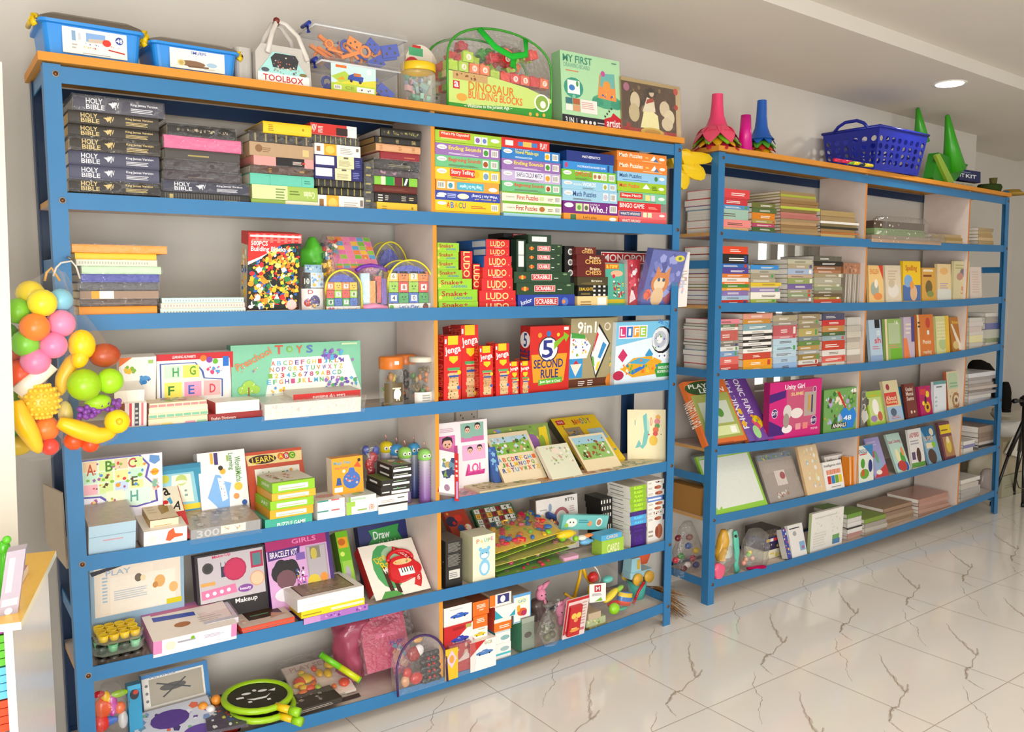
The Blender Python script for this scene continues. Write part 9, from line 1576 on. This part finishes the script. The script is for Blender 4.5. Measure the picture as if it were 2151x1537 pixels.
g = G(); g.tube([onY(x, y, -.06) for x, y in ((112, 580), (118, 562), (128, 552), (150, 548), (160, 560), (168, 585))], .003, 'd8d0c4', 'plastic', 6); g.tube([onY(x, y, -.05) for x, y in ((94, 590), (98, 572), (108, 562), (116, 575), (126, 590))], .0035, 'e8a828', 'plastic', 6)
o = g.obj('hanging_cord'); o.parent = bA_
g = G(); g.tube([onY(x, y, -.02) for x, y in ((150, 548), (146, 542), (140, 540))], .004, '888', 'metal', 6); o = g.obj('hook'); o.parent = bA_
# ================= white display cabinet and shelf end in the near left corner =================
NY = -1.35
def P3(x, y, Y=NY): return onY(x, y, Y)
# narrow white panel rising at the frame edge
g = G(); Yp = -.3; a0 = XatPx(8, Yp, 1.6); x_top = onY(4, 130, Yp); x_bot = onY(36, 1400, Yp); zt5 = x_top.z
vs = [(x_bot.x-.25, Yp, 0), (x_bot.x, Yp, 0), (x_top.x, Yp, zt5), (x_top.x-.25, Yp, zt5)]; vs += [(a, b+.02, c) for a, b, c in vs]
g.add(vs, [(0, 1, 2, 3), (1, 5, 6, 2), (4, 7, 6, 5), (2, 6, 7, 3)], 'd6d2c6', 'gloss'); g.obj('white_panel', label='tall white panel edge rising at the near corner beside the ball bag', cat='panel')
# low cabinet with a yellow top
cr_ = onY(118, 1158, -.72); zc2 = onZ(40, 1300, 1.0).z
zT = .98; A = onZ(118, 1156, zT); B = onZ(44, 1306, zT); Bc = onZ(-60, 1322, zT); e = (A-B).normalized(); nrm_ = Vector((-e.y, e.x, 0)); 
root = empty('display_cabinet', Matrix.Translation((B.x, B.y, 0)), 'low white display cabinet with a yellow top board in the near corner', 'cabinet')
inv = root.matrix_world.inverted(); L = A-B; wv = nrm_*.45
if wv.x > 0: wv = -wv
g = G(); q = [B, A, A+wv, B+wv]; q = [inv @ v for v in q]; g.add(q+[v-Vector((0, 0, .016)) for v in q], [(0, 1, 2, 3), (7, 6, 5, 4), (0, 4, 5, 1), (1, 5, 6, 2), (2, 6, 7, 3), (3, 7, 4, 0)], 'f4c860', 'gloss')
g.c[2] = hx('f4ecc8'); g.c[5] = hx('f4ecc8'); g.obj('top_board', parent=root)
ins = wv.normalized()*.02+L.normalized()*.0; q = [B+ins*1+L*.04, A+ins*1-L*.03, A+ins*1.8-L*.03, B+ins*1.8+L*.04]; q = [inv @ v for v in q]
g = G(); zz = lambda v, z: Vector((v.x, v.y, z)); g.add([zz(v, 0) for v in q]+[zz(v, zT-.017) for v in q], [(0, 1, 5, 4), (1, 2, 6, 5), (2, 3, 7, 6), (3, 0, 4, 7)], 'ece8e4', 'gloss'); g.obj('side_panel', parent=root)
for k in range(3):
    g = G(); z = .1+.27*k; q2 = [inv @ (B+ins*1.9+L*.06), inv @ (A+ins*1.9-L*.05), inv @ (A+wv*.95-L*.05), inv @ (B+wv*.95+L*.06)]; g.add([zz(v, z) for v in q2]+[zz(v, z+.015) for v in q2], [(3, 2, 1, 0), (4, 5, 6, 7), (0, 1, 5, 4), (3, 0, 4, 7)], 'ece8e0', 'gloss'); g.obj('shelf', parent=root)
# paper reams in the cabinet, coloured, seen at the frame edge
k = 0
for c, ya, yb, nmx in (('b05cb0', 1290, 1330, 'purple'), ('78c850', 1332, 1398, 'green'), ('78c8e8', 1400, 1468, 'sky blue'), ('f06040', 1470, 1537, 'orange-red')):
    n = 4
    for i in range(n):
        y1 = ya+(yb-ya)*(i+1)/n; y0 = ya+(yb-ya)*i/n; Bp = B+ins*4.6+L*.08; za = onY(6, y1, Bp.y).z; zb_ = onY(6, y0, Bp.y).z
        g = G(); M = Matrix.Translation((Bp.x-.30, Bp.y+.0, za)); xr = XatPx(28-k*.2, Bp.y, za); g.box(xr-.3, 0, 0, xr, .2, max(.008, zb_-za-.002), c, 'paper'); g.v = [v-Vector((Bp.x-.30, 0, 0)) for v in g.v]
        g.obj('paper_pack', M=M, label='%s paper pack, %s of its colour in the corner cabinet' % (nmx, ['topmost', 'second', 'third', 'lowest'][i]), cat='paper pack'); k += 1
# things standing on the yellow top
def onTop(px, py, h=0): return onZ(px, py, zT+h)
def slabpx(nm, pts, Y, dv, c, lab, cat, m='gloss', deco=None):
    q = [onY(x, y, Y) for x, y in pts]; q2 = [v+Vector(dv) for v in q]; g = G(); g.add(q+q2, [(0, 1, 2, 3), (7, 6, 5, 4), (0, 4, 5, 1), (1, 5, 6, 2), (2, 6, 7, 3), (3, 7, 4, 0)], c, m)
    if deco: g.deco(deco, q[0], (q[1]-q[0]).normalized(), (q[3]-q[0]).normalized(), (q[1]-q[0]).length, (q[3]-q[0]).length)
    return g.obj(nm, label=lab, cat=cat)
slabpx('book', [(-6, 1306), (36, 1296), (54, 1152), (14, 1160)], -.82, (.006, .025, .004), 'b4a8b4', 'grey-lilac book standing on the yellow top', 'book', deco='r .1 .2 .9 .3 e8e0dc;r .2 .4 .5 .9 d8d0d4;c .5 .12 .05 f0e8e4')
p0 = onTop(58, 1240); M = Matrix.Translation((p0.x-.035, p0.y-.06, zT+.001)) @ Matrix.Rotation(math.atan2(e.y, e.x), 4, 'Z'); g = G(); g.box(0, 0, 0, .2, .04, .02, 'c08088', 'card', cols={'T': 'b87c80', 'F': 'f0e4dc', 'R': 'f0e4dc'}); g.obj('booklet', M=M, label='dusty pink booklet lying flat on yellow top', cat='booklet')
g = G(); pp = onY(8, 1150, -.76); g.ball((0, 0, 0), .013, '58b828', 'gloss', 14, (1, .8, 1.3)); g.ball((.006, -.006, .018), .009, '68c830', 'gloss', 12); g.tube([(0, 0, -.01), (-.004, 0, zT-pp.z+.008)], [.008, .012], '58b828', 'gloss', 10); g.obj('green_toy', M=Matrix.Translation(pp), label='small bright green toy at the near frame edge', cat='toy')
# grey-beige folded sheets between the post and the wall (seen past the corner post)
g = G(); q = [onY(90, 1016, .2), onY(128, 1035, .1), onY(140, 1195, .1), onY(97, 1140, .2)]; q2 = [v+Vector((.006, .004, 0)) for v in q]; g.add(q+q2, [(0, 3, 2, 1), (4, 5, 6, 7), (0, 1, 5, 4), (3, 7, 6, 2), (0, 4, 7, 3), (1, 2, 6, 5)], 'b8aa98', 'paper'); g.obj('cardboard_sheet', label='beige cardboard sheet sticking out behind the corner post', cat='cardboard')
# electrical socket above the doll box
ws = onY(978, 872, WALL); g = G(); g.rbox(-.06, -.012, -.035, .06, 0, .035, .01, 'c8bcb0', 'plastic'); g.deco('r .2 .5 .24 .62 222;r .7 .5 .74 .62 222;r .3 .3 .34 .42 222;r .8 .3 .84 .42 222', (-.06, -.012, -.035), (1, 0, 0), (0, 0, 1), .12, .07); g.obj('wall_socket', M=Matrix.Translation(ws), label='twin electric socket on the wall above the doll box', cat='socket')
# ================= far right: tripod, sacks, cartons =================
fp = onZ(2083, 1062, .004); fp2 = onZ(2148, 1064, .004); apex = onY(2150, 848, (fp.y+fp2.y)/2-.1)
root = empty('tripod', Matrix.Translation((apex.x, apex.y, 0)), 'black camera tripod with spread legs at the far end of the shelving', 'tripod'); inv = root.matrix_world.inverted()
top = inv @ Vector((apex.x+.03, apex.y, apex.z+.0))
for f3 in (fp, fp2, Vector((apex.x+.5, apex.y+.25, .004))):
    b3 = inv @ f3; g = G(); m3 = top.lerp(b3, .5); g.tube([top+Vector((0, 0, -.12)), m3], .016, '221e1c', 'plastic', 8); g.tube([m3, b3+Vector((0, 0, .02))], .011, '1c1816', 'plastic', 8); lg = g.obj('leg', parent=root); g = G(); g.tube([b3+Vector((0, 0, .03)), b3], .015, '141210', 'plastic', 8); g.obj('rubber_foot', parent=lg)
g = G(); g.tube([top+Vector((0, 0, -.2)), top+Vector((0, 0, .06))], .02, '1c1816', 'plastic', 10); g.obj('centre_column', parent=root)
g = G(); g.lathe([(.03, -.02), (.04, 0), (.04, .04), (.02, .06)], '1c1a18', 'plastic', 12, Matrix.Translation(top)); g.obj('head', parent=root)
g = G(); g.tube([top+Vector((-.02, 0, .02)), top+Vector((-.16, -.01, .035))], .012, '1c1a18', 'plastic', 8); g.tube([top+Vector((-.16, -.01, .035)), top+Vector((-.2, -.01, .035))], .018, '141210', 'plastic', 8); g.obj('pan_handle', parent=root)
g = G(); g.tube([inv @ onY(x, y, apex.y) for x, y in ((2148, 950), (2140, 980), (2134, 1005), (2140, 1024), (2150, 1026))], .004, '1c1816', 'plastic', 6); g.obj('wrist_strap', parent=root)
def lump(nm, lab, cat, px0, px1, yt, yb, Y, d, c, seed, m='cloth', amp=.03):
    return blobbag(nm, lab, cat, [(yb, px0+3, px1-3), (yb-(yb-yt)*.3, px0, px1), (yt+(yb-yt)*.35, px0+1, px1-1), (yt, px0+8, px1-8)], Y, d, m, c, seed, amp)
print('cab', A, B, onTop(40, 1262))
def boxat(nm, lab, cat, px, pyb, w, d, h, c, z0=0, Y=None):
    p = onZ(px, pyb, z0+.002) if Y is None else Vector((XatPx(px, Y, z0+.1), Y, z0+.002)); g = G(); g.box(0, 0, 0, w, d, h, c, 'paper'); g.deco('l .1 .4 .5 .6 2 %s' % shade(c, .85), (0, 0, 0), (1, 0, 0), (0, 0, 1), w, h, 'paper'); return g.obj(nm, M=Matrix.Translation(p), label=lab, cat=cat)
YW = .1; zf = 0
pr_ = onZ(2101, 1046, .002); print('carton base', pr_, WX1)
boxat('carton', 'pale green-grey carton on the floor behind the tripod legs', 'carton', 2103, 1046, .5, .3, .17, 'b0ac94')
c1 = onZ(2103, 1046, .002)
g = G(); g.box(0, 0, 0, .5, .3, .27, 'bcb098', 'paper'); g.obj('carton', M=Matrix.Translation((c1.x, c1.y+.01, .175)), label='beige carton stacked on the green-grey one behind the tripod', cat='carton')
for i, (pts, c, lab) in enumerate((([(960, 2104, 2160), (945, 2100, 2165), (925, 2100, 2165), (912, 2110, 2150)], 'a89c88', 'dull grey sack lying on the cartons'), ([(915, 2100, 2165), (902, 2096, 2170), (885, 2098, 2168), (872, 2108, 2150)], 'd4d0c8', 'white plastic sack above the grey one'), ([(880, 2100, 2140), (868, 2096, 2150), (858, 2100, 2148), (850, 2108, 2136)], 'a8a090', 'topmost crinkled grey sack behind the tripod head'))):
    blobbag('sack', lab, 'sack', pts, c1.y+.15, .12, 'gloss', c, 30+i, .03)
blobbag('sack', 'white cloth sack behind the end bay, seen through lower shelf', 'sack', [(1000, 2040, 2084), (985, 2034, 2086), (965, 2036, 2086), (955, 2046, 2080)], .36, .04, 'cloth', 'c8c0ac', 41, .01)
g = G(); q = [onY(x, y, c1.y-.02) for x, y in ((2112, 952), (2146, 962), (2160, 935), (2130, 918))]; q2 = [v+Vector((.005, .01, .004)) for v in q]; g.add(q+q2, [(0, 1, 2, 3), (7, 6, 5, 4), (0, 4, 5, 1), (1, 5, 6, 2), (2, 6, 7, 3), (3, 7, 4, 0)], 'e4e0d0', 'paper'); g.obj('paper_sheet', label='loose white paper sheet resting against the sacks', cat='paper')
blobbag('black_bag', 'black cloth bag partly behind the end post of far unit', 'bag', [(865, 2108, 2120), (845, 2106, 2122), (815, 2107, 2120), (802, 2109, 2116)], .1, .03, 'cloth', '1c1816', 21, .006)
